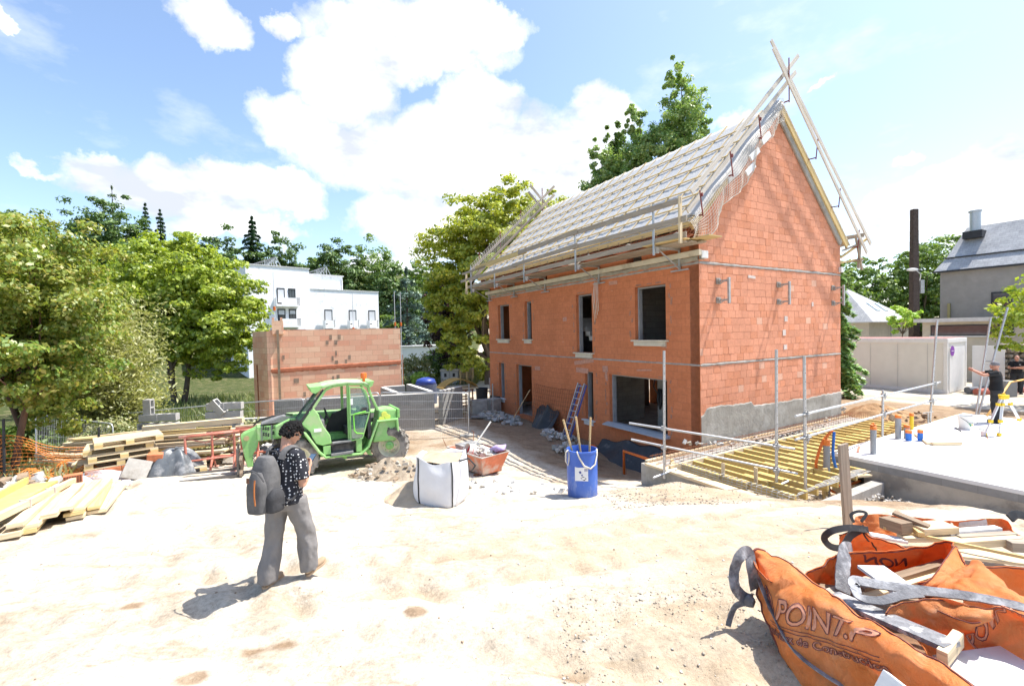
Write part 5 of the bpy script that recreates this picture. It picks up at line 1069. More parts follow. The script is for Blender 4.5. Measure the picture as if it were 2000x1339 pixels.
sg = thing('warning_sign', 'small white site sign with a yellow warning triangle between the block stacks', 'sign', (-9.75, 13.25, 1.0), .15); MB().box((0, 0, 0), (.42, .02, .34)).build('board', mat('sign_white', (.75, .75, .74), .5, .03, 3, 0), sg); MB().box((0, -.012, .14), (.42, .006, .07)).build('strip', mat('sign_pink', (.60, .12, .30), .5, .03, 3, 0), sg); MB().prism([(-.16, -.08), (-.03, -.08), (-.095, .04)], lambda u, v, w: (u, -.013-w, v), .004).build('warning_mark', YEL, sg); MB().tube([(.1+.06*math.cos(a*.5236), -.014, -.03+.06*math.sin(a*.5236)) for a in range(12)], .009, 5, closed=True).build('ring_mark', mat('sign_red', (.6, .05, .05), .5, .03, 3, 0), sg)
# rubble and pallet of debris between trestles and block stacks
def rubble(name, label, c, rx, ry, n, s0, s1, mats_, seed, h=.25, rz=0, kind='stuff'):
    rr = random.Random(seed); mb = MB(); g0_ = gz(c[0], c[1])
    for i in range(n):
        a = rr.random()*6.28; q = rr.random()**.6; x, y = rx*q*math.cos(a), ry*q*math.sin(a); xx = x*math.cos(rz)-y*math.sin(rz); yy = x*math.sin(rz)+y*math.cos(rz); s = rr.uniform(s0, s1)
        zz = gz(c[0]+xx, c[1]+yy)-g0_ + h*(1-q*q)*rr.random() + s*.2
        R = Matrix.Rotation(rr.random()*3, 3, 'X') @ Matrix.Rotation(rr.random()*3, 3, 'Z')
        if rr.random() < .5: mb.box((xx, yy, zz), (s*rr.uniform(.5, 1.4), s*rr.uniform(.5, 1), s*rr.uniform(.25, .6)), R, rr.randrange(len(mats_)))
        else: mb.blob((xx, yy, zz), s*.45, rr.random()*90, .35, 1, rr.randrange(len(mats_)), (1, rr.uniform(.7, 1.2), .7))
    o = mb.build(name, mats_); o.location = (c[0], c[1], g0_); return tag(o, label, 'rubble', kind=kind)
STONE = mat('pale_stone', (.42, .38, .32), .95, .3, 9, .4); DIRTS = mat('clod_brown', (.30, .22, .15), .95, .3, 9, .4); WHITES = mat('chalky_lump', (.66, .63, .57), .95, .12, 9, .4)
rubble('scrap_rubble', 'heap of grey metal scrap and rubble behind the red trestles', (-7.5, 12.6), 1.3, .6, 120, .08, .3, [GB, STONE, DKFRAME, WHITES], 3, .4)
rubble('rubble', 'stony rubble under the orange net at the left', (-10.4, 9.2), 1.2, .9, 130, .08, .3, [STONE, GB, DIRTS, WHITES], 4, .22)
pallet('grey pallet under the scrap heap beside the telehandler wheel', G(-6.3, 11.9, .0), .5, None)

# ------------------------------------------------------------------ telehandler
TG = mat('telehandler_green', (.25, .50, .165), .45, .14, 3, .04, spec=.4, dirt=(.36, .50, .24), dirt_amt=.38, dscale=2.6)
TGD = mat('worn_green', (.20, .45, .13), .6, .3, 6, .1, dirt=(.42, .36, .26), dirt_amt=.4, dscale=3)
TYRE = mat('dusty_tyre', (.075, .07, .062), .9, .3, 9, .3, dirt=(.30, .275, .245), dirt_amt=.8, dscale=3)
RIM = mat('cream_rim', (.66, .61, .47), .6, .12, 6, .1, dirt=(.46, .40, .30), dirt_amt=.25)
BLK = mat('black_trim', (.035, .036, .038), .6, .25, 5, .1, dirt=(.16, .14, .12), dirt_amt=.3)
GREYT = mat('grey_trim', (.20, .20, .20), .7, .2, 6, .1)
tgl = bpy.data.materials.new('tinted_glass'); t_ = NT(tgl); t_.set(Base_Color=(.20, .34, .30), Roughness=.05, Alpha=.38); t_.b.inputs['Specular IOR Level'].default_value = .8
tt = thing('telehandler', 'compact green telehandler with open cab, beacon and muddy tyres', 'telehandler', (-4.49, 11.48, .45), math.atan2(-.497, -.868))
def wheel(x, y, yaw, lb=None):
    R = rotz(yaw); s = 1 if y > 0 else -1
    Ry = Matrix.Rotation(RAD(90), 3, 'X')
    w_ = bpy.data.objects.new('wheel', None); col.objects.link(w_); w_.parent = tt; w_.location = (x, y, .475); w_.rotation_euler = (0, 0, yaw)
    mb = MB(); prof = [(.27, -.16), (.36, -.175), (.43, -.165), (.455, -.12), (.46, 0), (.455, .12), (.43, .165), (.36, .175), (.27, .16)]
    mb.lathe(prof, 40, R=Ry, cap=False)
    for k in range(18):
        for sg_ in (-1, 1):
            a = 6.283*(k+.5*(sg_ > 0))/18; p0 = Ry@Vector((.462*math.cos(a), .462*math.sin(a), sg_*.015)); a2 = a+.20; p1 = Ry@Vector((.452*math.cos(a2), .452*math.sin(a2), sg_*.17))
            mb.beam(p0, p1, .045, .05, up=(p0+p1).normalized())
    mb.build('tyre', TYRE, w_, smooth=True, autosmooth=35)
    mb = MB(); mb.lathe([(.27, .15*s), (.255, .13*s), (.235, .06*s), (.20, .02*s), (.12, .05*s), (.10, .06*s), (0, .06*s)], 32, R=Ry @ Matrix.Scale(-1, 3, Vector((0, 0, 1))), cap=False); mb.build('rim', RIM, w_, smooth=True, autosmooth=45)
    mb = MB(); mb.lathe([(.11, 0), (.10, .05), (.05, .07), (.045, .12), (0, .12)], 16, R=Matrix.Rotation(RAD(-90*s), 3, 'X'), c=(0, .06*s, 0))
    for k in range(8): a = 6.283*k/8; mb.tube([(.155*math.cos(a), .03*s, .155*math.sin(a)), (.155*math.cos(a), .09*s, .155*math.sin(a))], .014, 6)
    mb.build('hub', TG, w_, smooth=True, autosmooth=40)
for (x, y, yaw) in ((1.08, .74, RAD(4)), (1.08, -.74, RAD(4)), (-1.08, .72, RAD(-24)), (-1.08, -.72, RAD(-24))): wheel(x, y, yaw)
side = lambda y: (lambda u, v, w: (u, y-w, v))
mb = MB(); mb.prism([(-1.2, .5), (1.2, .45), (1.35, .7), (1.0, .95), (-.4, .8), (-1.2, .95)], side(.42), .84); mb.tube([(1.08, -.7, .475), (1.08, .7, .475)], .09, 10); mb.tube([(-1.08, -.7, .475), (-1.08, .7, .475)], .09, 10); mb.box((.2, 0, .42), (1.3, .7, .2)); mb.build('chassis', TGD, tt)
# fenders with bent lip
def fender(pts, y0, w_, name='fender', m=None):
    mb = MB(); n = len(pts)
    for i in range(n-1):
        (a, b), (c, d) = pts[i], pts[i+1]; mb.add([(a, y0, b), (c, y0, d), (c, y0-w_, d), (a, y0-w_, b), (a, y0, b-.03), (c, y0, d-.03), (c, y0-w_, d-.03), (a, y0-w_, b-.03)], [(0, 1, 2, 3), (4, 7, 6, 5), (0, 4, 5, 1), (3, 2, 6, 7), (0, 3, 7, 4), (1, 5, 6, 2)])
    mb.tube([(a, y0+.0, b-.02) for a, b in pts], .032, 8)
    return mb.build(name, m or TG, tt)
for s in (1, -1):
    y0 = .92 if s > 0 else -.92; w_ = .42*s
    fender([(1.32, 1.02), (1.12, 1.13), (.92, 1.09), (.62, .60), (.48, .46), (-.34, .42), (-.50, .56), (-.74, 1.17), (-1.24, 1.17)], y0, w_)
    fender([(-1.22, 1.17), (-1.24, .84)], y0, .4*s, 'mudguard')
mb = MB(); mb.prism([(-1.24, .60), (-.62, .62), (-.74, 1.0), (-.8, 1.40), (-1.0, 1.44), (-1.24, 1.40)], side(.86), .55); mb.build('engine_cover', TG, tt, bevel=.04)
mb = MB(); mb.box((-1.27, .45, 1.29), (.07, .9, .24)); mb.box((-1.25, .0, .8), (.1, 1.6, .4)); mb.build('counterweight', TGD, tt, bevel=.02); MB().box((-1.31, .68, 1.29), (.02, .1, .1)).build('tail_lamp', mat('red_lamp', (.45, .03, .02), .3, .05, 3, 0), tt)
for (u, v) in ((-.85, 1.18), (-.92, 1.30), (-1.0, 1.22)): MB().lathe([(.075, 0), (.07, .012), (0, .014)], 16, (u, .865, v), Matrix.Rotation(RAD(-90), 3, 'X')).build('sticker', mat('yellow_green_sticker', (.62, .66, .12), .5, .1, 3, 0), tt)
# cab side pillars: outer frame in the side plane, both sides
for s in (1, -1):
    y0 = .88 if s > 0 else -.02; y1 = y0-.05
    fr = [(.98, 1.30), (.86, 1.42), (.72, 1.62), (.44, 2.03), (.28, 2.10), (-.05, 2.13), (-.42, 2.10), (-.54, 2.02), (-.60, 1.82), (-.76, 1.42)]
    mb = MB()
    for i in range(2, len(fr)-1): mb.beam((fr[i][0], (y0+y1)/2, fr[i][1]), (fr[i+1][0], (y0+y1)/2, fr[i+1][1]), .06, .075, up=(0, 1, 0))
    mb.beam((-.06, (y0+y1)/2, 2.1), (-.065, (y0+y1)/2, .76), .06, .07, up=(0, 1, 0)); mb.build('cab_pillar', TG, tt, bevel=.012)
# swept side panel in front of the door
mb = MB(); mb.prism([(.98, 1.28), (.72, 1.64), (.60, 1.46), (.59, 1.40), (.50, 1.16), (.37, .95), (.34, .74), (.55, .72), (.68, .78), (.76, .95), (.80, 1.08)], side(.90), .07); mb.build('front_panel', TG, tt, bevel=.02)
MB().box((.64, .905, 1.10), (.16, .01, .075)).build('sticker', mat('white_sticker', (.75, .75, .73), .5, .03, 3, 0), tt)
mb = MB(); mb.prism([(1.02, 1.29), (.74, 1.68), (.50, 2.0), (.52, 2.0), (1.05, 1.30)], side(.84), .8); mb.build('windscreen', tgl, tt)
mb = MB(); mb.beam((1.02, .86, 1.30), (.48, .86, 2.03), .05, .05, up=(0, 1, 0)); mb.beam((1.02, .02, 1.30), (.48, .02, 2.03), .05, .05, up=(0, 1, 0)); mb.beam((1.02, .86, 1.30), (1.02, .02, 1.30), .05, .05); mb.build('windscreen_frame', BLK, tt)
mb = MB(); mb.prism([(.52, 2.06), (.30, 2.12), (-.05, 2.145), (-.42, 2.12), (-.56, 2.06), (-.62, 2.10), (-.42, 2.16), (-.05, 2.185), (.32, 2.165), (.52, 2.12)], side(.92), .96); mb.build('roof', mat('pale_green_roof', (.30, .50, .22), .5, .15, 5, .05, dirt=(.50, .52, .42), dirt_amt=.4), tt, bevel=.01)
mb = MB(); mb.prism([(.5, 2.13), (.78, 2.11), (.74, 1.99), (.66, 1.96), (.56, 2.03)], side(.90), .9); mb.build('front_visor', TG, tt); mb = MB(); mb.prism([(-.52, 2.15), (-.68, 2.16), (-.64, 2.05), (-.56, 2.0)], side(.92), .9); mb.build('rear_visor', TG, tt)
for y in (.7, .15): MB().lathe([(0, -.06), (.07, -.04), (.08, .03), (0, .03)], 14, (.66, y, 2.0), Matrix.Rotation(RAD(90), 3, 'Y')).build('work_lamp', BLK, tt, smooth=True, autosmooth=30)
mb = MB(); mb.lathe([(.035, -.05), (.035, .02), (.07, .03), (.075, .13), (.06, .17), (0, .18)], 16, (-.46, .78, 2.20)); mb.build('beacon', mat('beacon_orange', (.75, .16, .02), .25, .05, 3, 0, spec=.6), tt, smooth=True, autosmooth=35)
# door swung shut: frame, two panes, bent handrail
door = [(-.09, 2.05), (-.36, 2.03), (-.46, 1.95), (-.52, 1.78), (-.56, 1.43), (-.53, 1.35), (-.36, .78), (-.09, .76)]
mb = MB()
for i in range(len(door)): a, b = door[i], door[(i+1) % len(door)]; mb.beam((a[0], .915, a[1]), (b[0], .915, b[1]), .03, .045, up=(0, 1, 0))
mb.beam((-.09, .915, 1.38), (-.55, .915, 1.40), .03, .05, up=(0, 1, 0)); dr = mb.build('door', TG, tt, bevel=.006)
MB().prism([(-.11, 2.02), (-.35, 2.0), (-.44, 1.93), (-.5, 1.77), (-.53, 1.42), (-.11, 1.40)], side(.918), .008).build('window', tgl, dr); MB().prism([(-.11, 1.36), (-.52, 1.34), (-.42, 1.03), (-.11, 1.03)], side(.918), .008).build('window', tgl, dr)
MB().prism([(-.11, 1.03), (-.42, 1.03), (-.37, .80), (-.11, .80)], side(.93), .03).build('lower_panel', mat('grey_green_panel', (.22, .27, .20), .7, .2), dr); MB().tube([(-.45, .965, 1.44), (-.18, .965, 1.40), (-.16, .965, 1.34), (-.17, .965, 1.0), (-.22, .965, .93), (-.38, .965, .90)], .016, 8).build('handrail', mat('bright_green', (.20, .62, .08), .4, .05, 3, 0), dr, smooth=True)
MB().box((-.13, .93, 1.70), (.06, .008, .15)).build('sticker', MATS['white_sticker'], dr); MB().box((-.42, .95, 1.50), (.12, .05, .07)).build('mirror', BLK, dr)
mb = MB(); mb.box((.12, .45, .70), (.8, .8, .06)); mb.box((-.55, .45, 1.1), (.08, .8, .75)); mb.prism([(.35, .74), (-.5, .74), (-.5, 1.2), (-.2, 1.45), (.2, 1.32), (.35, 1.0)], side(.06), .05); mb.build('cab_floor', BLK, tt)
mb = MB(); mb.box((-.22, .42, .95), (.42, .5, .2)); mb.box((-.42, .42, 1.22), (.12, .48, .55)); mb.build('driver_seat', BLK, tt, bevel=.04)
mb = MB(); mb.tube([(.52, .45, 1.0), (.38, .45, 1.36)], .03, 8); mb.tube([(.38+.10*math.sin(k*.5236)*.5, .45+.17*math.cos(k*.5236), 1.38+.17*math.sin(k*.5236)*.9) for k in range(12)], .016, 6, closed=True); mb.build('steering_wheel', BLK, tt, smooth=True); mb = MB(); mb.box((.62, .45, 1.1), (.3, .75, .5)); mb.build('dashboard', GREYT, tt, bevel=.06)
mb = MB(); mb.prism([(.33, .44), (-.3, .44), (-.3, .72), (.36, .72)], side(.80), .5); mb.build('side_box', BLK, tt, bevel=.02); mb = MB(); mb.box((.12, .9, .49), (.5, .2, .05)); mb.box((.12, .92, .76), (.42, .12, .03)); mb.build('step', GREYT, tt); MB().box((.45, .86, .60), (.16, .12, .2)).build('step_bracket', TG, tt); MB().box((-.28, .86, .62), (.13, .12, .32)).build('step_bracket', TG, tt)
for (x) in (.15, -.45): MB().prism([(x, .42), (x-.14, .42), (x-.18, .26), (x-.08, .30)], side(.7), .04).build('under_lug', TGD, tt)
# nose, boom, carriage and forks
mb = MB(); mb.prism([(.72, .95), (1.0, 1.31), (1.15, 1.31), (1.5, 1.16), (1.5, .9), (1.2, .8)], side(.10), .62); mb.build('boom_housing', TG, tt, bevel=.03); mb = MB(); mb.box((.25, -.25, 1.18), (2.0, .34, .34), Matrix.Rotation(RAD(-2), 3, 'Y')); mb.build('boom', TG, tt, bevel=.02)
mb = MB(); mb.box((1.6, -.2, 1.0), (.56, .36, .34)); mb.build('boom_extension', TG, tt, bevel=.015)
for i in range(2):
    for j in range(2):
        for k in range(3):
            for l in range(2): MB().lathe([(.022, 0), (.018, .018), (0, .02)], 8, (1.44+i*.2+k*.05, -.02+.0, .93+j*.15+l*.045+.015*k), Matrix.Rotation(RAD(-90), 3, 'X')).build('bolt', BLK, tt)
for x in (1.36, 1.57, 1.78): MB().box((x, -.2, 1.0), (.02, .38, .37)).build('boom_band', GREYT, tt)
mb = MB(); mb.prism([(1.84, 1.16), (2.16, 1.03), (2.22, .98), (2.16, .50), (2.10, .22), (1.98, .22), (1.98, .5), (1.88, .68), (1.84, .84)], side(-.08), .1); mb.prism([(1.84, 1.16), (2.16, 1.03), (2.22, .98), (2.16, .50), (2.10, .22), (1.98, .22), (1.98, .5), (1.88, .68), (1.84, .84)], side(-.28), .1); mb.build('boom_head', TG, tt, bevel=.012)
tub('crowd_cylinder', [(2.05, -.23, .95), (2.12, -.23, .35)], .045, GALV, tt, 10); MB().lathe([(.06, 0), (.06, .02), (0, .02)], 12, (2.10, -.07, .92), Matrix.Rotation(RAD(-90), 3, 'X')).build('pin', mat('brass_pin', (.45, .36, .2), .5, .1, 4, 0, metal=.6), tt)
mb = MB(); mb.tube([(1.95, -.1, 1.2), (1.80, -.1, 1.33), (1.3, -.1, 1.42), (1.1, -.05, 1.38)], .02, 6); mb.build('hydraulic_hose', BLK, tt, smooth=True); mb = MB(); mb.prism([(1.05, 1.32), (1.32, 1.36), (1.78, 1.22), (1.30, 1.22)], side(-.02), .4); mb.build('boom_cover', GREYT, tt)
mb = MB(); mb.box((2.22, -.2, .18), (.06, 1.1, .08)); mb.box((2.22, -.2, .48), (.06, 1.1, .08)); mb.box((2.21, -.2, .33), (.05, .5, .36)); mb.build('fork_carriage', mat('rusty_carriage', (.20, .15, .11), .8, .3, 6, .2), tt)
for y in (.26, -.34): mb = MB(); mb.box((2.28, y, .45), (.045, .11, .62)); mb.prism([(2.26, .045), (3.35, .028), (3.38, .018), (2.26, .0)], lambda u, v, w: (u, y-.055+w, v+.14+.05*(u-2.26)), .11); mb.build('fork', mat('fork_steel', (.13, .12, .11), .55, .2, 5, .1, metal=.5), tt)

# ------------------------------------------------------------------ skip, sacks, barrel, piles
def pile(name, label, cat, x, y, rx, ry, h, m, seed, rz=0, n=60, rough=.12):
    g_ = gz(x, y); o_ = Vector((seed*7.1, seed*3.3, 0)); mb = MB()
    def fn(u, v):
        a = u*6.2832; r = v*(1+.16*mnoise.noise(Vector((math.cos(a)*1.3, math.sin(a)*1.3, 0))+o_)); px, py = rx*r*math.cos(a), ry*r*math.sin(a)
        X_ = px*math.cos(rz)-py*math.sin(rz); Y_ = px*math.sin(rz)+py*math.cos(rz)
        z = h*max(0, 1-v)**1.1*(1.15) if v > .25 else h*(1.15*.75**1.1+.16*(1-(v/.25)**2))
        z += rough*h*mnoise.noise(Vector((px*4, py*4, 0))+o_)*(1-v)*2 + .05*h*mnoise.noise(Vector((px*12, py*12, 2))+o_)*(1.1-v)
        return (X_, Y_, gz(x+X_, y+Y_)-g_+z-.02*(v > .97))
    mb.grid(fn, n, 28, closed_u=True); o = mb.build(name, m, None, smooth=True); o.location = (x, y, g_); return tag(o, label, cat)
SANDM = mat('pale_sand', (.44, .345, .24), .98, .15, 5, .5, bscale=60); EARTHM = mat('grey_brown_earth', (.33, .27, .20), .98, .3, 6, .9, bscale=30, dirt=(.22, .17, .12), dscale=5)
pile('earth_pile', 'lumpy grey-brown earth pile beside the rear wheel of the telehandler', 'earth pile', -2.7, 10.1, 1.05, .7, .42, EARTHM, 2)
rubble('clods', 'clods scattered over the lumpy earth pile', (-2.7, 9.95), 1.1, .7, 110, .04, .13, [STONE, DIRTS, MATS['grey_brown_earth']], 9, .36)
pile('sand_pile', 'small pale sand pile spilling out left of the white sack', 'sand pile', -1.85, 8.05, .55, .6, .30, SANDM, 3)
pile('mortar_pile', 'low crusted patch of pale dried mortar in front of the orange tub', 'mortar', .15, 9.35, 1.35, .62, .13, mat('dried_mortar', (.60, .58, .54), .95, .12, 7, .5, bscale=25), 4)
rubble('mortar_lumps', 'grey lumps around the dried mortar patch', (.1, 9.2), 1.5, .7, 70, .03, .12, [WHITES, GB, STONE], 10, .08)
# white bulk sack
bb = thing('bulk_sack', 'full white bulk sack with dark seams and sand showing at the top', 'sack', G(-1.31, 7.92), RAD(-12)); SACK = mat('white_woven', (.68, .68, .69), .75, .05, 4, .15)
def sackp(u, v):
    a = u*6.2832; ex = 3.6; ca, sa = math.cos(a), math.sin(a); r = 1/((abs(ca)**ex+abs(sa)**ex)**(1/ex)); w_ = .405+.04*math.sin(v*3.1)+.016*math.sin(a*4+v*3)
    z = .84*v; 
    if v < .1: w_ *= .90+v
    lump = .012*mnoise.noise(Vector((ca*3, sa*3, v*4)))+.02*mnoise.noise(Vector((ca*1.5, sa*1.5, v*2)))
    top = .05*math.sin(a*2+.6)*max(0, v-.7)/.3+.03*math.sin(a*5)*max(0, v-.8)/.2
    return ((w_+lump)*r*ca, (w_+lump)*r*sa, z+top)
mb = MB(); mb.grid(sackp, 80, 26, closed_u=True)
def sackin(u, v):
    p = Vector(sackp(u, 1.0)); q = Vector((p.x*(1-.13*v), p.y*(1-.13*v), p.z+.03*math.sin(v*3.1)-.1*v)); return q
mb.grid(sackin, 80, 6, closed_u=True); mb.build('body', SACK, bb, smooth=True)
mb = MB(); mb.grid(lambda u, v: (.385*v*math.cos(u*6.2832)/max(abs(math.cos(u*6.2832)), abs(math.sin(u*6.2832)))**.6, .385*v*math.sin(u*6.2832)/max(abs(math.cos(u*6.2832)), abs(math.sin(u*6.2832)))**.6, .80+.07*(1-v)+.02*math.sin(u*20)*v), 40, 8, closed_u=True); mb.build('sand_fill', SANDM, bb, smooth=True)
for a in (-2.15, -.85, .7, 2.3):
    u = (a/6.2832) % 1; mb = MB()
    pts = [Vector(sackp(u, v/14)) for v in range(15)]; pts = [p+Vector((p.x, p.y, 0)).normalized()*.006 for p in pts]; mb.tube(pts, .013, 5); mb.build('seam', BLK, bb, smooth=True)
mb = MB(); p0 = Vector(sackp(.93, 1)); mb.tube([p0, p0+Vector((.16, .02, .05)), p0+Vector((.27, .05, -.08)), p0+Vector((.2, .05, -.18))], .016, 5); mb.build('lifting_loop', BLK, bb, smooth=True)
# orange mortar tub with rubble
tubo = thing('mortar_tub', 'faded orange steel mortar tub full of rubble near the blue barrel', 'tub', G(-.92, 10.98, .02), RAD(-48)); OR = mat('faded_orange_paint', (.56, .17, .085), .65, .2, 5, .15, dirt=(.55, .42, .34), dirt_amt=.45, dscale=2)
mb = MB(); a_, b_ = .72, .42
o4 = [(-a_, -b_), (a_, -b_), (a_, b_), (-a_, b_)]; i4 = [(x*.965, y*.955) for x, y in o4]; bo = [(x*.78, y*.66) for x, y in o4]
vs = [(x, y, .52) for x, y in o4]+[(x, y, .06) for x, y in bo]+[(x, y, .52) for x, y in i4]+[(x*.76, y*.64, .09) for x, y in o4]
mb.add(vs, [(i, (i+1) % 4, 4+(i+1) % 4, 4+i) for i in range(4)]+[(8+i, 12+i, 12+(i+1) % 4, 8+(i+1) % 4) for i in range(4)]+[(i, 8+i, 8+(i+1) % 4, (i+1) % 4) for i in range(4)]+[(4, 5, 6, 7), (15, 14, 13, 12)])
mb.build('tub_body', OR, tubo); mb = MB(); mb.tube([(x, y, .525) for x, y in o4], .018, 6, closed=True); mb.build('rim', mat('pale_rim', (.55, .50, .44), .7, .2), tubo)
mb = MB(); mb.box((-.4, 0, .03), (.1, .8, .07)); mb.box((.4, 0, .03), (.1, .8, .07)); mb.build('skid', MATS['rusty_steel'], tubo)
mb = MB(); mb.tube([(-a_, b_, .52), (-a_-.1, b_+.1, .75), (-a_-.06, b_, .80)], .01, 5); mb.tube([(-a_, -b_, .52), (-a_-.15, -b_-.02, .74)], .008, 5); mb.build('wire', RUST, tubo)
rb = rubble('tub_rubble', 'whitish rubble and chips heaped in the orange mortar tub', (-.86, 10.95), .52, .28, 150, .05, .17, [WHITES, GB, WHITES, STONE], 15, .2, RAD(-48)); rb.location = tubo.location+Vector((.05, .0, .40))
bk = thing('bucket', 'white mortar-splashed bucket lying among the rubble in the orange tub', 'bucket', tubo.location+Vector((-.05, -.12, .48)), .3); mb = MB(); mb.lathe([(.12, 0), (.15, .24), (.157, .24), (.157, .26), (.14, .26), (.115, .02), (0, .02)], 20, R=Matrix.Rotation(RAD(-62), 3, 'Y')@Matrix.Rotation(RAD(15), 3, 'X')); mb.build('body', WHITES, bk, smooth=True, autosmooth=35); MB().lathe([(.132, .1), (.139, .15)], 20, R=Matrix.Rotation(RAD(-62), 3, 'Y')@Matrix.Rotation(RAD(15), 3, 'X')).build('red_band', MATS['sign_red'], bk)
gbx = thing('mixing_trough', 'grey mixing trough standing in the orange tub', 'trough', tubo.location+Vector((-.24, .24, .36)), RAD(-48)); MB().box((0, 0, .12), (.42, .46, .26), None, 0, 1.1).build('body', mat('trough_grey', (.20, .20, .20), .8, .2, dirt=(.52, .51, .49), dirt_amt=.55), gbx)
sh = thing('shovel', 'mortar-crusted shovel sticking out of the orange tub', 'shovel', tubo.location+Vector((-.05, .2, .5)), .2); tub('handle', [(0, 0, .1), (.42, .15, .62)], .022, WHITES, sh); MB().box((-.12, -.05, -.02), (.3, .24, .02), Matrix.Rotation(-.8, 3, 'Y')).build('blade', WHITES, sh)
pf = MB().blob((0, 0, 0), .16, 5, .35, 2, 0, (1.2, .8, .6)).build('plastic_bag', mat('lilac_plastic', (.45, .36, .62), .4, .2), None, smooth=True); pf.location = tubo.location+Vector((.52, -.2, .58)); tag(pf, 'small lilac plastic bag on the right end of the tub rubble', 'bag')
# blue barrel with three handles and a strap
br = thing('blue_barrel', 'open blue plastic barrel streaked with mortar, with a printed label', 'barrel', G(1.30, 8.52, -.02), 0); BLUE = bpy.data.materials.new('barrel_blue'); t_ = NT(BLUE)
v = t_.coord('Object', (1, 1, .45)); cc = t_.ramp(t_.noise(v, 2.2, 4), [(.35, (.035, .10, .42)), (.65, (.055, .15, .52))]); dr_ = t_.ramp(t_.noise(v, 7, 8, .75), [(.52, 0.0), (.72, .75)])
zc = t_.new('ShaderNodeSeparateXYZ'); t_.link(t_.coord('Object'), zc.inputs[0]); lo_ = t_.math('ADD', dr_, t_.math('MULTIPLY', t_.math('SUBTRACT', .3, zc.outputs[2]), .8), True)
cc = t_.mix(t_.math('MULTIPLY', lo_, .75), cc, (.36, .40, .52)); t_.set(Base_Color=cc, Roughness=.5); t_.bump(t_.noise(v, 9, 6), .12, .01)
mb = MB(); mb.lathe([(.265, 0), (.283, .03), (.288, .25), (.292, .5), (.29, .82), (.287, .9), (.296, .905), (.296, .94), (.275, .945), (.268, .9), (.265, .1), (0, .1)], 48); mb.build('body', BLUE, br, smooth=True, autosmooth=40)
mb = MB()
for i in range(13): a = RAD(-128+i*52/12-0); 
A0_ = RAD(-126); A1_ = RAD(-76); n = 12
mb.grid(lambda u, v: (.2945*math.cos(A0_+(A1_-A0_)*u*.98), .2945*math.sin(A0_+(A1_-A0_)*u*.98), .40+.27*v+.012*math.sin(u*3+v*4)), n, 4); lab = mb.build('paper_label', mat('label_paper', (.72, .72, .71), .7, .05, 5, .05), br, smooth=True)
def onb(u, v, r=.297): a = A0_+(A1_-A0_)*u; return Vector((r*math.cos(a), r*math.sin(a), .40+.27*v))
mb = MB()
for quad in ([(.42, .22), (.62, .36), (.86, .2), (.68, .06)],): mb.add([onb(*q) for q in quad], [(0, 1, 2, 3)])
mb.build('print_mark', BLK, lab); mb = MB(); mb.add([onb(*q) for q in [(.30, .66), (.42, .74), (.50, .6), (.38, .52)]], [(0, 1, 2, 3)]); mb.add([onb(*q) for q in [(.46, .46), (.54, .52), (.6, .42), (.52, .36)]], [(0, 1, 2, 3)])
for k in range(3): mb.add([onb(.72+.08*k, .70), onb(.76+.08*k, .70), onb(.76+.08*k, .9), onb(.72+.08*k, .9)], [(0, 1, 2, 3)])
mb.build('print_mark', mat('print_navy', (.05, .06, .25), .6, .1, 3, 0), lab)
mb = MB(); rim = lambda a, z, r=.30: Vector((r*math.cos(a), r*math.sin(a), z)); pts = [rim(RAD(-118), .955, .285), rim(RAD(-108), .85, .305), rim(RAD(-92), .70, .315), rim(RAD(-70), .64, .32), rim(RAD(-48), .70, .315), rim(RAD(-32), .86, .305), rim(RAD(-20), .955, .285)]
STRAPM = mat('cream_strap', (.60, .55, .46), .8, .1)
mb.tube(pts, .016, 6); mb.build('strap', STRAPM, br, smooth=True); mb = MB(); mb.tube([rim(RAD(200), .95, .29), rim(RAD(198), .9, .34), rim(RAD(200), .74, .35), rim(RAD(205), .66, .32), rim(RAD(207), .75, .30), rim(RAD(205), .93, .285)], .015, 6); mb.build('strap', STRAPM, br, smooth=True)
for i, (b0, b1, lb) in enumerate((((.0, -.05, .15), (-.34, .05, 1.50), 'leftmost wooden tool handle leaning out of the blue barrel'), ((.06, .1, .15), (-.10, .0, 1.56), 'middle wooden tool handle standing in the blue barrel'), ((.10, -.05, .15), (.18, .0, 1.54), 'rightmost wooden tool handle standing in the blue barrel'))):
    o = thing('tool_handle', lb, 'tool', br.location, 0, 'tool handles in the blue barrel'); tub('shaft', [b0, b1], .019, wood('ash_handle', (.58, .42, .22)), o); MB().box(Vector(b0), (.2, .05, .2)).build('tool_head', RUST, o)

# ------------------------------------------------------------------ things along the facade
def H2(x, y, dz=0.0): p = HW(x, y); return Vector((p.x, p.y, gz(p.x, p.y)+dz))
ld = thing('ladder', 'aluminium and blue extension ladder leaning on the brick facade', 'ladder', H2(-.85, 4.75), HANG); ALU = mat('aluminium', (.55, .56, .58), .35, .08, 10, 0, metal=.8); BLU = mat('blue_rail', (.08, .13, .42), .5, .1, 4, 0)
top = 1.98
for s, m_, dx in ((0, ALU, -.05), (1, BLU, .015)):
    mb = MB()
    for y in (0, .36): mb.beam((dx, y-s*.012, 0), (.78+dx, y-.03-s*.012, top-.06*s), .03, .06 if s == 0 else .045, up=(-1, 0, .4))
    mb.build('side_rail', m_, ld)
for k in range(9): f = (k+.7)/9.2; tub('rung', [(.78*f-.05, 0, top*f), (.78*f-.05, .36-.03*f, top*f)], .016, ALU, ld, 6)
rm = thing('rebar_mesh', 'rusty reinforcement mesh sheet leaning on the brick facade beside the ladder', 'mesh', H2(-.35, 5.3), HANG); mb = MB()
net(mb, lambda u, v: (.32*v, 2.9*u, .1+1.6*v-.06*math.sin(u*3)), 20, 10, .0055, 4); mb.build('mesh', RUST, rm)
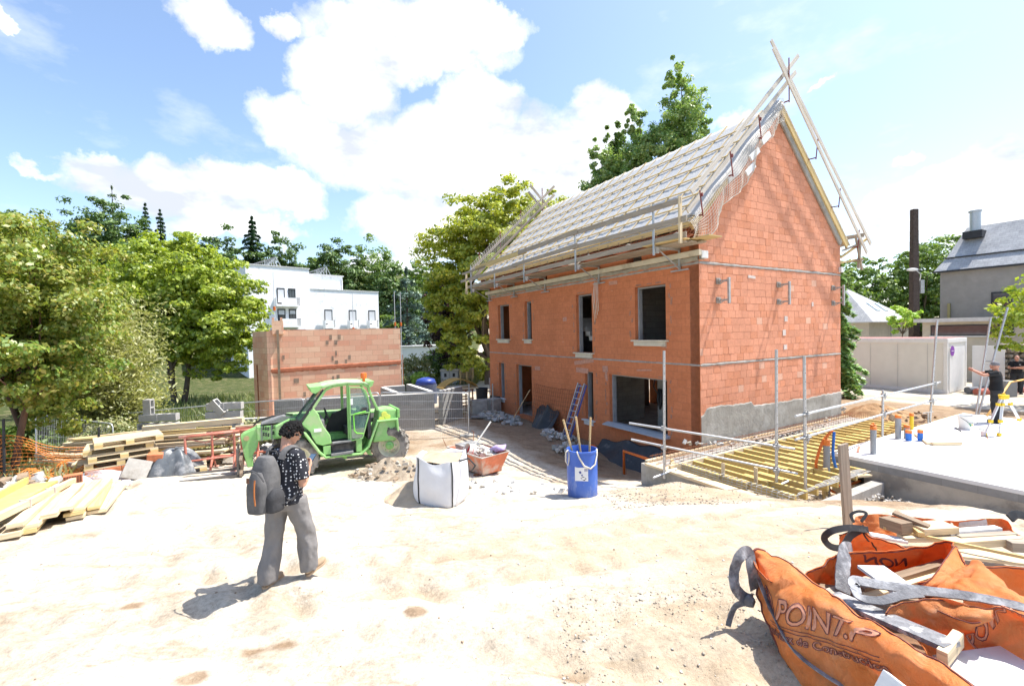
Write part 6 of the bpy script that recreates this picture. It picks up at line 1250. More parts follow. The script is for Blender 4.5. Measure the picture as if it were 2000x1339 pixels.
def cloth(name, label, loc, rz, fn, nu=40, nv=24, m=BLACKSHEET, cat='plastic sheet', group=None):
    mb = MB(); mb.grid(fn, nu, nv); o = mb.build(name, m, None, smooth=True, solid=.008); o.location = loc; o.rotation_euler.z = rz; return tag(o, label, cat, group)
cloth('black_membrane', 'black membrane sheet slumped against the facade right of the doorway', H2(-.1, 6.2), HANG, lambda u, v: (-.65*(1-v)**1.3-.06*math.sin(u*11+v*3)-.02, 1.5*u+.12*v, -.1+(1.05-.45*abs(u-.55))*v+.06*math.sin(u*17)))
cloth('black_membrane', 'square black membrane sheet leaning by the left corner of the facade', H2(-.1, 11.1), HANG, lambda u, v: (-.22*(1-v)-.05*math.sin(u*6)-.05-.05*math.sin(v*7), 1.1*u, -.1+.86*v-.08*u))
cloth('black_membrane', 'long black membrane draped along the trench under the big window', H2(-.1, .1), HANG, lambda u, v: (-.95*(1-v)**1.2-.12*math.sin(u*9+v*4)*(1-v)-.06, 3.7*u, -.32+.95*v*(.72+.3*math.sin(u*2.6+.4))+.05*math.sin(u*21)*v), 70, 26)
wb = thing('water_butt', 'black plastic bin standing at the left corner of the facade', 'bin', H2(-.6, 12.25), 0); mb = MB(); mb.lathe([(.27, -.1), (.29, .7), (.30, .98), (.31, .98), (.31, 1.0), (.28, 1.0), (.26, .1), (0, .1)], 28); mb.build('body', BLK, wb, smooth=True, autosmooth=40)
rubble('grey_rubble', 'grey rubble and dust heap in front of the doorway', (HW(-1.25, 9.3).x, HW(-1.25, 9.3).y), 1.5, .7, 150, .05, .28, [GB, GB, STONE, CONC], 21, .22, RAD(120))
rubble('grey_rubble', 'grey lumps of broken mortar below the ladder', (HW(-.9, 5.2).x, HW(-.9, 5.2).y), 1.1, .5, 90, .05, .2, [GB, STONE, WHITES], 22, .14, RAD(120))
rubble('grey_rubble', 'broken grey block pieces beside the blue barrel', (HW(-1.7, 3.3).x, HW(-1.7, 3.3).y), .8, .5, 60, .08, .3, [GB, CONC, STONE], 23, .3, RAD(120))
for i, (p, q, w_, h_, lb, m_) in enumerate([(H2(-.35, 9.0, .15), H2(-2.4, 9.6, .10), .34, .05, 'wide grey plank sloping down from the doorway', mat('grey_plank', (.27, .265, .26), .9, .2)), (H2(-1.9, 11, .05), H2(-3.5, 12.6, .06), .12, .05, 'thin board on the ground near the black bin', PALEW), (H2(-.7, 6.6, .05), H2(-1.6, 4.8, .05), .14, .04, 'board lying at the foot of the facade', GREYW), (H2(-4.6, 9.0, .04), H2(-3.0, 11.2, .05), .07, .04, 'long dusty lath on the ground right of the telehandler', PALEW), (H2(-5.4, 9.4, .04), H2(-3.7, 10.2, .05), .10, .04, 'short dusty board on the ground right of the telehandler', PALEW)]):
    o = MB().beam(Vector((0, 0, 0)), q-p, w_, h_).build('plank', m_, None, bevel=.004); o.location = p; tag(o, lb, 'plank')
sh2 = thing('shovel', 'long-handled shovel leaning beside the open doorway', 'shovel', H2(-.75, 8.3), HANG); tub('handle', [(-.3, 0, .25), (.62, .12, 1.35)], .018, MATS['ash_handle'], sh2); MB().box((-.36, 0, .12), (.05, .24, .3), Matrix.Rotation(.5, 3, 'Y')).build('blade', GALVD, sh2)
for i, (x, y, lb) in enumerate([(-1.55, 2.75, 'orange plastic hood lying on the black membrane by the barrel')]):
    o = MB().lathe([(.22, 0), (.20, .12), (.12, .3), (0, .33)], 14, R=Matrix.Rotation(RAD(70), 3, 'Y')).build('plastic_hood', MATS['orange_plastic'], None, smooth=True); o.location = H2(x, y, .28); o.rotation_euler = (0, 0, 1); tag(o, lb, 'hood')
of = thing('plastic_barrier', 'bent orange plastic barrier bar standing in the trench by the joist floor', 'barrier', H2(-1.2, .55), HANG); mb = MB(); mb.tube([(-.2, .9, -.1), (-.2, .9, .62), (-.15, -.4, .58)], .04, 8); mb.build('bar', MATS['orange_plastic'], of, smooth=True)
bt = thing('water_tank', 'blue plastic tank lid and dark body behind the grey block walls', 'tank', G(-5.0, 25.5), 0); mb = MB(); mb.lathe([(.62, 0), (.66, .9), (.62, 1.15)], 20); mb.build('body', mat('dark_blue_body', (.06, .075, .12), .5, .2), bt, smooth=True, autosmooth=40); mb = MB(); mb.lathe([(.62, 1.15), (.5, 1.42), (.2, 1.52), (0, 1.54)], 20); mb.build('lid', mat('tank_blue', (.03, .06, .28), .4, .2), bt, smooth=True)
uc = thing('utility_cabinet', 'grey double-door utility cabinet with a light top beside the gravel road', 'cabinet', G(-5.3, 37.5), .05); MB().box((0, 0, .6), (1.5, .6, 1.2)).build('body', mat('cabinet_grey', (.33, .34, .34), .7, .1), uc); MB().box((0, 0, 1.26), (1.6, .7, .12)).build('top', mat('cabinet_top', (.52, .47, .40), .8, .1), uc)
for x in (-.35, .35): d_ = MB().box((x, -.31, .62), (.6, .04, 1.0)).build('door', mat('cabinet_door', (.45, .46, .46), .7, .1), uc); MB().box((x, -.34, .85), (.2, .03, .3)).build('vent', BLK, d_)
for k in range(9): pallet(f'pallet in the tall pallet stack by the gravel road, {["lowest","second","third","fourth","fifth","sixth","seventh","eighth","topmost"][k]} of nine', G(-3.9, 37.6, k*.146), .1+.02*(k % 3), 'pallet stack by the gravel road')
tr_ = thing('arch_former', 'timber trestle carrying a curved plywood arch former behind the block walls', 'formwork', G(-2.5, 20.6, -.1), .5); mb = MB()
for x in (-.5, .5):
    for y in (-.4, .4): mb.beam((x, y, 0), (x, y, 1.25), .05, .05, up=(1, 0, 0))
for z in (.5, .8, 1.2): mb.beam((-.55, -.4, z), (.55, -.4, z), .04, .06); mb.beam((-.55, .4, z), (.55, .4, z), .04, .06)
mb.build('frame', MATS['rusty_steel'], tr_); mb = MB(); mb.box((0, 0, 1.28), (1.5, 1.0, .05)); mb.build('table', PALEW, tr_); mb = MB(); mb.grid(lambda u, v: (-.95+1.7*u, -.45+.9*v, 1.33+.38*math.sin(u*3.14159)**.8), 24, 2); mb.build('arch_panel', wood('ochre_ply', (.42, .26, .07)), tr_, solid=.03)
for (dx, dy, rz_, lb) in ((.9, -.2, .3, 'grey concrete block standing right of the arch former'), (1.5, .6, .8, 'second grey concrete block lying right of the arch former')): o = MB().box((0, 0, .3), (.7, .5, .7)).build('concrete_block', CONC, None, bevel=.02); o.location = G(-2.5+dx, 20.6+dy); o.rotation_euler.z = rz_; tag(o, lb, 'block')
for k in range(5): o = MB().beam((0, 0, 0), (2.2+.2*k, .5, 0), .14, .05).build('plank', GREYW, None); o.location = G(-1.6+.1*k, 21.8+.25*k, .05+.06*(k % 3)); tag(o, f'{["nearest","second","third","fourth","farthest"][k]} weathered plank in the loose pile left of the house corner', 'plank', 'loose planks left of the house')
for (x, y, lb) in ((-1.9, 19.2, 'steel prop standing left of the arch former'), (-.9, 19.6, 'steel prop standing in front of the loose planks'), (-1.2, 23, 'steel prop farther back by the gravel road')): o = thing('steel_prop', lb, 'prop', G(x, y), 0, 'steel props left of the house'); tub('tube', [(0, 0, 0), (0, 0, 1.5)], .03, GALVD, o); MB().box((0, 0, .01), (.16, .16, .02)).build('foot_plate', GALVD, o); MB().box((0, 0, .8), (.1, .1, .08)).build('collar', GALVD, o)
wl = MB(); n = 30
gr_ = thing('gravel_road', None, None); bpy.data.objects.remove(gr_)
# pebbles and clods over the yard: uncountable
def pebbles(name, label, n, area, s0, s1, m, seed):
    r = np.random.default_rng(seed); (x0, x1, y0, y1) = area; x = r.uniform(x0, x1, n); y = y0+(y1-y0)*r.random(n)**1.4; k = vnoise(x*.9, y*.9, seed)+r.random(n)*.5; keep = k > .12; x, y = x[keep], y[keep]; n = len(x); z = gz_arr(x, y); s = (s0+(s1-s0)*r.random(n)**4)
    base = np.array([(-1, 0, 0), (0, -1, 0), (1, 0, 0), (0, 1, 0), (0, 0, .75), (0, 0, -.6)], float); T_ = np.array([(0, 1, 4), (1, 2, 4), (2, 3, 4), (3, 0, 4), (1, 0, 5), (2, 1, 5), (3, 2, 5), (0, 3, 5)])
    V = base[None]*(s[:, None, None]*(.7+.6*r.random((n, 6, 3)))); a = r.random(n)*6.28; c_, s_ = np.cos(a)[:, None], np.sin(a)[:, None]
    X_ = V[:, :, 0]*c_-V[:, :, 1]*s_; Y_ = V[:, :, 0]*s_+V[:, :, 1]*c_; V = np.stack([X_+x[:, None], Y_+y[:, None], V[:, :, 2]+z[:, None]+s[:, None]*.2], 2).reshape(-1, 3)
    F_ = (T_[None]+6*np.arange(n)[:, None, None]).reshape(-1, 3); o = raw_mesh(name, V, F_, m); tag(o, label, 'stones', kind='stuff')
pebbles('pebbles', 'small pale stones scattered over the dry yard', 1500, (-9, 6, 1.5, 13), .003, .013, mat('earthy_stone', (.36, .31, .25), .95, .3, 9, .4), 5); pebbles('clods', 'brown clods and crumbs scattered over the yard and mound', 1600, (-6, 6.5, 1.6, 11), .003, .014, DIRTS, 6); pebbles('chalky_stones', 'whitish chips scattered near the orange bags', 800, (-.5, 4, 2.2, 6.5), .003, .018, WHITES, 7)
pebbles('rough_crumbs', 'crumbly soil and grit beside the nearest orange bag', 5200, (.3, 2.4, 1.9, 4.2), .003, .014, MATS['earthy_stone'], 8); pebbles('rough_crumbs', 'pale grit and chips mixed into the ground beside the nearest orange bag', 1800, (.2, 2.6, 1.9, 4.6), .003, .016, STONE, 9)
pebbles('soil_crumbs', 'brown crumbs on the soil bank before the joist floor', 3600, (1.6, 5.4, 7.0, 9.4), .004, .022, MATS['earthy_stone'], 10)
# ------------------------------------------------------------------ joist floor, slab, guard posts
def at(px, py, z):
    d = fw + cR*((px-1000)/869) - cU*((py-669.5)/869); return Vector((0, 0, CAMZ)) + d*((z-CAMZ)/d.z)
JOISTY = wood('joist_yellow', (.58, .42, .14), var=.2, worn=(.50, .38, .19))
jf = thing('joist_floor', 'floor of yellow timber joists between low concrete walls beside the brick gable', 'joist floor', HC, HANG)
mb = MB(); mb.box((2.6, -.52, .0), (9.9, .78, 1.1)); mb.build('beam_wall', CONC, jf)
mb = MB(); mb.box((-2.28, -2.05, .02), (.2, 3.5, 1.04)); mb.build('edge_wall', RENDER, jf); mb = MB(); mb.box((-.7, -3.55, .0), (3.4, .2, .9)); mb.box((7.4, -1.6, .0), (.2, 2.2, 1.0)); mb.build('edge_wall', CONC, jf)
mb = MB(); mb.box((-2.28, -2.05, .575), (.26, 3.5, .05)); mb.box((2.6, -.9, .60), (9.7, .06, .14)); mb.box((2.6, -.2, .57), (9.7, .08, .1)); mb.build('shuttering', PALEW, jf)
Rk = random.Random(9)
for k in range(24):
    x = -1.85+k*.385; e = -3.35 if x < .95 else -2.58; m = (-.85+e)/2+Rk.uniform(-.3, .3)
    for (a, b, dx) in ((-.86+Rk.uniform(-.03, .03), m-.35, 0), (m+.2, e, .085)):
        bm_('joist', (x+dx, a, .575), (x+dx, b, .575), .07, .16, JOISTY, jf, up=(0, 0, 1))
mb = MB()
def rbar(p, q, r=.006): mb.tube([p, q], r, 4, cap=False)
for y in (-.35, -.55, -.75):
    for z in (.62, .76): rbar((-2.3, y, z), (7.6, y, z+Rk.uniform(-.03, .03)))
for k in range(66): x = -2.2+k*.15; mb.tube([(x, -.35, .6), (x, -.35, .78), (x, -.75, .78), (x, -.75, .6)], .0045, 4, cap=False)
mb.build('rebar_cage', RUST, jf)
mb = MB()
for x in (-2.05, -1.93):
    for z in (.6, .7): rbar((x, -.9, z), (x, -3.5, z))
for k in range(26): y = -.9-k*.1; mb.tube([(-2.08, y, .56), (-2.08, y, .72), (-1.9, y, .72), (-1.9, y, .56)], .004, 4, cap=False)
for k in range(7): rbar((-1.9+.3*k, -3.3, .62+.02*k), (.9, -3.45+.03*k, .66))
for k in range(12): rbar((-1.6+.2*k, -3.3, .60), (-1.6+.2*k, -3.5, .74))
mb.build('rebar_cage', MATS['dull_galvanised'], jf)
mb = MB()
for k in range(9): rbar((3+.5*k, -2.2+.05*k, .67), (3.3+.5*k, -2.45, .80), .006)
rbar((5.0, -1.4, .68), (5.2, -1.5, .95)); mb.build('rebar', RUST, jf)
for (x, y) in ((-1.85, -1.95), (-1.6, -2.5)): MB().beam((x, y, .35), (x, y, .92), .07, .03, up=(1, 0, 0)).build('stake', PALEW, jf)
rubble('floor_rubble', 'crumbs of concrete along the beam between gable and joists', (HW(2.5, -.55).x, HW(2.5, -.55).y), 4.2, .25, 120, .03, .12, [GB, STONE, CONC], 31, .06, HANG).location.z = .56
for i, (p, q, lb) in enumerate([((1.3, -.6, .70), (3.6, -.7, .72), 'brown board lying along the concrete beam by the brick gable'), ((-2.6, -1.2, .1), (-1.7, -.5, .62), 'strip of timber sloping down into the trench left of the joist floor'), ((-2.9, -1.0, -.05), (-1.8, -.62, .60), 'thin lath sloping down beside the orange barrier bar')]):
    a, b = HW(*p), HW(*q); o = MB().beam(Vector((0, 0, 0)), b-a, .07, .03).build('plank', [GREYW, YELLOWW, PALEW][i], None); o.location = a; tag(o, lb, 'plank')
# slab on block walls
SLABW = mat('white_screed', (.74, .73, .71), .85, .04, 3, .12, dirt=(.62, .61, .58), dirt_amt=.1)
sl = thing('concrete_slab', 'new white concrete floor slab on low block walls at the right', 'slab', HC, HANG)
MB().box((5.24, -8.1, .80), (8.24, 11.0, .08)).build('deck', SLABW, sl, bevel=.006)
ops = [(.14, .62, .22, .60)]
mb = MB(); wall_cells(mb, 11.0, -.3, .62, ops, .2, lambda u, v, w: (1.125+w, -2.62-u, v)); mb.build('lower_wall', mat('limewashed_block', (.48, .43, .35), .95, .18, 3, .5, dirt=(.28, .25, .21), dscale=1.5), sl)
mb = MB(); mb.box((1.235, -8.12, .69), (.23, 11.0, .14)); mb.box((5.3, -2.70, .25), (7.9, .18, 1.02)); mb.box((9.26, -8.1, .25), (.18, 10.6, 1.02)); mb.build('top_course', BLOCKW, sl)
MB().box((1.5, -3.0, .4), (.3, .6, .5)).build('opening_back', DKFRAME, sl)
mb = MB(); mb.box((1.22, -2.66, .845), (.12, .05, .03)); mb.beam((1.2, -2.6, .80), (9.3, -2.6, .80), .06, .05); mb.beam((1.2, -2.5, .76), (9.3, -2.5, .76), .05, .05); mb.build('edge_form', PALEW, sl)
PVC = mat('grey_pvc', (.27, .28, .29), .5, .08, 4, .03); ORP = mat('orange_cap', (.72, .20, .04), .5, .08, 4, 0); BLP = mat('blue_sleeve', (.03, .16, .55), .45, .08, 4, 0); YLP = mat('yellow_pipe', (.72, .50, .03), .5, .08, 4, 0)
def pipe(label, loc, h, r, body=PVC, cap=ORP, name='drain_pipe', ch=.07, tilt=(0, 0)):
    o = thing(name, label, 'pipe', loc, 0, 'pipes standing in the new slab', rot=(tilt[0], tilt[1], 0)); MB().lathe([(r, 0), (r, h-ch), (r-.006, h-ch), (0, h-ch)], 20).build('tube', body, o, smooth=True, autosmooth=40)
    mb = MB(); mb.lathe([(r+.004, h-ch), (r+.004, h), (r*.8, h+.012), (0, h+.012)], 20); mb.build('end_cap', cap, o, smooth=True, autosmooth=40); return o
def SL(x, y, z=.84): return HW(x, y, z)
pa = pipe('tall grey pipe with crumpled orange tape near the slab edge', SL(1.72, -3.18), .62, .058); MB().blob((0, 0, .65), .045, 4, .5, 2).build('tape', ORP, pa)
pipe('tall grey pipe with orange cap in the middle of the slab edge', SL(3.78, -2.9), .60, .062); pipe('short grey pipe beside the blue sleeves', SL(4.0, -3.0), .34, .058)
pipe('thin yellow gas pipe with orange cap', SL(5.3, -2.66), .44, .045, YLP, ORP); pipe('left blue sleeve with orange cap', SL(3.75, -3.12), .26, .062, BLP); pipe('right blue sleeve with orange cap', SL(3.95, -3.28), .27, .056, BLP)
bp_ = pipe('big grey standpipe with orange top at the corner of the slab', HW(.38, -2.86, -.05), 1.34, .062, ch=.13)
for (pts, m_, lb, nm) in (([(.55, -2.95, .1), (.30, -2.75, .35), (.20, -2.72, .75), (.34, -2.80, 1.25), (.5, -2.92, 1.48)], MATS['orange_plastic'], 'red-orange conduit looping up beside the standpipe', 'conduit'), ([(1.2, -3.0, .42), (.85, -2.98, .42), (.6, -2.94, .62), (.48, -2.93, .95), (.5, -2.95, 1.45)], BLP, 'blue conduit rising from the wall opening beside the standpipe', 'conduit'), ([(1.25, -3.12, .30), (.9, -3.1, .28), (.6, -3.0, .25), (.45, -2.85, .45)], MATS['orange_plastic'], 'red-orange conduit coming out low in the wall opening', 'conduit')):
    p0 = HW(*pts[0]); q = [HW(*p)-p0 for p in pts]; sm = []
    for i in range(len(q)-1):
        for k in range(6): sm.append(q[i].lerp(q[i+1], k/6))
    sm.append(q[-1])
    for _ in range(3): sm = [sm[0]]+[(sm[i-1]+sm[i]*2+sm[i+1])/4 for i in range(1, len(sm)-1)]+[sm[-1]]
    o = MB().tube(sm, .028, 10).build(nm, m_, None, smooth=True); o.location = p0; tag(o, lb, 'conduit')
for (x, y, z, lb) in ((.95, -3.05, .50, 'short grey pipe end in the wall opening of the slab'), (.75, -3.3, .10, 'grey drain pipe end lying on the ground below the slab')):
    o = MB().lathe([(.058, 0), (.058, .5), (.05, .5), (.05, 0), (.058, 0)], 20, R=Matrix.Rotation(RAD(-90), 3, 'Y') @ Matrix.Rotation(.0, 3, 'X'), cap=False).build('drain_pipe', PVC, None, smooth=True, autosmooth=40); o.location = HW(x+.2, y, z); o.rotation_euler.z = HANG+.3; tag(o, lb, 'pipe')
rubble('gravel_heap', 'grey gravel heaped at the foot of the slab wall', (HW(.5, -3.3).x, HW(.5, -3.3).y), .7, 1.0, 160, .03, .10, [GB, STONE, CONC], 33, .18, HANG)
for (p, q, w_, h_, lb, m_) in (((.1, -3.1, .58), (1.0, -3.35, .55), .22, .035, 'pale board lying across the corner by the standpipe', PALEW), ((-1.2, -3.85, .48), (-.1, -3.2, .30), .08, .03, 'thin lath on the ground before the joist floor', PALEW), ((.22, -2.9, -.1), (.22, -2.9, .70), .05, .10, 'short upright board left of the standpipe', YELLOWW)):
    a, b = HW(*p), HW(*q); o = MB().beam(Vector((0, 0, 0)), b-a, w_, h_, up=(0, 0, 1) if abs((b-a).z) < .5 else (1, 0, 0)).build('plank', m_, None); o.location = a; tag(o, lb, 'plank')
# steel guard posts with couplers and rails
GP = [((3.30, 9.75, .45), (3.33, 9.75, 3.27), 'steel guard post at the left corner of the joist floor'), ((5.21, 8.80, .35), (5.23, 8.80, 3.29), 'perforated steel guard post at the front of the joist floor'), ((5.60, 8.51, .35), (5.59, 8.51, 3.18), 'perforated steel guard post nearest the big standpipe'), ((9.54, 11.46, .80), (9.56, 11.46, 2.04), 'short steel guard post on the back edge of the slab'), ((12.36, 13.15, .80), (12.57, 13.15, 3.83), 'tall tilted guard post in front of the white container'), ((14.66, 14.04, .80), (15.11, 14.04, 3.88), 'tilted guard post beside the container door'), ((14.8, 14.1, .80), (15.71, 14.1, 4.19), 'more strongly tilted guard post beside the container door')]
for (p, q, lb) in GP:
    o = thing('guard_post', lb, 'post', p, 0, 'steel guard posts around slab and joist floor'); d = Vector(q)-Vector(p); tub('tube', [(0, 0, 0), d], .028, GALV, o, 10)
    mb = MB(); n = int(d.length/.16)
    for k in range(2, n): c = d*(k/n); mb.box(c+Vector((0, -.0275, 0)), (.012, .004, .012))
    mb.build('hole', DKFRAME, o)
def rail(lb, pts, coup):
    p0 = Vector(pts[0]); o = thing('guard_rail', lb, 'rail', p0, 0, 'tubular guard rails around slab and joist floor'); tub('tube', [Vector(p)-p0 for p in pts], .024, GALV, o, 10)
    for c in coup:
        c = Vector(c)-p0; mb = MB(); mb.box(c, (.09, .09, .10)); mb.tube([c+Vector((-.09, -.05, .0)), c+Vector((.07, -.05, .02))], .014, 6); mb.tube([c+Vector((0, -.05, -.1)), c+Vector((0, -.05, .09))], .014, 6); mb.build('coupler', GALVD, o, bevel=.012)
rail('upper tubular rail in front of the big window and joist floor', [(2.66, 10.2, 1.60), (5.5, 8.66, 1.34)], [(3.31, 9.79, 1.55), (5.2, 8.78, 1.38)])
rail('lower tubular rail in front of the big window and joist floor', [(2.70, 10.2, 1.22), (5.55, 8.66, .85)], [(3.31, 9.79, 1.13), (5.2, 8.78, .9)])
rail('upper bright rail running back above the joist floor', [(5.28, 8.3, 2.06), (9.54, 11.42, 1.91), (12.9, 13.4, 1.96)], [(5.62, 8.51, 2.05), (9.54, 11.42, 1.91), (12.5, 13.15, 1.95)])
rail('lower bright rail running back above the joist floor', [(5.28, 8.3, 1.62), (9.54, 11.42, 1.43), (12.8, 13.4, 1.44)], [(5.62, 8.51, 1.6), (9.54, 11.42, 1.43), (12.42, 13.15, 1.43)])
for (x, y, z, lb) in ((3.3, 9.75, .55, 'short tube clamped at the foot of the left guard post'), (5.2, 8.8, .55, 'short tube clamped at the foot of the front guard post')):
    o = MB().tube([(-.28, -.05, -.05), (.3, .14, .08)], .024, 10).build('steel_tube', GALV, None); o.location = (x, y-.05, z); tag(o, lb, 'tube')
# things on the slab
bu = thing('bucket', 'white plastic bucket with a green leaf print on the slab', 'bucket', SL(6.5, -3.42)); mb = MB(); mb.lathe([(.14, 0), (.165, .32), (.175, .325), (.175, .36), (.16, .36), (.135, .03), (0, .03)], 28); mb.build('body', mat('bucket_white', (.72, .72, .70), .45, .06, 4, .03), bu, smooth=True, autosmooth=35)
def bucketp(u, v, r=.156): a = RAD(-135+110*u); z = .06+.2*v; rr = .1405+.078*z+.002; return Vector((rr*math.cos(a), rr*math.sin(a), z))
mb = MB(); mb.add([bucketp(u, v) for u, v in [(.05, .85), (.3, .5), (.55, .75), (.95, .9), (.98, .3), (.6, .05), (.35, .15), (.2, .5)]], [(0, 1, 7), (1, 2, 6, 7), (2, 3, 4, 5, 6)]); mb.build('leaf_print', mat('leaf_green', (.03, .28, .14), .5, .1, 4, 0), bu); mb = MB(); mb.add([bucketp(u, v, .158)*1.004 for u, v in [(.42, .45), (.52, .5), (.56, .3), (.46, .25)]], [(0, 1, 2, 3)]); mb.build('yellow_dot', YLP, bu)
tub('wire_handle', [(.17, 0, .33), (.22, -.1, .24), (.1, -.2, .18), (-.1, -.19, .2), (-.17, -.02, .33)], .006, DKFRAME, bu, 5)
tr = thing('survey_tripod', 'aluminium survey tripod with yellow fittings standing on the slab', 'tripod', SL(6.2, -4.2)); top = Vector((0, 0, 1.02)); C3 = [at(1922, 852, .84)-tr.location, at(1951, 852, .84)-tr.location, at(2006, 846, .84)-tr.location]; cen = sum(C3, Vector())/3; tr.location += Vector((cen.x, cen.y, 0)); C3 = [c-Vector((cen.x, cen.y, 0)) for c in C3]
for c in C3:
    mb = MB(); a = Vector((c.x*.10, c.y*.10, 1.0)); mb.beam(a, a.lerp(c, .62), .05, .035); mb.beam(a.lerp(c, .55), a.lerp(c, .97), .03, .03); l_ = mb.build('leg', mat('tripod_alu', (.62, .64, .66), .4, .06, 5, 0, metal=.3), tr)
    for f in (.03, .2, .62, .95): mb = MB(); mb.box(a.lerp(c, f), (.07, .06, .075)); mb.build('fitting', YLP, l_)
mb = MB(); mb.lathe([(.09, 0), (.10, .03), (.10, .06), (.03, .07), (.03, .1), (0, .1)], 16, (0, 0, .98)); mb.build('head', YLP, tr, smooth=True, autosmooth=40)
MB().box(C3[0]+Vector((-.02, 0, .06)), (.07, .07, .14)).build('foot_block', mat('pinkish_foot', (.5, .42, .42), .7, .1), tr)
for (p, q, w_, h_, lb, m_) in ((SL(4.55, -3.0, .87), SL(3.62, -3.55, .87), .09, .045, 'pale timber offcut lying on the slab, left arm of the V', PALEW), (SL(3.62, -3.6, .88), SL(4.2, -3.95, .88), .07, .07, 'short timber offcut lying on the slab, right of the V', PALEW), (SL(6.6, -3.7, .86), SL(8.2, -4.1, .86), .12, .04, 'grey straightedge lying on the slab behind the bucket', GALV), (SL(1.55, -2.95, .855), SL(2.1, -2.75, .855), .05, .02, 'small reddish strip lying near the slab edge', REDST), (SL(5.9, -3.5, .855), SL(6.5, -3.2, .855), .02, .02, 'thin rod lying left of the bucket', DKFRAME), (SL(6.2, -3.9, .853), SL(5.4, -4.1, .853), .02, .015, 'thin bent rod lying in front of the bucket', RUST)):
    o = MB().beam(Vector((0, 0, 0)), q-p, w_, h_).build('offcut' if 'timber' in lb else 'strip', m_, None, bevel=.003); o.location = p; tag(o, lb, 'offcut')
for (x, y) in ((6.6, -2.6),): o = thing('threaded_stub', 'small steel stub with cross bar on the slab edge', 'stub', SL(x, y)); tub('rod', [(0, 0, 0), (0, 0, .3)], .02, GALVD, o, 6); tub('cross_bar', [(-.15, 0, .3), (.15, 0, .34)], .012, GALVD, o, 6)
# weathered stake board in front of the slab
st = MB().beam(Vector((0, 0, 0)), Vector((-.02, .02, 1.32)), .17, .035, up=(0, 1, 0)).build('stake_board', wood('old_stake', (.30, .25, .20), var=.5, worn=(.42, .30, .20)), None, bevel=.004); sp_ = at(1659, 1035, 1.0); st.location = sp_ - Vector((0, 0, .15)); st.rotation_euler = (.0, -.055, .35); tag(st, 'weathered upright stake board between the orange bags and the slab', 'stake')
# site container
ct = thing('site_container', 'white site container with an open door and round purple sticker', 'container', (20.27, 20.71, .40), HANG); CW = mat('container_white', (.70, .685, .66), .6, .05, 3, .05, dirt=(.60, .57, .53), dirt_amt=.15)
MB().box((1.22, 3.0, 1.25), (2.40, 5.96, 2.44)).build('body', mat('container_panel', (.67, .64, .57), .65, .04, 2, .05), ct)
mb = MB()
for x in (.06, 2.38):
    for y in (.06, 5.94): mb.box((x, y, 1.28), (.15, .15, 2.56))
for z in (.08, 2.5): mb.box((.06, 3, z), (.17, 6.02, .2)); mb.box((2.38, 3, z), (.17, 6.02, .2)); mb.box((1.22, .06, z), (2.46, .17, .2)); mb.box((1.22, 5.94, z), (2.46, .17, .2))
mb.build('frame', CW, ct, bevel=.015); MB().box((1.22, 3, 2.6), (2.36, 5.9, .05)).build('roof', mat('container_roof', (.40, .20, .18), .8, .2), ct)
mb = MB()
for k in range(5): mb.box((-.005, .7+k*1.15, 1.28), (.006, .012, 2.2))
mb.build('panel_joint', mat('joint_grey', (.45, .43, .41), .7, .05), ct)
MB().box((1.1, -.03, 1.15), (1.9, .04, 2.1)).build('door_panel', CW, ct); dro = MB().box((1.85, -.9, 1.2), (.05, 1.05, 2.05), Matrix.Rotation(.1, 3, 'Z')).build('door', CW, ct, bevel=.01); MB().box((1.815, -.9, 1.5), (.03, .3, .06)).build('handle', mat('door_mark', (.45, .45, .46), .6, .05), dro)
dc = thing('container_door', None, None); bpy.data.objects.remove(dc)
sk = MB().lathe([(.24, 0), (.24, .01), (0, .012)], 28, (.42, -.06, 2.02), Matrix.Rotation(RAD(90), 3, 'X')).build('round_sticker', mat('purple_sticker', (.22, .05, .34), .5, .05, 3, 0), ct)
mb = MB()
for k in range(5): mb.box((.30+k*.055, -.075, 2.02), (.035, .006, .035))
mb.build('sticker_mark', MATS['white_sticker'], sk)
for (y, lb, c) in ((20.5, 'dark grey pipe lying on the ground by the stone wall', (.10, .11, .13)), (20.1, 'reddish pipe lying in front of the dark pipe by the stone wall', (.35, .10, .07))): o = MB().tube([(0, 0, 0), (4.2, .3, 0)], .16, 12).build('ground_pipe', mat('pipe_%d' % int(y*10), c, .5, .15), None, smooth=True, autosmooth=40); o.location = G(21.0, y, .16); tag(o, lb, 'pipe')
cb = MB().tube([(0, 0, 0), (.8, .5, .25), (1.6, .8, .9), (2.6, 1.0, 1.0)], .03, 8).build('hose', mat('orange_hose', (.75, .42, .12), .5, .1, 3, 0), None, smooth=True); cb.location = at(1942, 815, .84)+Vector((0, .2, .03)); tag(cb, 'pale orange hose rising at the right edge behind the tripod', 'hose')
pile('soil_mound', 'mound of brown soil between container and slab', 'soil', 12.4, 15.6, 2.0, 1.1, .55, mat('brown_soil', (.27, .165, .085), .98, .3, 4, .9, bscale=20, dirt=(.40, .28, .16), dscale=3), 6, .4)
rubble('soil_clods', 'clods on the brown soil mound by the container', (12.4, 15.3), 2.0, 1.1, 140, .05, .2, [DIRTS, MATS['brown_soil']], 35, .45)
ec = MB().box((0, 0, .35), (.5, .35, .7)).build('grey_crate', mat('crate_grey', (.2, .2, .2), .8, .1), None, bevel=.02); ec.location = G(21.4, 19.2); tag(ec, 'dark grey crate on the ground under the container door', 'crate')

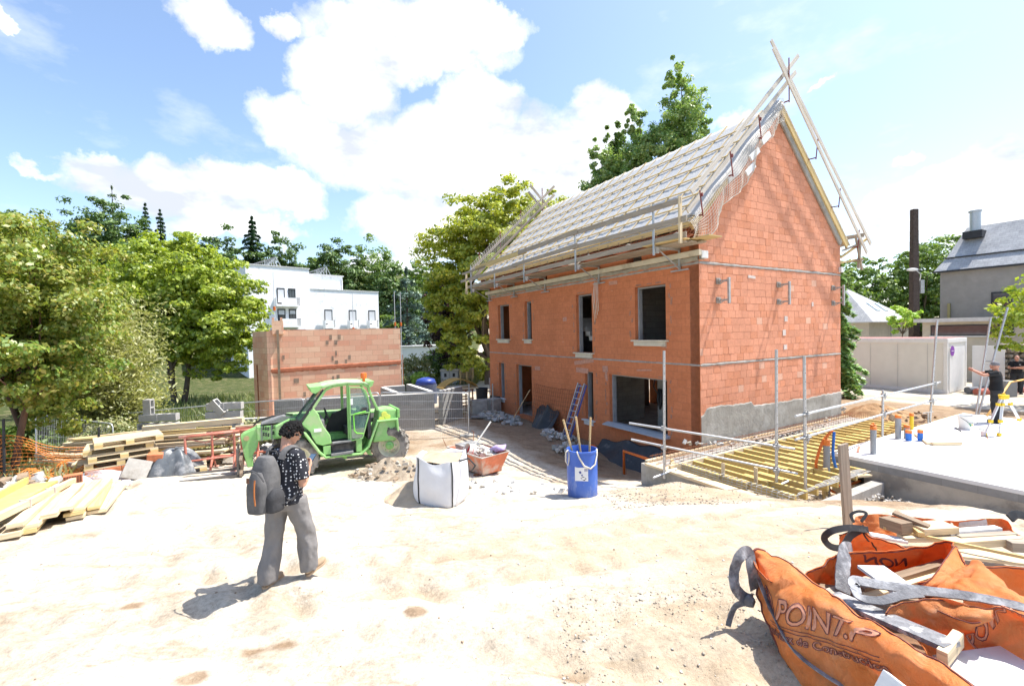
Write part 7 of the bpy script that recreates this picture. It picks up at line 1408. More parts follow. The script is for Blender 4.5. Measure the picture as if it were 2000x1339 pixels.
# ------------------------------------------------------------------ orange debris bags
def bagmat(name, c, c2):
    m = bpy.data.materials.new(name); t = NT(m); v = t.coord('Object')
    cc = t.mix(t.ramp(t.noise(v, 2.5, 5, .6), [(.35, 0.0), (.7, 1.0)]), c, c2); d = t.noise(v, 5, 8, .72); cc = t.mix(t.ramp(d, [(.58, 0.0), (.75, .6)]), cc, (.88, .55, .38))
    t.set(Base_Color=cc, Roughness=.5); t.b.inputs['Specular IOR Level'].default_value = .35
    w_ = t.noise(v, 7, 7, .65, 1.2); g_ = t.new('ShaderNodeTexWave'); g_.inputs['Scale'].default_value = 120; t.link(v, g_.inputs['Vector'])
    t.bump(t.math('ADD', w_, t.math('MULTIPLY', g_.outputs['Fac'], .03)), .9, .045)
    tr = t.new('ShaderNodeBsdfTranslucent'); t.link(t.mix(1.0, cc, (1.0, .72, .42), 'MULTIPLY'), tr.inputs[0]); mx = t.new('ShaderNodeMixShader'); mx.inputs[0].default_value = .32
    t.link(t.b.outputs[0], mx.inputs[1]); t.link(tr.outputs[0], mx.inputs[2]); t.link(mx.outputs[0], t.out.inputs['Surface']); return m
BAG = bagmat('orange_woven_plastic', (.90, .29, .07), (.90, .40, .16)); STRAP = mat('grey_webbing', (.15, .15, .16), .7, .25, 14, .4, dirt=(.34, .34, .35), dirt_amt=.5, dscale=6); STITCH = mat('dark_stitch', (.16, .05, .04), .8, .2)
def cat(p0, p1, p2, p3, t): return (p1*2 + (p2-p0)*t + (p0*2-p1*5+p2*4-p3)*t*t + (p1*3-p0-p2*3+p3)*t*t*t)*.5
def spl(P, t):
    n = len(P)-1; s = min(max(t, 0), .99999)*n; i = int(s); return cat(P[max(i-1, 0)], P[i], P[i+1], P[min(i+2, n)], s-i)
class Surf:
    def __init__(s, rows, wr=.012, seed=0): s.r = [[Vector(p) for p in r] for r in rows]; s.w = wr; s.s = seed
    def raw(s, u, v): return spl([spl(r, u) for r in s.r], v)
    def __call__(s, u, v):
        p = s.raw(u, v); e = .012; n = (s.raw(min(u+e, 1), v)-s.raw(max(u-e, 0), v)).cross(s.raw(u, min(v+e, 1))-s.raw(u, max(v-e, 0)))
        n = n.normalized() if n.length > 1e-9 else Vector((0, 0, 1)); q = p*1.0+Vector((s.s, 0, 0))
        return p + n*s.w*(1.6*mnoise.noise(q*3.2)+1.1*mnoise.noise(Vector((q.x*9+q.z*5, q.y*9, q.z*7)))+.5*mnoise.noise(q*19) - 1.5*abs(mnoise.noise(Vector((q.x*5.5-q.z*2, q.y*5.5+q.z*3, q.z*2.5+7)))))
    def off(s, u, v, d):
        e = .02; n = (s(min(u+e, 1), v)-s(max(u-e, 0), v)).cross(s(u, min(v+e, 1))-s(u, max(v-e, 0))).normalized(); q = s(u, v)
        if n.dot(Vector((0, 0, CAMZ))-q) < 0: n = -n            # the face turned to the yard
        return q + n*abs(d)
def sheet(name, S, parent, m=BAG, nu=60, nv=40, th=.004): mb = MB(); mb.grid(lambda u, v: S(u, v)-parent.location, nu, nv); return mb.build(name, m, parent, smooth=True, solid=th)
A3 = lambda L: [at(*p) for p in L]
def printed(text, S, parent, u0, v0, du, dv, size, name='print', sgn=1, fill=True, lw=.014):
    """lettering laid on the cloth: pale filled letters with dark outlines"""
    for kind in (('fill', 'line') if fill else ('solid',)):
        cu = bpy.data.curves.new('lettering', 'FONT'); cu.body = text; cu.size = size; cu.resolution_u = 3; cu.offset = .02*size
        if kind == 'line': cu.fill_mode = 'NONE'; cu.bevel_depth = lw*size; cu.bevel_resolution = 0
        tmp = bpy.data.objects.new('lettering', cu); col.objects.link(tmp); dg = bpy.context.evaluated_depsgraph_get(); me = bpy.data.meshes.new_from_object(tmp.evaluated_get(dg)); bpy.data.objects.remove(tmp)
        bm = bmesh.new(); bm.from_mesh(me)
        if kind != 'line': bmesh.ops.triangulate(bm, faces=bm.faces); bmesh.ops.subdivide_edges(bm, edges=bm.edges, cuts=2, use_grid_fill=True)
        for v in bm.verts:
            x, y = v.co.x, v.co.y; u = u0+du[0]*x+dv[0]*y; w = v0+du[1]*x+dv[1]*y
            v.co = S.off(min(max(u, 0), 1), min(max(w, 0), 1), sgn*(.007 if kind != 'line' else .009)) - parent.location
        bm.to_mesh(me); bm.free(); me.materials.clear(); me.materials.append({'fill': mat('print_pale', (.66, .30, .19), .6, .1, 5, 0), 'line': mat('print_line', (.16, .06, .06), .7, .1, 5, 0), 'solid': mat('print_line', (.16, .06, .06))}[kind])
        o = bpy.data.objects.new('printed_lettering', me); col.objects.link(o); o.parent = parent
def pix(P):
    v = P-Vector((0, 0, CAMZ)); w = v.dot(fw); return 1000+869*v.dot(cR)/w, 669.5-869*v.dot(cU)/w
def uv_of(S, x, y):
    b = min(((pix(S.raw(i/60, j/60)), i/60, j/60) for i in range(61) for j in range(61)), key=lambda q: (q[0][0]-x)**2+(q[0][1]-y)**2); return b[1], b[2]
def lettering(text, S, parent, a, b, c, size, adv, **k):
    """baseline from a to b, c = top of the first letter"""
    (u0, v0), (u1, v1), (u2, v2) = uv_of(S, *a), uv_of(S, *b), uv_of(S, *c); L = adv*size
    printed(text, S, parent, u0, v0, ((u1-u0)/L, (v1-v0)/L), ((u2-u0)/(.7*size), (v2-v0)/(.7*size)), size, **k)
def ribbon(mb, pts, w, up=(0, 0, 1), th=.006, sub=8, tw=0.0):
    P = [Vector(p) for p in pts]; n = (len(P)-1)*sub; C_ = [spl(P, i/n) for i in range(n+1)]; up = Vector(up); L = []
    for i, c in enumerate(C_):
        t = (C_[min(i+1, n)]-C_[max(i-1, 0)]).normalized(); a = t.cross(up); a = a.normalized() if a.length > .05 else Vector((1, 0, 0)); a = Matrix.Rotation(tw*i/n+.05*math.sin(i*1.3), 3, t) @ a; nn = t.cross(a)*th*.5
        L += [c-a*w/2-nn, c+a*w/2-nn, c+a*w/2+nn, c-a*w/2+nn]
    mb.add(L, [(4*i+k, 4*i+(k+1) % 4, 4*i+4+(k+1) % 4, 4*i+4+k) for i in range(n) for k in range(4)])
# --- nearest bag
SF = Surf([A3([(1498, 1080, 1.84), (1538, 1096, 1.87), (1596, 1138, 1.87), (1668, 1190, 1.89), (1770, 1254, 1.93), (1884, 1326, 1.95), (1992, 1412, 1.95)]),
           A3([(1470, 1075, 1.90), (1512, 1098, 1.86), (1568, 1148, 1.84), (1640, 1205, 1.86), (1740, 1270, 1.90), (1850, 1340, 1.92), (1960, 1430, 1.92)]),
           A3([(1476, 1112, 1.74), (1520, 1160, 1.73), (1582, 1215, 1.71), (1662, 1270, 1.71), (1765, 1335, 1.73), (1880, 1410, 1.75), (1990, 1520, 1.76)]),
           A3([(1482, 1168, 1.56), (1530, 1225, 1.54), (1590, 1275, 1.53), (1680, 1330, 1.53), (1790, 1395, 1.53), (1905, 1480, 1.55), (2020, 1600, 1.56)]),
           A3([(1512, 1238, 1.40), (1550, 1285, 1.40), (1612, 1335, 1.40), (1702, 1390, 1.40), (1820, 1465, 1.40), (1940, 1560, 1.40), (2050, 1680, 1.40)]),
           A3([(1540, 1300, 1.28), (1578, 1350, 1.27), (1642, 1398, 1.27), (1735, 1450, 1.27), (1850, 1530, 1.27), (1970, 1630, 1.27), (2080, 1750, 1.27)])], .020, 3)
b1 = thing('debris_bag', 'nearest big orange debris bag with printed lettering, knotted strap and boards inside', 'bag', at(1640, 1230, 1.3), 0, 'orange debris bags')
sheet('front_wall', SF, b1, nu=110, nv=70)
SBK = Surf([A3([(1470, 1075, 1.90), (1500, 1128, 1.80), (1545, 1135, 1.77), (1590, 1105, 1.81), (1640, 1079, 1.85), (1740, 1074, 1.86), (1850, 1056, 1.90), (1874, 1072, 1.92), (1868, 1100, 1.90), (1800, 1145, 1.84)]),
            A3([(1478, 1110, 1.72), (1515, 1150, 1.65), (1555, 1152, 1.62), (1600, 1130, 1.64), (1650, 1118, 1.66), (1745, 1106, 1.66), (1845, 1092, 1.70), (1866, 1105, 1.76), (1858, 1120, 1.78), (1812, 1150, 1.74)]),
            A3([(1490, 1150, 1.5), (1530, 1190, 1.42), (1570, 1180, 1.42), (1610, 1165, 1.42), (1660, 1155, 1.42), (1750, 1140, 1.42), (1850, 1125, 1.45), (1862, 1132, 1.5), (1860, 1142, 1.5), (1825, 1170, 1.5)])], .018, 9)
sheet('back_wall', SBK, b1, nu=110, nv=36)
mb = MB(); mb.grid(lambda u, v: SF(u*.86, .42).lerp(SBK(min(1, u*1.0), .93), v)-b1.location+Vector((0, 0, -.05*math.sin(v*3.1))), 50, 16); mb.build('inner_floor', mat('shaded_liner', (.20, .11, .06), .9, .4, 9, .5), b1, smooth=True)  # floor sheet with the dark of the bag's inside painted into its colour
mb = MB(); mb.tube([SF.off(i/60, .03, .004)-b1.location for i in range(61)], .005, 4); mb.tube([SF.off(.005, i/40, .004)-b1.location for i in range(41)], .009, 5); mb.tube([SBK.off(i/80, .06, -.004)-b1.location for i in range(81)], .005, 4); mb.build('seam', STITCH, b1, smooth=True)
mb = MB(); ribbon(mb, [SF.off(.0, .25, .012)-b1.location, SF.off(.05, .40, .012)-b1.location, SF.off(.12, .56, .012)-b1.location, SF.off(.24, .68, .012)-b1.location, SF.off(.42, .72, .012)-b1.location, SF.off(.62, .70, .012)-b1.location, SF.off(.8, .72, .012)-b1.location], .035, (.3, -.5, .8)); mb.build('sewn_band', STRAP, b1, smooth=True, autosmooth=40)
lp = [at(*p)-b1.location for p in ((1474, 1150, 1.62), (1468, 1110, 1.80), (1462, 1078, 1.92), (1446, 1085, 1.93), (1434, 1115, 1.80), (1436, 1145, 1.68), (1452, 1165, 1.58), (1470, 1172, 1.54))]
mb = MB(); ribbon(mb, lp, .09, (.2, -.9, .3), .006); mb.build('handle_loop', STRAP, b1, smooth=True, autosmooth=40)
mb = MB(); mb.blob((at(1463, 1172, 1.55)-b1.location), .055, 7, .3, 2, 0, (.8, .8, 1.0)); mb.build('knot', STRAP, b1, smooth=True); mb = MB(); ribbon(mb, [at(*p)-b1.location for p in ((1460, 1175, 1.54), (1438, 1182, 1.50), (1428, 1200, 1.42), (1422, 1222, 1.34))], .045, (.2, -.9, .3), .008); mb.build('loose_strap', STRAP, b1, smooth=True, autosmooth=40)
# the print: emblem, two lines of lettering and the double rule between them
lettering('POINT.P', SF, b1, (1520, 1207), (1722, 1262), (1527, 1168), 1.0, 4.1)
lettering('Matériaux de Construction', SF, b1, (1500, 1246), (1752, 1314), (1505, 1219), .6, 11.2, lw=.03)
eu, ev = uv_of(SF, 1503, 1166); ru0, rv0 = uv_of(SF, 1508, 1211); ru1, rv1 = uv_of(SF, 1728, 1278)
mb = MB()
for dv_ in (0, .022): mb.tube([SF.off(ru0+(ru1-ru0)*i/40, rv0+(rv1-rv0)*i/40+dv_, .009)-b1.location for i in range(41)], .0025, 4)
for k in range(1, 4): mb.tube([SF.off(eu+.0105*k*math.cos(a*.5236), ev+.026*k*math.sin(a*.5236), .009)-b1.location for a in range(12)], .0025, 4, closed=True)
for k in range(4): mb.tube([SF.off(eu+dx*.03, ev+dy*.08-.07+.04*k, .009)-b1.location for dx, dy in ((-.5, .35), (0, 0), (.5, .35))], .003, 4)
mb.build('printed_lines', mat('print_line', (.16, .06, .06), .7, .1, 5, 0), b1)
lettering('NON', SBK, b1, (1770, 1102), (1722, 1100), (1769, 1088), .6, 1.35, fill=False)
# --- right bag, crumpled over
b2 = thing('debris_bag', 'crumpled orange debris bag at the right edge with folded flaps and printed letters', 'bag', at(1930, 1250, 1.35), 0, 'orange debris bags')
S1 = Surf([A3([(1786, 1150, 1.74), (1838, 1126, 1.84), (1885, 1112, 1.92), (1913, 1100, 1.98), (1950, 1130, 1.97), (2000, 1168, 1.94), (2090, 1205, 1.9)]), A3([(1788, 1152, 1.78), (1845, 1142, 1.86), (1895, 1136, 1.93), (1925, 1140, 1.97), (1965, 1160, 1.98), (2010, 1184, 1.97), (2090, 1215, 1.95)]), A3([(1790, 1155, 1.80), (1850, 1158, 1.87), (1905, 1168, 1.92), (1945, 1180, 1.95), (1985, 1190, 1.97), (2030, 1205, 1.98), (2090, 1225, 1.98)])], .026, 21)
S2 = Surf([A3([(1728, 1196, 1.84), (1790, 1172, 1.93), (1850, 1168, 1.98), (1905, 1182, 2.01), (1955, 1190, 2.03), (2010, 1205, 2.03), (2100, 1255, 2.0)]), A3([(1730, 1204, 1.80), (1800, 1198, 1.85), (1858, 1206, 1.90), (1912, 1212, 1.96), (1962, 1192, 2.01), (2015, 1215, 1.98), (2100, 1270, 1.95)]), A3([(1742, 1216, 1.72), (1815, 1238, 1.72), (1865, 1248, 1.74), (1915, 1240, 1.80), (1975, 1228, 1.87), (2030, 1245, 1.87), (2110, 1290, 1.85)]), A3([(1790, 1256, 1.68), (1850, 1290, 1.62), (1905, 1296, 1.64), (1960, 1290, 1.68), (2015, 1285, 1.72), (2070, 1300, 1.72), (2130, 1330, 1.7)]), A3([(1830, 1330, 1.58), (1890, 1360, 1.52), (1950, 1360, 1.54), (2010, 1350, 1.58), (2060, 1350, 1.6), (2110, 1370, 1.6), (2160, 1400, 1.6)])], .024, 33)
S3 = Surf([A3([(1878, 1100, 1.80), (1930, 1103, 1.80), (2000, 1108, 1.80), (2100, 1116, 1.8)]), A3([(1880, 1140, 1.6), (1930, 1145, 1.6), (2000, 1150, 1.6), (2100, 1160, 1.6)]), A3([(1880, 1200, 1.32), (1930, 1205, 1.32), (2000, 1210, 1.32), (2100, 1225, 1.32)])], .012, 41)
S4 = Surf([A3([(1786, 1150, 1.80), (1820, 1126, 1.88), (1850, 1085, 1.93), (1866, 1066, 1.94), (1880, 1090, 1.92), (1888, 1108, 1.88)]), A3([(1790, 1154, 1.79), (1835, 1136, 1.86), (1868, 1110, 1.90), (1882, 1096, 1.90), (1888, 1108, 1.88), (1890, 1114, 1.86)]), A3([(1796, 1158, 1.77), (1845, 1144, 1.83), (1875, 1126, 1.86), (1886, 1118, 1.86), (1890, 1116, 1.85), (1892, 1118, 1.84)])], .008, 51)
S5 = Surf([A3([(1795, 1170, 1.90), (1850, 1168, 1.98), (1905, 1190, 1.99), (1920, 1208, 1.97)]), A3([(1800, 1176, 1.87), (1845, 1188, 1.90), (1895, 1206, 1.93), (1918, 1214, 1.95)]), A3([(1800, 1180, 1.87), (1850, 1202, 1.91), (1895, 1218, 1.95), (1917, 1217, 1.98)])], .004, 61)
for nm, S_ in (('upper_flap', S1), ('front_fold', S2), ('back_wall', S3), ('corner_cone', S4), ('rolled_lip', S5)): sheet(nm, S_, b2, nu=70, nv=44)
mb = MB(); mb.tube([S2.off(i/50, .02, .004)-b2.location for i in range(51)], .0045, 4); mb.tube([S4.off(i/40, .04, .004)-b2.location for i in range(41)], .0045, 4); mb.tube([S5.off(i/40, .97, .004)-b2.location for i in range(41)], .0045, 4); mb.tube([S3.off(i/40, .04, .004)-b2.location for i in range(41)], .0045, 4); mb.build('seam', STITCH, b2, smooth=True)
lettering('POINT.P', S2, b2, (1908, 1275), (2060, 1190), (1880, 1240), 1.0, 4.1)
mb = MB()
for dv_ in (0, .03): mb.tube([S2.off(.56+.40*i/30, .86+dv_-.2*i/30, .009)-b2.location for i in range(31)], .0025, 4)
mb.build('printed_lines', MATS['print_line'], b2)
mb = MB(); ribbon(mb, [at(*p)-b2.location for p in ((1680, 1150, 1.90), (1668, 1143, 1.92), (1672, 1133, 1.93), (1700, 1138, 1.93), (1780, 1150, 1.93), (1850, 1158, 1.95), (1920, 1168, 1.98), (2000, 1186, 2.01), (2090, 1215, 2.02))], .07, (0, -.5, .9), .010); ribbon(mb, [at(*p)-b2.location for p in ((1668, 1148, 1.91), (1680, 1166, 1.88), (1720, 1172, 1.89), (1760, 1162, 1.92), (1800, 1158, 1.93))], .055, (0, -.5, .9), .010); mb.build('lifting_strap', STRAP, b2, smooth=True, autosmooth=40)
# --- bag behind with black loop, and the farthest bag full of offcuts
b3 = thing('debris_bag', 'smaller orange debris bag behind the nearest one, with a black handle loop', 'bag', at(1710, 1080, 1.25), 0, 'orange debris bags')
S6 = Surf([A3([(1640, 1045, 1.62), (1665, 1030, 1.70), (1690, 1032, 1.72), (1720, 1048, 1.66), (1760, 1066, 1.60), (1800, 1080, 1.55)]), A3([(1642, 1058, 1.55), (1670, 1050, 1.58), (1695, 1055, 1.56), (1725, 1068, 1.52), (1765, 1082, 1.46), (1800, 1092, 1.44)]), A3([(1645, 1085, 1.32), (1672, 1090, 1.28), (1700, 1095, 1.28), (1735, 1100, 1.28), (1770, 1105, 1.28), (1805, 1110, 1.28)])], .022, 71)
sheet('front_wall', S6, b3); mb = MB(); ribbon(mb, [at(*p)-b3.location for p in ((1695, 1034, 1.72), (1660, 1030, 1.76), (1625, 1036, 1.74), (1610, 1050, 1.66), (1622, 1066, 1.58), (1645, 1068, 1.56), (1662, 1045, 1.66), (1690, 1030, 1.74))], .06, (0, -.8, .4), .016); mb.build('handle_loop', BLK, b3, smooth=True, autosmooth=40)
mb = MB(); mb.tube([S6.off(.36+.2*i/20, i/20, .005)-b3.location for i in range(21)], .008, 5); mb.tube([S6.off(i/40, .05, .005)-b3.location for i in range(41)], .0045, 4); mb.build('seam', BLK, b3, smooth=True)
b4 = thing('debris_bag', 'farthest orange debris bag, spread flat under a heap of timber offcuts', 'bag', at(1840, 1050, 1.2), 0, 'orange debris bags')
S7 = Surf([A3([(1672, 1010, 1.42), (1700, 1003, 1.48), (1750, 1006, 1.46), (1830, 1014, 1.44), (1900, 1012, 1.47), (1960, 1013, 1.47), (1992, 1040, 1.40)]), A3([(1665, 1022, 1.36), (1700, 1020, 1.38), (1755, 1024, 1.36), (1830, 1030, 1.34), (1900, 1030, 1.36), (1965, 1032, 1.36), (2000, 1050, 1.32)]), A3([(1660, 1048, 1.24), (1700, 1052, 1.22), (1760, 1056, 1.22), (1840, 1060, 1.22), (1910, 1062, 1.22), (1975, 1062, 1.22), (2010, 1070, 1.22)])], .022, 81)
sheet('back_wall', S7, b4); mb = MB(); ribbon(mb, [at(*p)-b4.location for p in ((1668, 1020, 1.40), (1662, 1005, 1.48), (1676, 998, 1.52), (1692, 1002, 1.50), (1682, 1018, 1.42))], .03, (0, -.8, .4), .012); ribbon(mb, [at(*p)-b4.location for p in ((1972, 1012, 1.46), (1985, 1004, 1.5), (2010, 1012, 1.46), (2020, 1035, 1.4))], .09, (0, -.8, .4), .02); mb.build('handle_loop', BLK, b4, smooth=True, autosmooth=40)
mb = MB(); mb.grid(lambda u, v: S7.off(.58+.14*u, .02+.45*v, .02)-b4.location, 12, 10); mb.build('paper_label', MATS['pinkish_film'], b4, smooth=True)
# boards in the bags: things of their own
BW = [PALEW, GREYW, wood('dark_board', (.26, .19, .13)), YELLOWW]
WBRD = mat('white_coated_board', (.62, .62, .62), .5, .08, 6, .1, dirt=(.45, .43, .40), dirt_amt=.25); SPECK = mat('speckled_grey_board', (.20, .20, .21), .85, .3, 18, .4, dirt=(.58, .56, .54), dirt_amt=.30, dscale=11)
for (p, q, w_, h_, lb, m_) in (((1700, 1106, 1.83), (1775, 1160, 1.83), .20, .025, 'white coated board sticking up out of the nearest orange bag', WBRD), ((1625, 1162, 1.76), (1860, 1262, 1.86), .15, .03, 'grey speckled board lying diagonally across the nearest orange bag', SPECK), ((1872, 1245, 1.84), (1840, 1285, 1.82), .05, .09, 'pale timber end piece at the tip of the grey speckled board', PALEW), ((1590, 1148, 1.62), (1790, 1170, 1.60), .10, .04, 'brown board low inside the nearest orange bag', BW[2]), ((1600, 1165, 1.66), (1700, 1132, 1.64), .07, .04, 'grey board inside the nearest bag behind the hanging strap', GREYW), ((1680, 1150, 1.68), (1850, 1098, 1.70), .07, .045, 'upper board inside the nearest bag below the back wall', BW[2]), ((1690, 1165, 1.66), (1850, 1112, 1.66), .07, .03, 'lower board inside the nearest bag below the back wall', PALEW), ((1680, 1190, 1.62), (1800, 1200, 1.62), .14, .04, 'dark board under the strap loop in the nearest bag', BW[2]), ((1880, 1330, 1.72), (2020, 1310, 1.75), .34, .06, 'broad bright board at the bottom right corner', WBRD), ((1650, 1560, 1.36), (1768, 1338, 1.90), .2, .05, 'pale board leaning up against the nearest bag at the bottom edge', WBRD),
 ((1728, 1018, 1.50), (1772, 1032, 1.52), .16, .12, 'tan block of timber at the left of the offcut heap', BW[2]), ((1745, 1000, 1.60), (1815, 1028, 1.54), .10, .03, 'bundle of thin brown strips on top of the offcut heap', BW[2]), ((1788, 1032, 1.50), (1855, 1028, 1.50), .20, .07, 'thick pale block on the offcut heap', PALEW), ((1850, 1040, 1.46), (1950, 1032, 1.47), .08, .05, 'narrow whitish board on the offcut heap', WBRD), ((1850, 1062, 1.40), (1985, 1052, 1.42), .12, .08, 'long layered board at the front of the offcut heap', PALEW), ((1870, 1050, 1.43), (1980, 1044, 1.44), .08, .06, 'long board in the middle of the offcut heap', GREYW), ((1725, 1030, 1.46), (2020, 1092, 1.44), .03, .03, 'long thin lath crossing in front of the offcut heap', YELLOWW), ((1760, 1050, 1.42), (1870, 1048, 1.42), .12, .05, 'pale offcut in the middle front of the offcut heap', PALEW), ((1700, 1044, 1.42), (1770, 1056, 1.40), .10, .03, 'white offcut at the lower left of the offcut heap', WBRD), ((1860, 1078, 1.36), (2010, 1095, 1.36), .22, .03, 'wide tan board sloping right below the offcut heap', PALEW), ((1858, 1022, 1.5), (1866, 1040, 1.45), .02, .03, 'short splinter standing up on the offcut heap', GREYW), ((1775, 1022, 1.5), (1800, 1044, 1.48), .06, .05, 'small tan offcut beside the thick pale block', YELLOWW), ((1960, 1060, 1.4), (2040, 1064, 1.4), .2, .1, 'grey board end at the right of the offcut heap', GREYW)):
    a, b = at(*p), at(*q); o = MB().beam(Vector((0, 0, 0)), b-a, w_, h_).build('board', m_, None, bevel=.003); o.location = a; tag(o, lb, 'board')
hs = thing('webbing_strap', 'grey webbing strap hanging over the back wall of the nearest orange bag', 'strap', at(1650, 1100, 1.8)); mb = MB(); ribbon(mb, [at(*p)-hs.location for p in ((1664, 1072, 1.82), (1652, 1072, 1.88), (1648, 1095, 1.84), (1645, 1125, 1.76), (1646, 1155, 1.68))], .11, (0, -.9, .4), .008); mb.build('strap', STRAP, hs, smooth=True, autosmooth=40)
# ------------------------------------------------------------------ people
def skinmat(name, c):
    if name in MATS: return MATS[name]
    m = mat(name, c, .55, .12, 9, .05); b = m.node_tree.nodes['Principled BSDF']; b.inputs['Subsurface Weight'].default_value = .12; b.inputs['Subsurface Radius'].default_value = (.02, .008, .004); return m
def remesh(o, vox, smooth=6, fac=.5):
    m = o.modifiers.new('r', 'REMESH'); m.mode = 'VOXEL'; m.voxel_size = vox; m.use_smooth_shade = True
    m = o.modifiers.new('sm', 'SMOOTH'); m.factor = fac; m.iterations = smooth; return o
def ellip(mb, c, r, R=None, n=20):
    prof = [(max(.0, math.sin(math.pi*i/n)), -math.cos(math.pi*i/n)) for i in range(n+1)]; b = len(mb.v); mb.lathe(prof, 24)
    for i in range(b, len(mb.v)):
        v = Vector(mb.v[i]); v = Vector((v.x*r[0], v.y*r[1], v.z*r[2])); v = R @ v if R is not None else v; mb.v[i] = tuple(v+Vector(c))
def oval(mb, rings, n=28):
    """rings: (centre, rx, ry, yaw) stacked into a closed loft"""
    vs = []
    for (c, rx, ry, yaw) in rings:
        for k in range(n): a = 6.2832*k/n; x, y = rx*math.cos(a), ry*math.sin(a); vs.append((c[0]+x*math.cos(yaw)-y*math.sin(yaw), c[1]+x*math.sin(yaw)+y*math.cos(yaw), c[2]))
    m = len(rings); fs = [(i*n+k, i*n+(k+1) % n, (i+1)*n+(k+1) % n, (i+1)*n+k) for i in range(m-1) for k in range(n)] + [tuple(range(n-1, -1, -1)), tuple((m-1)*n+k for k in range(n))]
    mb.add(vs, fs)
def hand(mb, wrist, d, palm_n, s=1.0, curl=1.0):
    """palm, four unequal bent fingers and a side thumb"""
    w = Vector(wrist); d = Vector(d).normalized(); pn = Vector(palm_n); pn = (pn-d*pn.dot(d)).normalized(); a = d.cross(pn)
    for k in range(4): o = (k-1.5)*.019*s; mb.tube([w+a*o*.7, w+d*.045*s+a*o, w+d*.085*s+a*o+pn*.004], [.014*s, .0155*s, .0125*s], 8)
    for k, L in enumerate((.062, .072, .068, .052)):
        o = (k-1.5)*.0205*s; b = w+d*.082*s+a*o; c = curl*.9; p1 = b+(d*math.cos(c*.45)+pn*math.sin(c*.45))*L*.45*s; p2 = p1+(d*math.cos(c*1.1)+pn*math.sin(c*1.1))*L*.33*s; p3 = p2+(d*math.cos(c*1.7)+pn*math.sin(c*1.7))*L*.26*s
        mb.tube([b, p1, p2, p3], [.0095*s, .009*s, .0082*s, .0065*s], 8)
    t0 = w+d*.025*s-a*.028*s; t1 = t0+(d*.6-a*.6+pn*.5)*.042*s; t2 = t1+(d*.9+pn*.5)*.03*s; mb.tube([t0, t1, t2], [.013*s, .0105*s, .008*s], 8)
def V3(*a): return Vector(a)
def make_person(label, loc, heading, P, M, group=None):
    """P: joint positions in the person's frame (x right, y forward, z up)"""
    o = thing('person', label, 'person', loc, heading-math.pi/2, group); mb = MB(); S = P.get('s', 1.0)
    hd = V3(*P['head']); nk = V3(*P['neck']); ti = P.get('tilt', 0.0); tu = P.get('turn', 0.0); Rh = Matrix.Rotation(tu, 3, 'Z') @ Matrix.Rotation(-ti, 3, 'X')
    # one continuous body: skull, jaw, nose, ears, neck, trunk, arms, hands, legs
    ellip(mb, hd, (.074, .094, .108), Rh); ellip(mb, hd+Rh@V3(0, .028, -.062), (.054, .062, .058), Rh); ellip(mb, hd+Rh@V3(0, .098, -.012), (.012, .018, .024), Rh); ellip(mb, hd+Rh@V3(0, .080, .028), (.05, .018, .012), Rh); ellip(mb, hd+Rh@V3(0, .082, -.060), (.026, .014, .009), Rh)
    for s in (-1, 1): ellip(mb, hd+Rh@V3(.076*s, -.005, -.012), (.011, .020, .031), Rh)
    mb.tube([nk+V3(0, -.01, -.06), nk, hd+Rh@V3(0, -.018, -.06)], [.068, .054, .052], 16)
    pv = V3(*P['pelvis']); ch = nk.lerp(pv, .38)
    oval(mb, [((pv.x, pv.y, pv.z-.07), .13, .10, 0), ((pv.x, pv.y, pv.z+.04), .155, .115, 0), (tuple(pv.lerp(nk, .35)), .13, .10, 0), (tuple(ch+V3(0, .01, 0)), .155, .115, 0), (tuple(nk+V3(0, 0, -.10)), .15, .10, 0), (tuple(nk+V3(0, 0, -.02)), .08, .07, 0)])
    for s, k in ((-1, 'l'), (1, 'r')):
        sh, el, wr = (V3(*P[k+'_'+j]) for j in ('sh', 'el', 'wr')); d = (wr-el).normalized()
        mb.tube([sh+V3(-.06*s, 0, .01), sh, sh.lerp(el, .5), el, el.lerp(wr, .3), wr], [.058, .054, .046, .038, .040, .026], 14)
        hand(mb, wr, V3(*P.get(k+'_hd', tuple(d))), V3(*P.get(k+'_pn', (0, 0, 1))), 1.0, P.get('curl', 1.0))
        hp, kn, an = (V3(*P[k+'_'+j]) for j in ('hip', 'kn', 'an')); mb.tube([hp+V3(0, 0, .05), hp.lerp(kn, .4), kn, kn.lerp(an, .35), an], [.085, .075, .054, .052, .036], 14)
    remesh(mb.build('body', M['skin'], o), .0095, 3)
    # eyes
    for s in (-1, 1): MB().blob((0, 0, 0), .0125, 1, 0, 2).build('eye', mat('eye_white', (.7, .68, .66), .3, .02), o, smooth=True).location = hd+Rh@V3(.031*s, .080, .008)
    # shirt with short sleeves
    mb = MB(); lean = nk-pv; bt = P.get('shirt_bottom', .02)
    oval(mb, [((pv.x, pv.y, pv.z+bt), .198, .160, 0), ((pv.x, pv.y, pv.z+bt+.06), .190, .152, 0), (tuple(pv.lerp(nk, .40)), .165, .128, 0), (tuple(nk.lerp(pv, .40)+V3(0, .01, 0)), .185, .135, 0), (tuple(nk+V3(0, 0, -.12)), .18, .118, 0), (tuple(nk+V3(0, -.005, -.045)), .12, .092, 0), (tuple(nk+V3(0, -.005, -.008)), .072, .068, 0)])
    for s, k in ((-1, 'l'), (1, 'r')):
        sh, el = V3(*P[k+'_sh']), V3(*P[k+'_el']); q = P.get('sleeve', .72); mb.tube([sh+V3(-.09*s, 0, 0), sh+V3(0, 0, .004), sh.lerp(el, .4), sh.lerp(el, q)], [.078, .074, .070, .074], 16)
    remesh(mb.build('shirt', M['shirt'], o), .013, 5)
    # trousers with folds
    mb = MB(); hw = P.get('hem', .10)
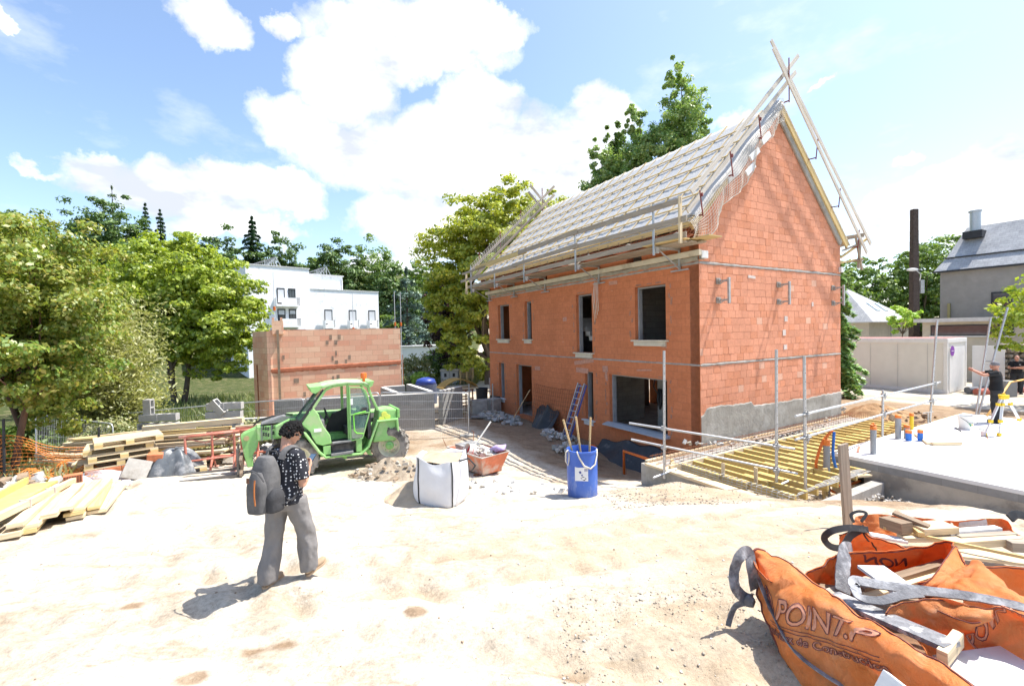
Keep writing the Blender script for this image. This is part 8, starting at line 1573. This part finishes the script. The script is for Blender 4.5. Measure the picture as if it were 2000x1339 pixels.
    oval(mb, [((pv.x, pv.y-.005, pv.z-.13), .155, .125, 0), ((pv.x, pv.y-.012, pv.z-.04), .170, .142, 0), ((pv.x, pv.y, pv.z+.06), .162, .130, 0), ((pv.x, pv.y, pv.z+.12), .158, .120, 0)])
    sd_ = 3.0
    for s, k in ((-1, 'l'), (1, 'r')):
        hp, kn, an = (V3(*P[k+'_'+j]) for j in ('hip', 'kn', 'an')); a_ = [hp+V3(0, 0, .03), hp.lerp(kn, .45), kn, kn.lerp(an, .55), an+V3(0, 0, P.get('hem_z', -.015))]; rr = [.108, .100, P.get('knee_r', .098), (hw+.092)/2, hw]
        def fn(u, v):
            c = spl(a_, v); r = rr[0]+(rr[-1]-rr[0])*v if False else float(np.interp(v, [0, .28, .52, .78, 1], rr)); a = u*6.2832
            f = 1+.20*mnoise.noise(V3(math.cos(a)*2.2+s*3, math.sin(a)*2.2, v*6.5))+.10*mnoise.noise(V3(math.cos(a)*4+s*3, math.sin(a)*4, v*15))+.07*math.sin(a*4+v*7+s)*v
            return c+V3(r*f*math.cos(a), r*f*math.sin(a)*1.06, 0)
        b = len(mb.v); mb.grid(fn, 26, 30, closed_u=True)
        mb.f.append(tuple(b+i for i in range(25, -1, -1))); mb.f.append(tuple(b+30*26+i for i in range(26))); mb.m += [0, 0]; mb.uv += [None, None]
    remesh(mb.build('trousers', M['trousers'], o), .013, 3)
    # shoes with soles
    for s, k in ((-1, 'l'), (1, 'r')):
        an, toe = V3(*P[k+'_an']), V3(*P[k+'_toe']); h = V3(*P[k+'_heel']); f = (toe-h); L = f.length; f.normalize(); rt = f.cross(V3(0, 0, 1)).normalized(); up = rt.cross(f)
        R = Matrix((rt, f, up)).transposed(); mb = MB(); n = 22
        out = [(.0, 0), (.030, .01), (.037, .06), (.036, .12), (.045, .18), (.044, .22), (.03, .262), (0, .272)]; out = out + [(-x, y) for x, y in out[-2:0:-1]]
        mb.prism([(x, y*L/.27) for x, y in out], lambda u, v, w: h+R@V3(u, v, w-.012), .022); sl_ = mb.build('sole', M['sole'], None); mb = MB()
        ellip(mb, h+R@V3(0, .19*L/.27, .028), (.042, .082, .036), R); ellip(mb, h+R@V3(0, .07*L/.27, .042), (.036, .070, .052), R); mb.tube([h+R@V3(0, .06, .05), an], [.042, .045], 12); sh_ = remesh(mb.build('shoe', M['shoe'], o), .008, 3); sl_.parent = sh_
    return o, hd, Rh
def dots_shirt():
    m = bpy.data.materials.new('dotted_shirt'); t = NT(m); v = t.coord('Object'); vo = t.new('ShaderNodeTexVoronoi'); vo.inputs['Scale'].default_value = 30; vo.inputs['Randomness'].default_value = .4; t.link(v, vo.inputs['Vector'])
    cc = t.mix(t.ramp(vo.outputs['Distance'], [(.24, 1.0), (.28, 0.0)]), (.012, .013, .02), (.72, .72, .72)); t.set(Base_Color=cc, Roughness=.85); t.bump(t.noise(v, 12, 5), .3, .012); return m
SKIN1 = skinmat('skin_tan', (.50, .27, .18)); SKIN2 = skinmat('skin_reddish', (.46, .23, .16))
GREYTR = mat('grey_trouser_cloth', (.20, .19, .185), .9, .12, 5, .5, bscale=9); DARKTR = mat('dark_work_trousers', (.03, .032, .036), .9, .3, 5, .25); BLACKTEE = mat('black_tee', (.014, .015, .017), .9, .25, 6, .25)
SHOEB = mat('tan_shoe', (.36, .26, .17), .8, .15, 8, .15); SOLEB = mat('tan_sole', (.42, .30, .20), .8, .15, 8, .1); SHOED = mat('dark_shoe', (.04, .038, .036), .8, .2)
pl = V3(-2.315, 4.45, 0); pz_ = gz(pl.x, pl.y); hdg = RAD(72)
P1 = dict(head=(.0, .105, 1.545), neck=(0, .02, 1.405), tilt=.62, turn=-.42, pelvis=(0, -.01, .93), l_sh=(-.165, .01, 1.345), r_sh=(.165, .015, 1.345), l_el=(-.215, -.01, 1.05), r_el=(.225, .005, 1.045), l_wr=(-.06, .225, 1.10), r_wr=(.085, .235, 1.14), l_hd=(.5, .6, .3), r_hd=(-.45, .7, .45), l_pn=(.5, .2, .9), r_pn=(-.6, .0, .8), curl=1.15,
 l_hip=(-.092, -.02, .88), r_hip=(.092, .02, .88), l_kn=(-.125, -.05, .48), r_kn=(.125, .13, .49), l_an=(-.135, -.135, .085), r_an=(.115, .165, .105), l_heel=(-.135, -.19, .018), l_toe=(-.155, .075, .016), r_heel=(.115, .12, .022), r_toe=(.165, .36, .085), hem=.092, knee_r=.088, sleeve=.80, hem_z=-.03, shirt_bottom=-.07)
walker, hd, Rh = make_person('person with dark curly hair, dotted shirt and wide grey trousers looking down at a phone', (pl.x, pl.y, pz_), hdg, P1, dict(skin=SKIN1, shirt=dots_shirt(), trousers=GREYTR, shoe=SHOEB, sole=SOLEB))
mb = MB(); Rc = random.Random(6)
for i in range(800):
    d = V3(Rc.gauss(0, 1), Rc.gauss(0, 1), Rc.gauss(.35, 1)).normalized()
    if (d.y > .35 and d.z < .30) or d.z < -.50 or (d.y > .05 and d.z < -.12): continue
    r = 1.06+.10*Rc.random(); c = hd+Rh@V3(d.x*.078*r, d.y*.098*r-.006, d.z*.112*r+.006); mb.blob((c.x, c.y, c.z), Rc.uniform(.008, .017), i*.37, .45, 1)
mb.build('hair', mat('black_curls', (.010, .009, .009), .75, .3, 20, .3, spec=.2), walker)
mb = MB()
for s in (-1, 1): mb.tube([hd+Rh@V3(.031*s+.023*math.cos(a*.5236), .096, .006+.018*math.sin(a*.5236)) for a in range(12)], .0022, 5, closed=True); mb.tube([hd+Rh@V3(.055*s, .094, .010), hd+Rh@V3(.081*s, .005, .012)], .0022, 5)
mb.tube([hd+Rh@V3(-.009, .098, .008), hd+Rh@V3(.009, .098, .008)], .0022, 5); mb.build('glasses', BLK, walker)
mb = MB(); mb.box((0, 0, 0), (.075, .15, .010)); ph = mb.build('phone', mat('phone_dark', (.02, .022, .03), .25, .1, 4, 0), None, bevel=.004); walker.scale = (.965, .965, .965); Mw = Matrix.Translation(walker.location) @ Matrix.Rotation(hdg-math.pi/2, 4, 'Z') @ Matrix.Scale(.965, 4)
ph.matrix_world = Mw @ Matrix.Translation((.03, .335, 1.205)) @ Matrix.Rotation(.75, 4, 'X'); tag(ph, 'dark phone held up by the walking person', 'phone')
MB().box((0, .004, .0056), (.066, .125, .001)).build('screen', mat('phone_screen', (.10, .16, .24), .12, .1, 3, 0), ph)
# backpack
bk_ = thing('backpack', 'large dark grey backpack with orange zip worn by the walking person', 'backpack'); bk_.matrix_world = Mw @ Matrix.Translation((-.02, -.225, 1.12)) @ Matrix.Rotation(-.04, 4, 'X'); PACK = mat('pack_grey', (.115, .112, .112), .85, .25, 9, .5, bscale=12); PACKD = mat('pack_dark', (.045, .045, .048), .8, .2, 9, .3); ORZ = mat('orange_zip', (.45, .15, .04), .6, .1)
def packp(u, v, W=.132, D=.10, H=.54):
    a = u*6.2832; e = 2.8; ca, sa = math.cos(a), math.sin(a); r = 1/((abs(ca)**e+abs(sa)**e)**(1/e)); z = v
    w_ = W*(1-.42*max(0, (z-.55)/.45)**2.2)*(.90+.10*min(1, z*5)); d_ = D*(1-.5*max(0, (z-.6)/.4)**2)*(1.0+.10*math.sin(z*3.1)); nz = 1+.04*mnoise.noise(V3(ca*2, sa*2, z*4))
    return V3(w_*r*ca*nz, d_*r*sa*nz, (z-.5)*H)
mb = MB(); mb.grid(packp, 48, 30, closed_u=True); b = len(mb.v); mb.f.append(tuple(range(47, -1, -1))); mb.f.append(tuple(30*48+i for i in range(48))); mb.m += [0, 0]; mb.uv += [None, None]; remesh(mb.build('main_bag', PACK, bk_), .010, 6)
mb = MB(); mb.grid(lambda u, v: (lambda q: V3(q.x*.80, -.085+q.y*.72, q.z*.74-.065))(packp(u, v)), 40, 24, closed_u=True); mb.f.append(tuple(range(39, -1, -1))); mb.f.append(tuple(24*40+i for i in range(40))); mb.m += [0, 0]; mb.uv += [None, None]; remesh(mb.build('front_pocket', PACK, bk_), .010, 5)
mb = MB(); mb.grid(lambda u, v: (lambda q: V3(.12+q.x*.5, .0+q.y*.85, q.z*.42-.15))(packp(u, v)), 30, 16, closed_u=True); mb.f.append(tuple(range(29, -1, -1))); mb.f.append(tuple(16*30+i for i in range(30))); mb.m += [0, 0]; mb.uv += [None, None]; remesh(mb.build('side_pocket', PACKD, bk_), .010, 4)
mb = MB(); ribbon(mb, [(.05, -.172, .08), (.055, -.182, .0), (.06, -.185, -.08), (.065, -.18, -.16)], .014, (0, -1, 0), .006); mb.build('zip', ORZ, bk_); mb = MB(); ribbon(mb, [(-.13, -.15, .10), (-.05, -.165, .16), (.06, -.16, .15), (.12, -.13, .06)], .012, (0, -.3, .9), .006); mb.build('zip', PACKD, bk_); MB().box((-.03, -.178, .07), (.03, .006, .05)).build('badge', mat('brown_badge', (.14, .065, .04), .7, .1), bk_)
for s in (-1, 1):
    mb = MB(); ribbon(mb, [(.095*s, .10, .22), (.105*s, .14, .30), (.115*s, .23, .325), (.125*s, .33, .27), (.14*s, .385, .14), (.15*s, .37, .0), (.17*s, .26, -.12), (.175*s, .12, -.19)], .058, (s*.3, 0, 1), .014); mb.build('shoulder_strap', PACK, bk_, smooth=True, autosmooth=40)
mb = MB(); mb.tube([(-.05, .10, .25), (-.04, .09, .30), (.04, .09, .30), (.05, .10, .25)], .010, 6); mb.build('grab_handle', PACKD, bk_, smooth=True); mb = MB(); ribbon(mb, [(.17, .0, -.20), (.22, .14, -.16), (.20, .22, -.02)], .016, (0, 0, 1), .005); mb.build('side_strap', PACKD, bk_)
# worker on the slab, arms raised to the post
w1 = HW(8.18, -3.61, .842); P2 = dict(head=(0, .03, 1.64), neck=(0, .0, 1.50), tilt=.05, turn=.15, pelvis=(0, 0, .98), l_sh=(-.18, .02, 1.44), r_sh=(.18, .03, 1.44), l_el=(-.30, .28, 1.38), r_el=(.24, .30, 1.40), l_wr=(-.16, .48, 1.50), r_wr=(.02, .50, 1.52), l_pn=(1, 0, 0), r_pn=(-1, 0, 0), l_hip=(-.095, 0, .92), r_hip=(.095, 0, .92), l_kn=(-.11, .03, .50), r_kn=(.11, .01, .50), l_an=(-.12, -.02, .09), r_an=(.12, -.04, .09), l_heel=(-.12, -.08, .016), l_toe=(-.14, .19, .016), r_heel=(.12, -.10, .016), r_toe=(.15, .17, .016), hem=.082, knee_r=.088, shirt_bottom=-.05, sleeve=.62)
wk, hd2, Rh2 = make_person('worker in grey cap and black T-shirt with arms raised at the tilted post', w1, RAD(138), P2, dict(skin=SKIN2, shirt=BLACKTEE, trousers=DARKTR, shoe=SHOED, sole=SHOED))
mb = MB(); ellip(mb, hd2+Rh2@V3(0, -.004, .042), (.082, .102, .082), Rh2); mb.box(hd2+Rh2@V3(0, .125, .045), (.13, .09, .012), Rh2); remesh(mb.build('cap', mat('grey_cap', (.17, .17, .18), .9, .15), wk), .008, 3)
MB().box((-.055, -.141, 1.33), (.035, .006, .075)).build('flag_patch', mat('patch_white', (.7, .72, .7), .7, .03), wk); MB().box((-.01, -.143, 1.33), (.06, .006, .075)).build('flag_patch', ORP, wk); MB().box((.06, -.142, 1.315), (.075, .006, .018)).build('flag_patch', MATS['patch_white'], wk)
# second worker standing further back
w2_ = V3(22.6, 19.9, gz(22.6, 19.9)); P3 = dict(head=(0, .03, 1.62), neck=(0, .0, 1.48), tilt=.1, turn=.0, pelvis=(0, 0, .97), l_sh=(-.18, .02, 1.42), r_sh=(.18, .02, 1.42), l_el=(-.27, .06, 1.16), r_el=(.27, .06, 1.16), l_wr=(.04, .20, 1.18), r_wr=(-.05, .22, 1.22), l_pn=(0, -1, 0), r_pn=(0, -1, 0), l_hip=(-.095, 0, .92), r_hip=(.095, 0, .92), l_kn=(-.11, .03, .50), r_kn=(.11, .01, .50), l_an=(-.11, -.02, .09), r_an=(.13, -.04, .09), l_heel=(-.11, -.08, .016), l_toe=(-.14, .18, .016), r_heel=(.13, -.10, .016), r_toe=(.17, .16, .016), hem=.082, knee_r=.088, shirt_bottom=-.05, sleeve=.62)
wk2, hd3, Rh3 = make_person('bald worker in black T-shirt standing with folded arms before the stone wall', w2_, RAD(-128), P3, dict(skin=SKIN2, shirt=BLACKTEE, trousers=DARKTR, shoe=SHOED, sole=SHOED))
MB().box((-.07, .139, 1.33), (.05, .006, .02)).build('chest_print', MATS['patch_white'], wk2)
EXPO = 1.1
scene.view_settings.view_transform = 'Standard'; scene.view_settings.look = 'None'; scene.view_settings.exposure = EXPO; scene.view_settings.gamma = 1.0
scene.cycles.use_adaptive_sampling = True; scene.cycles.adaptive_threshold = .02; scene.cycles.use_denoising = True
scene.cycles.max_bounces = 6; scene.cycles.diffuse_bounces = 4; scene.cycles.transparent_max_bounces = 12
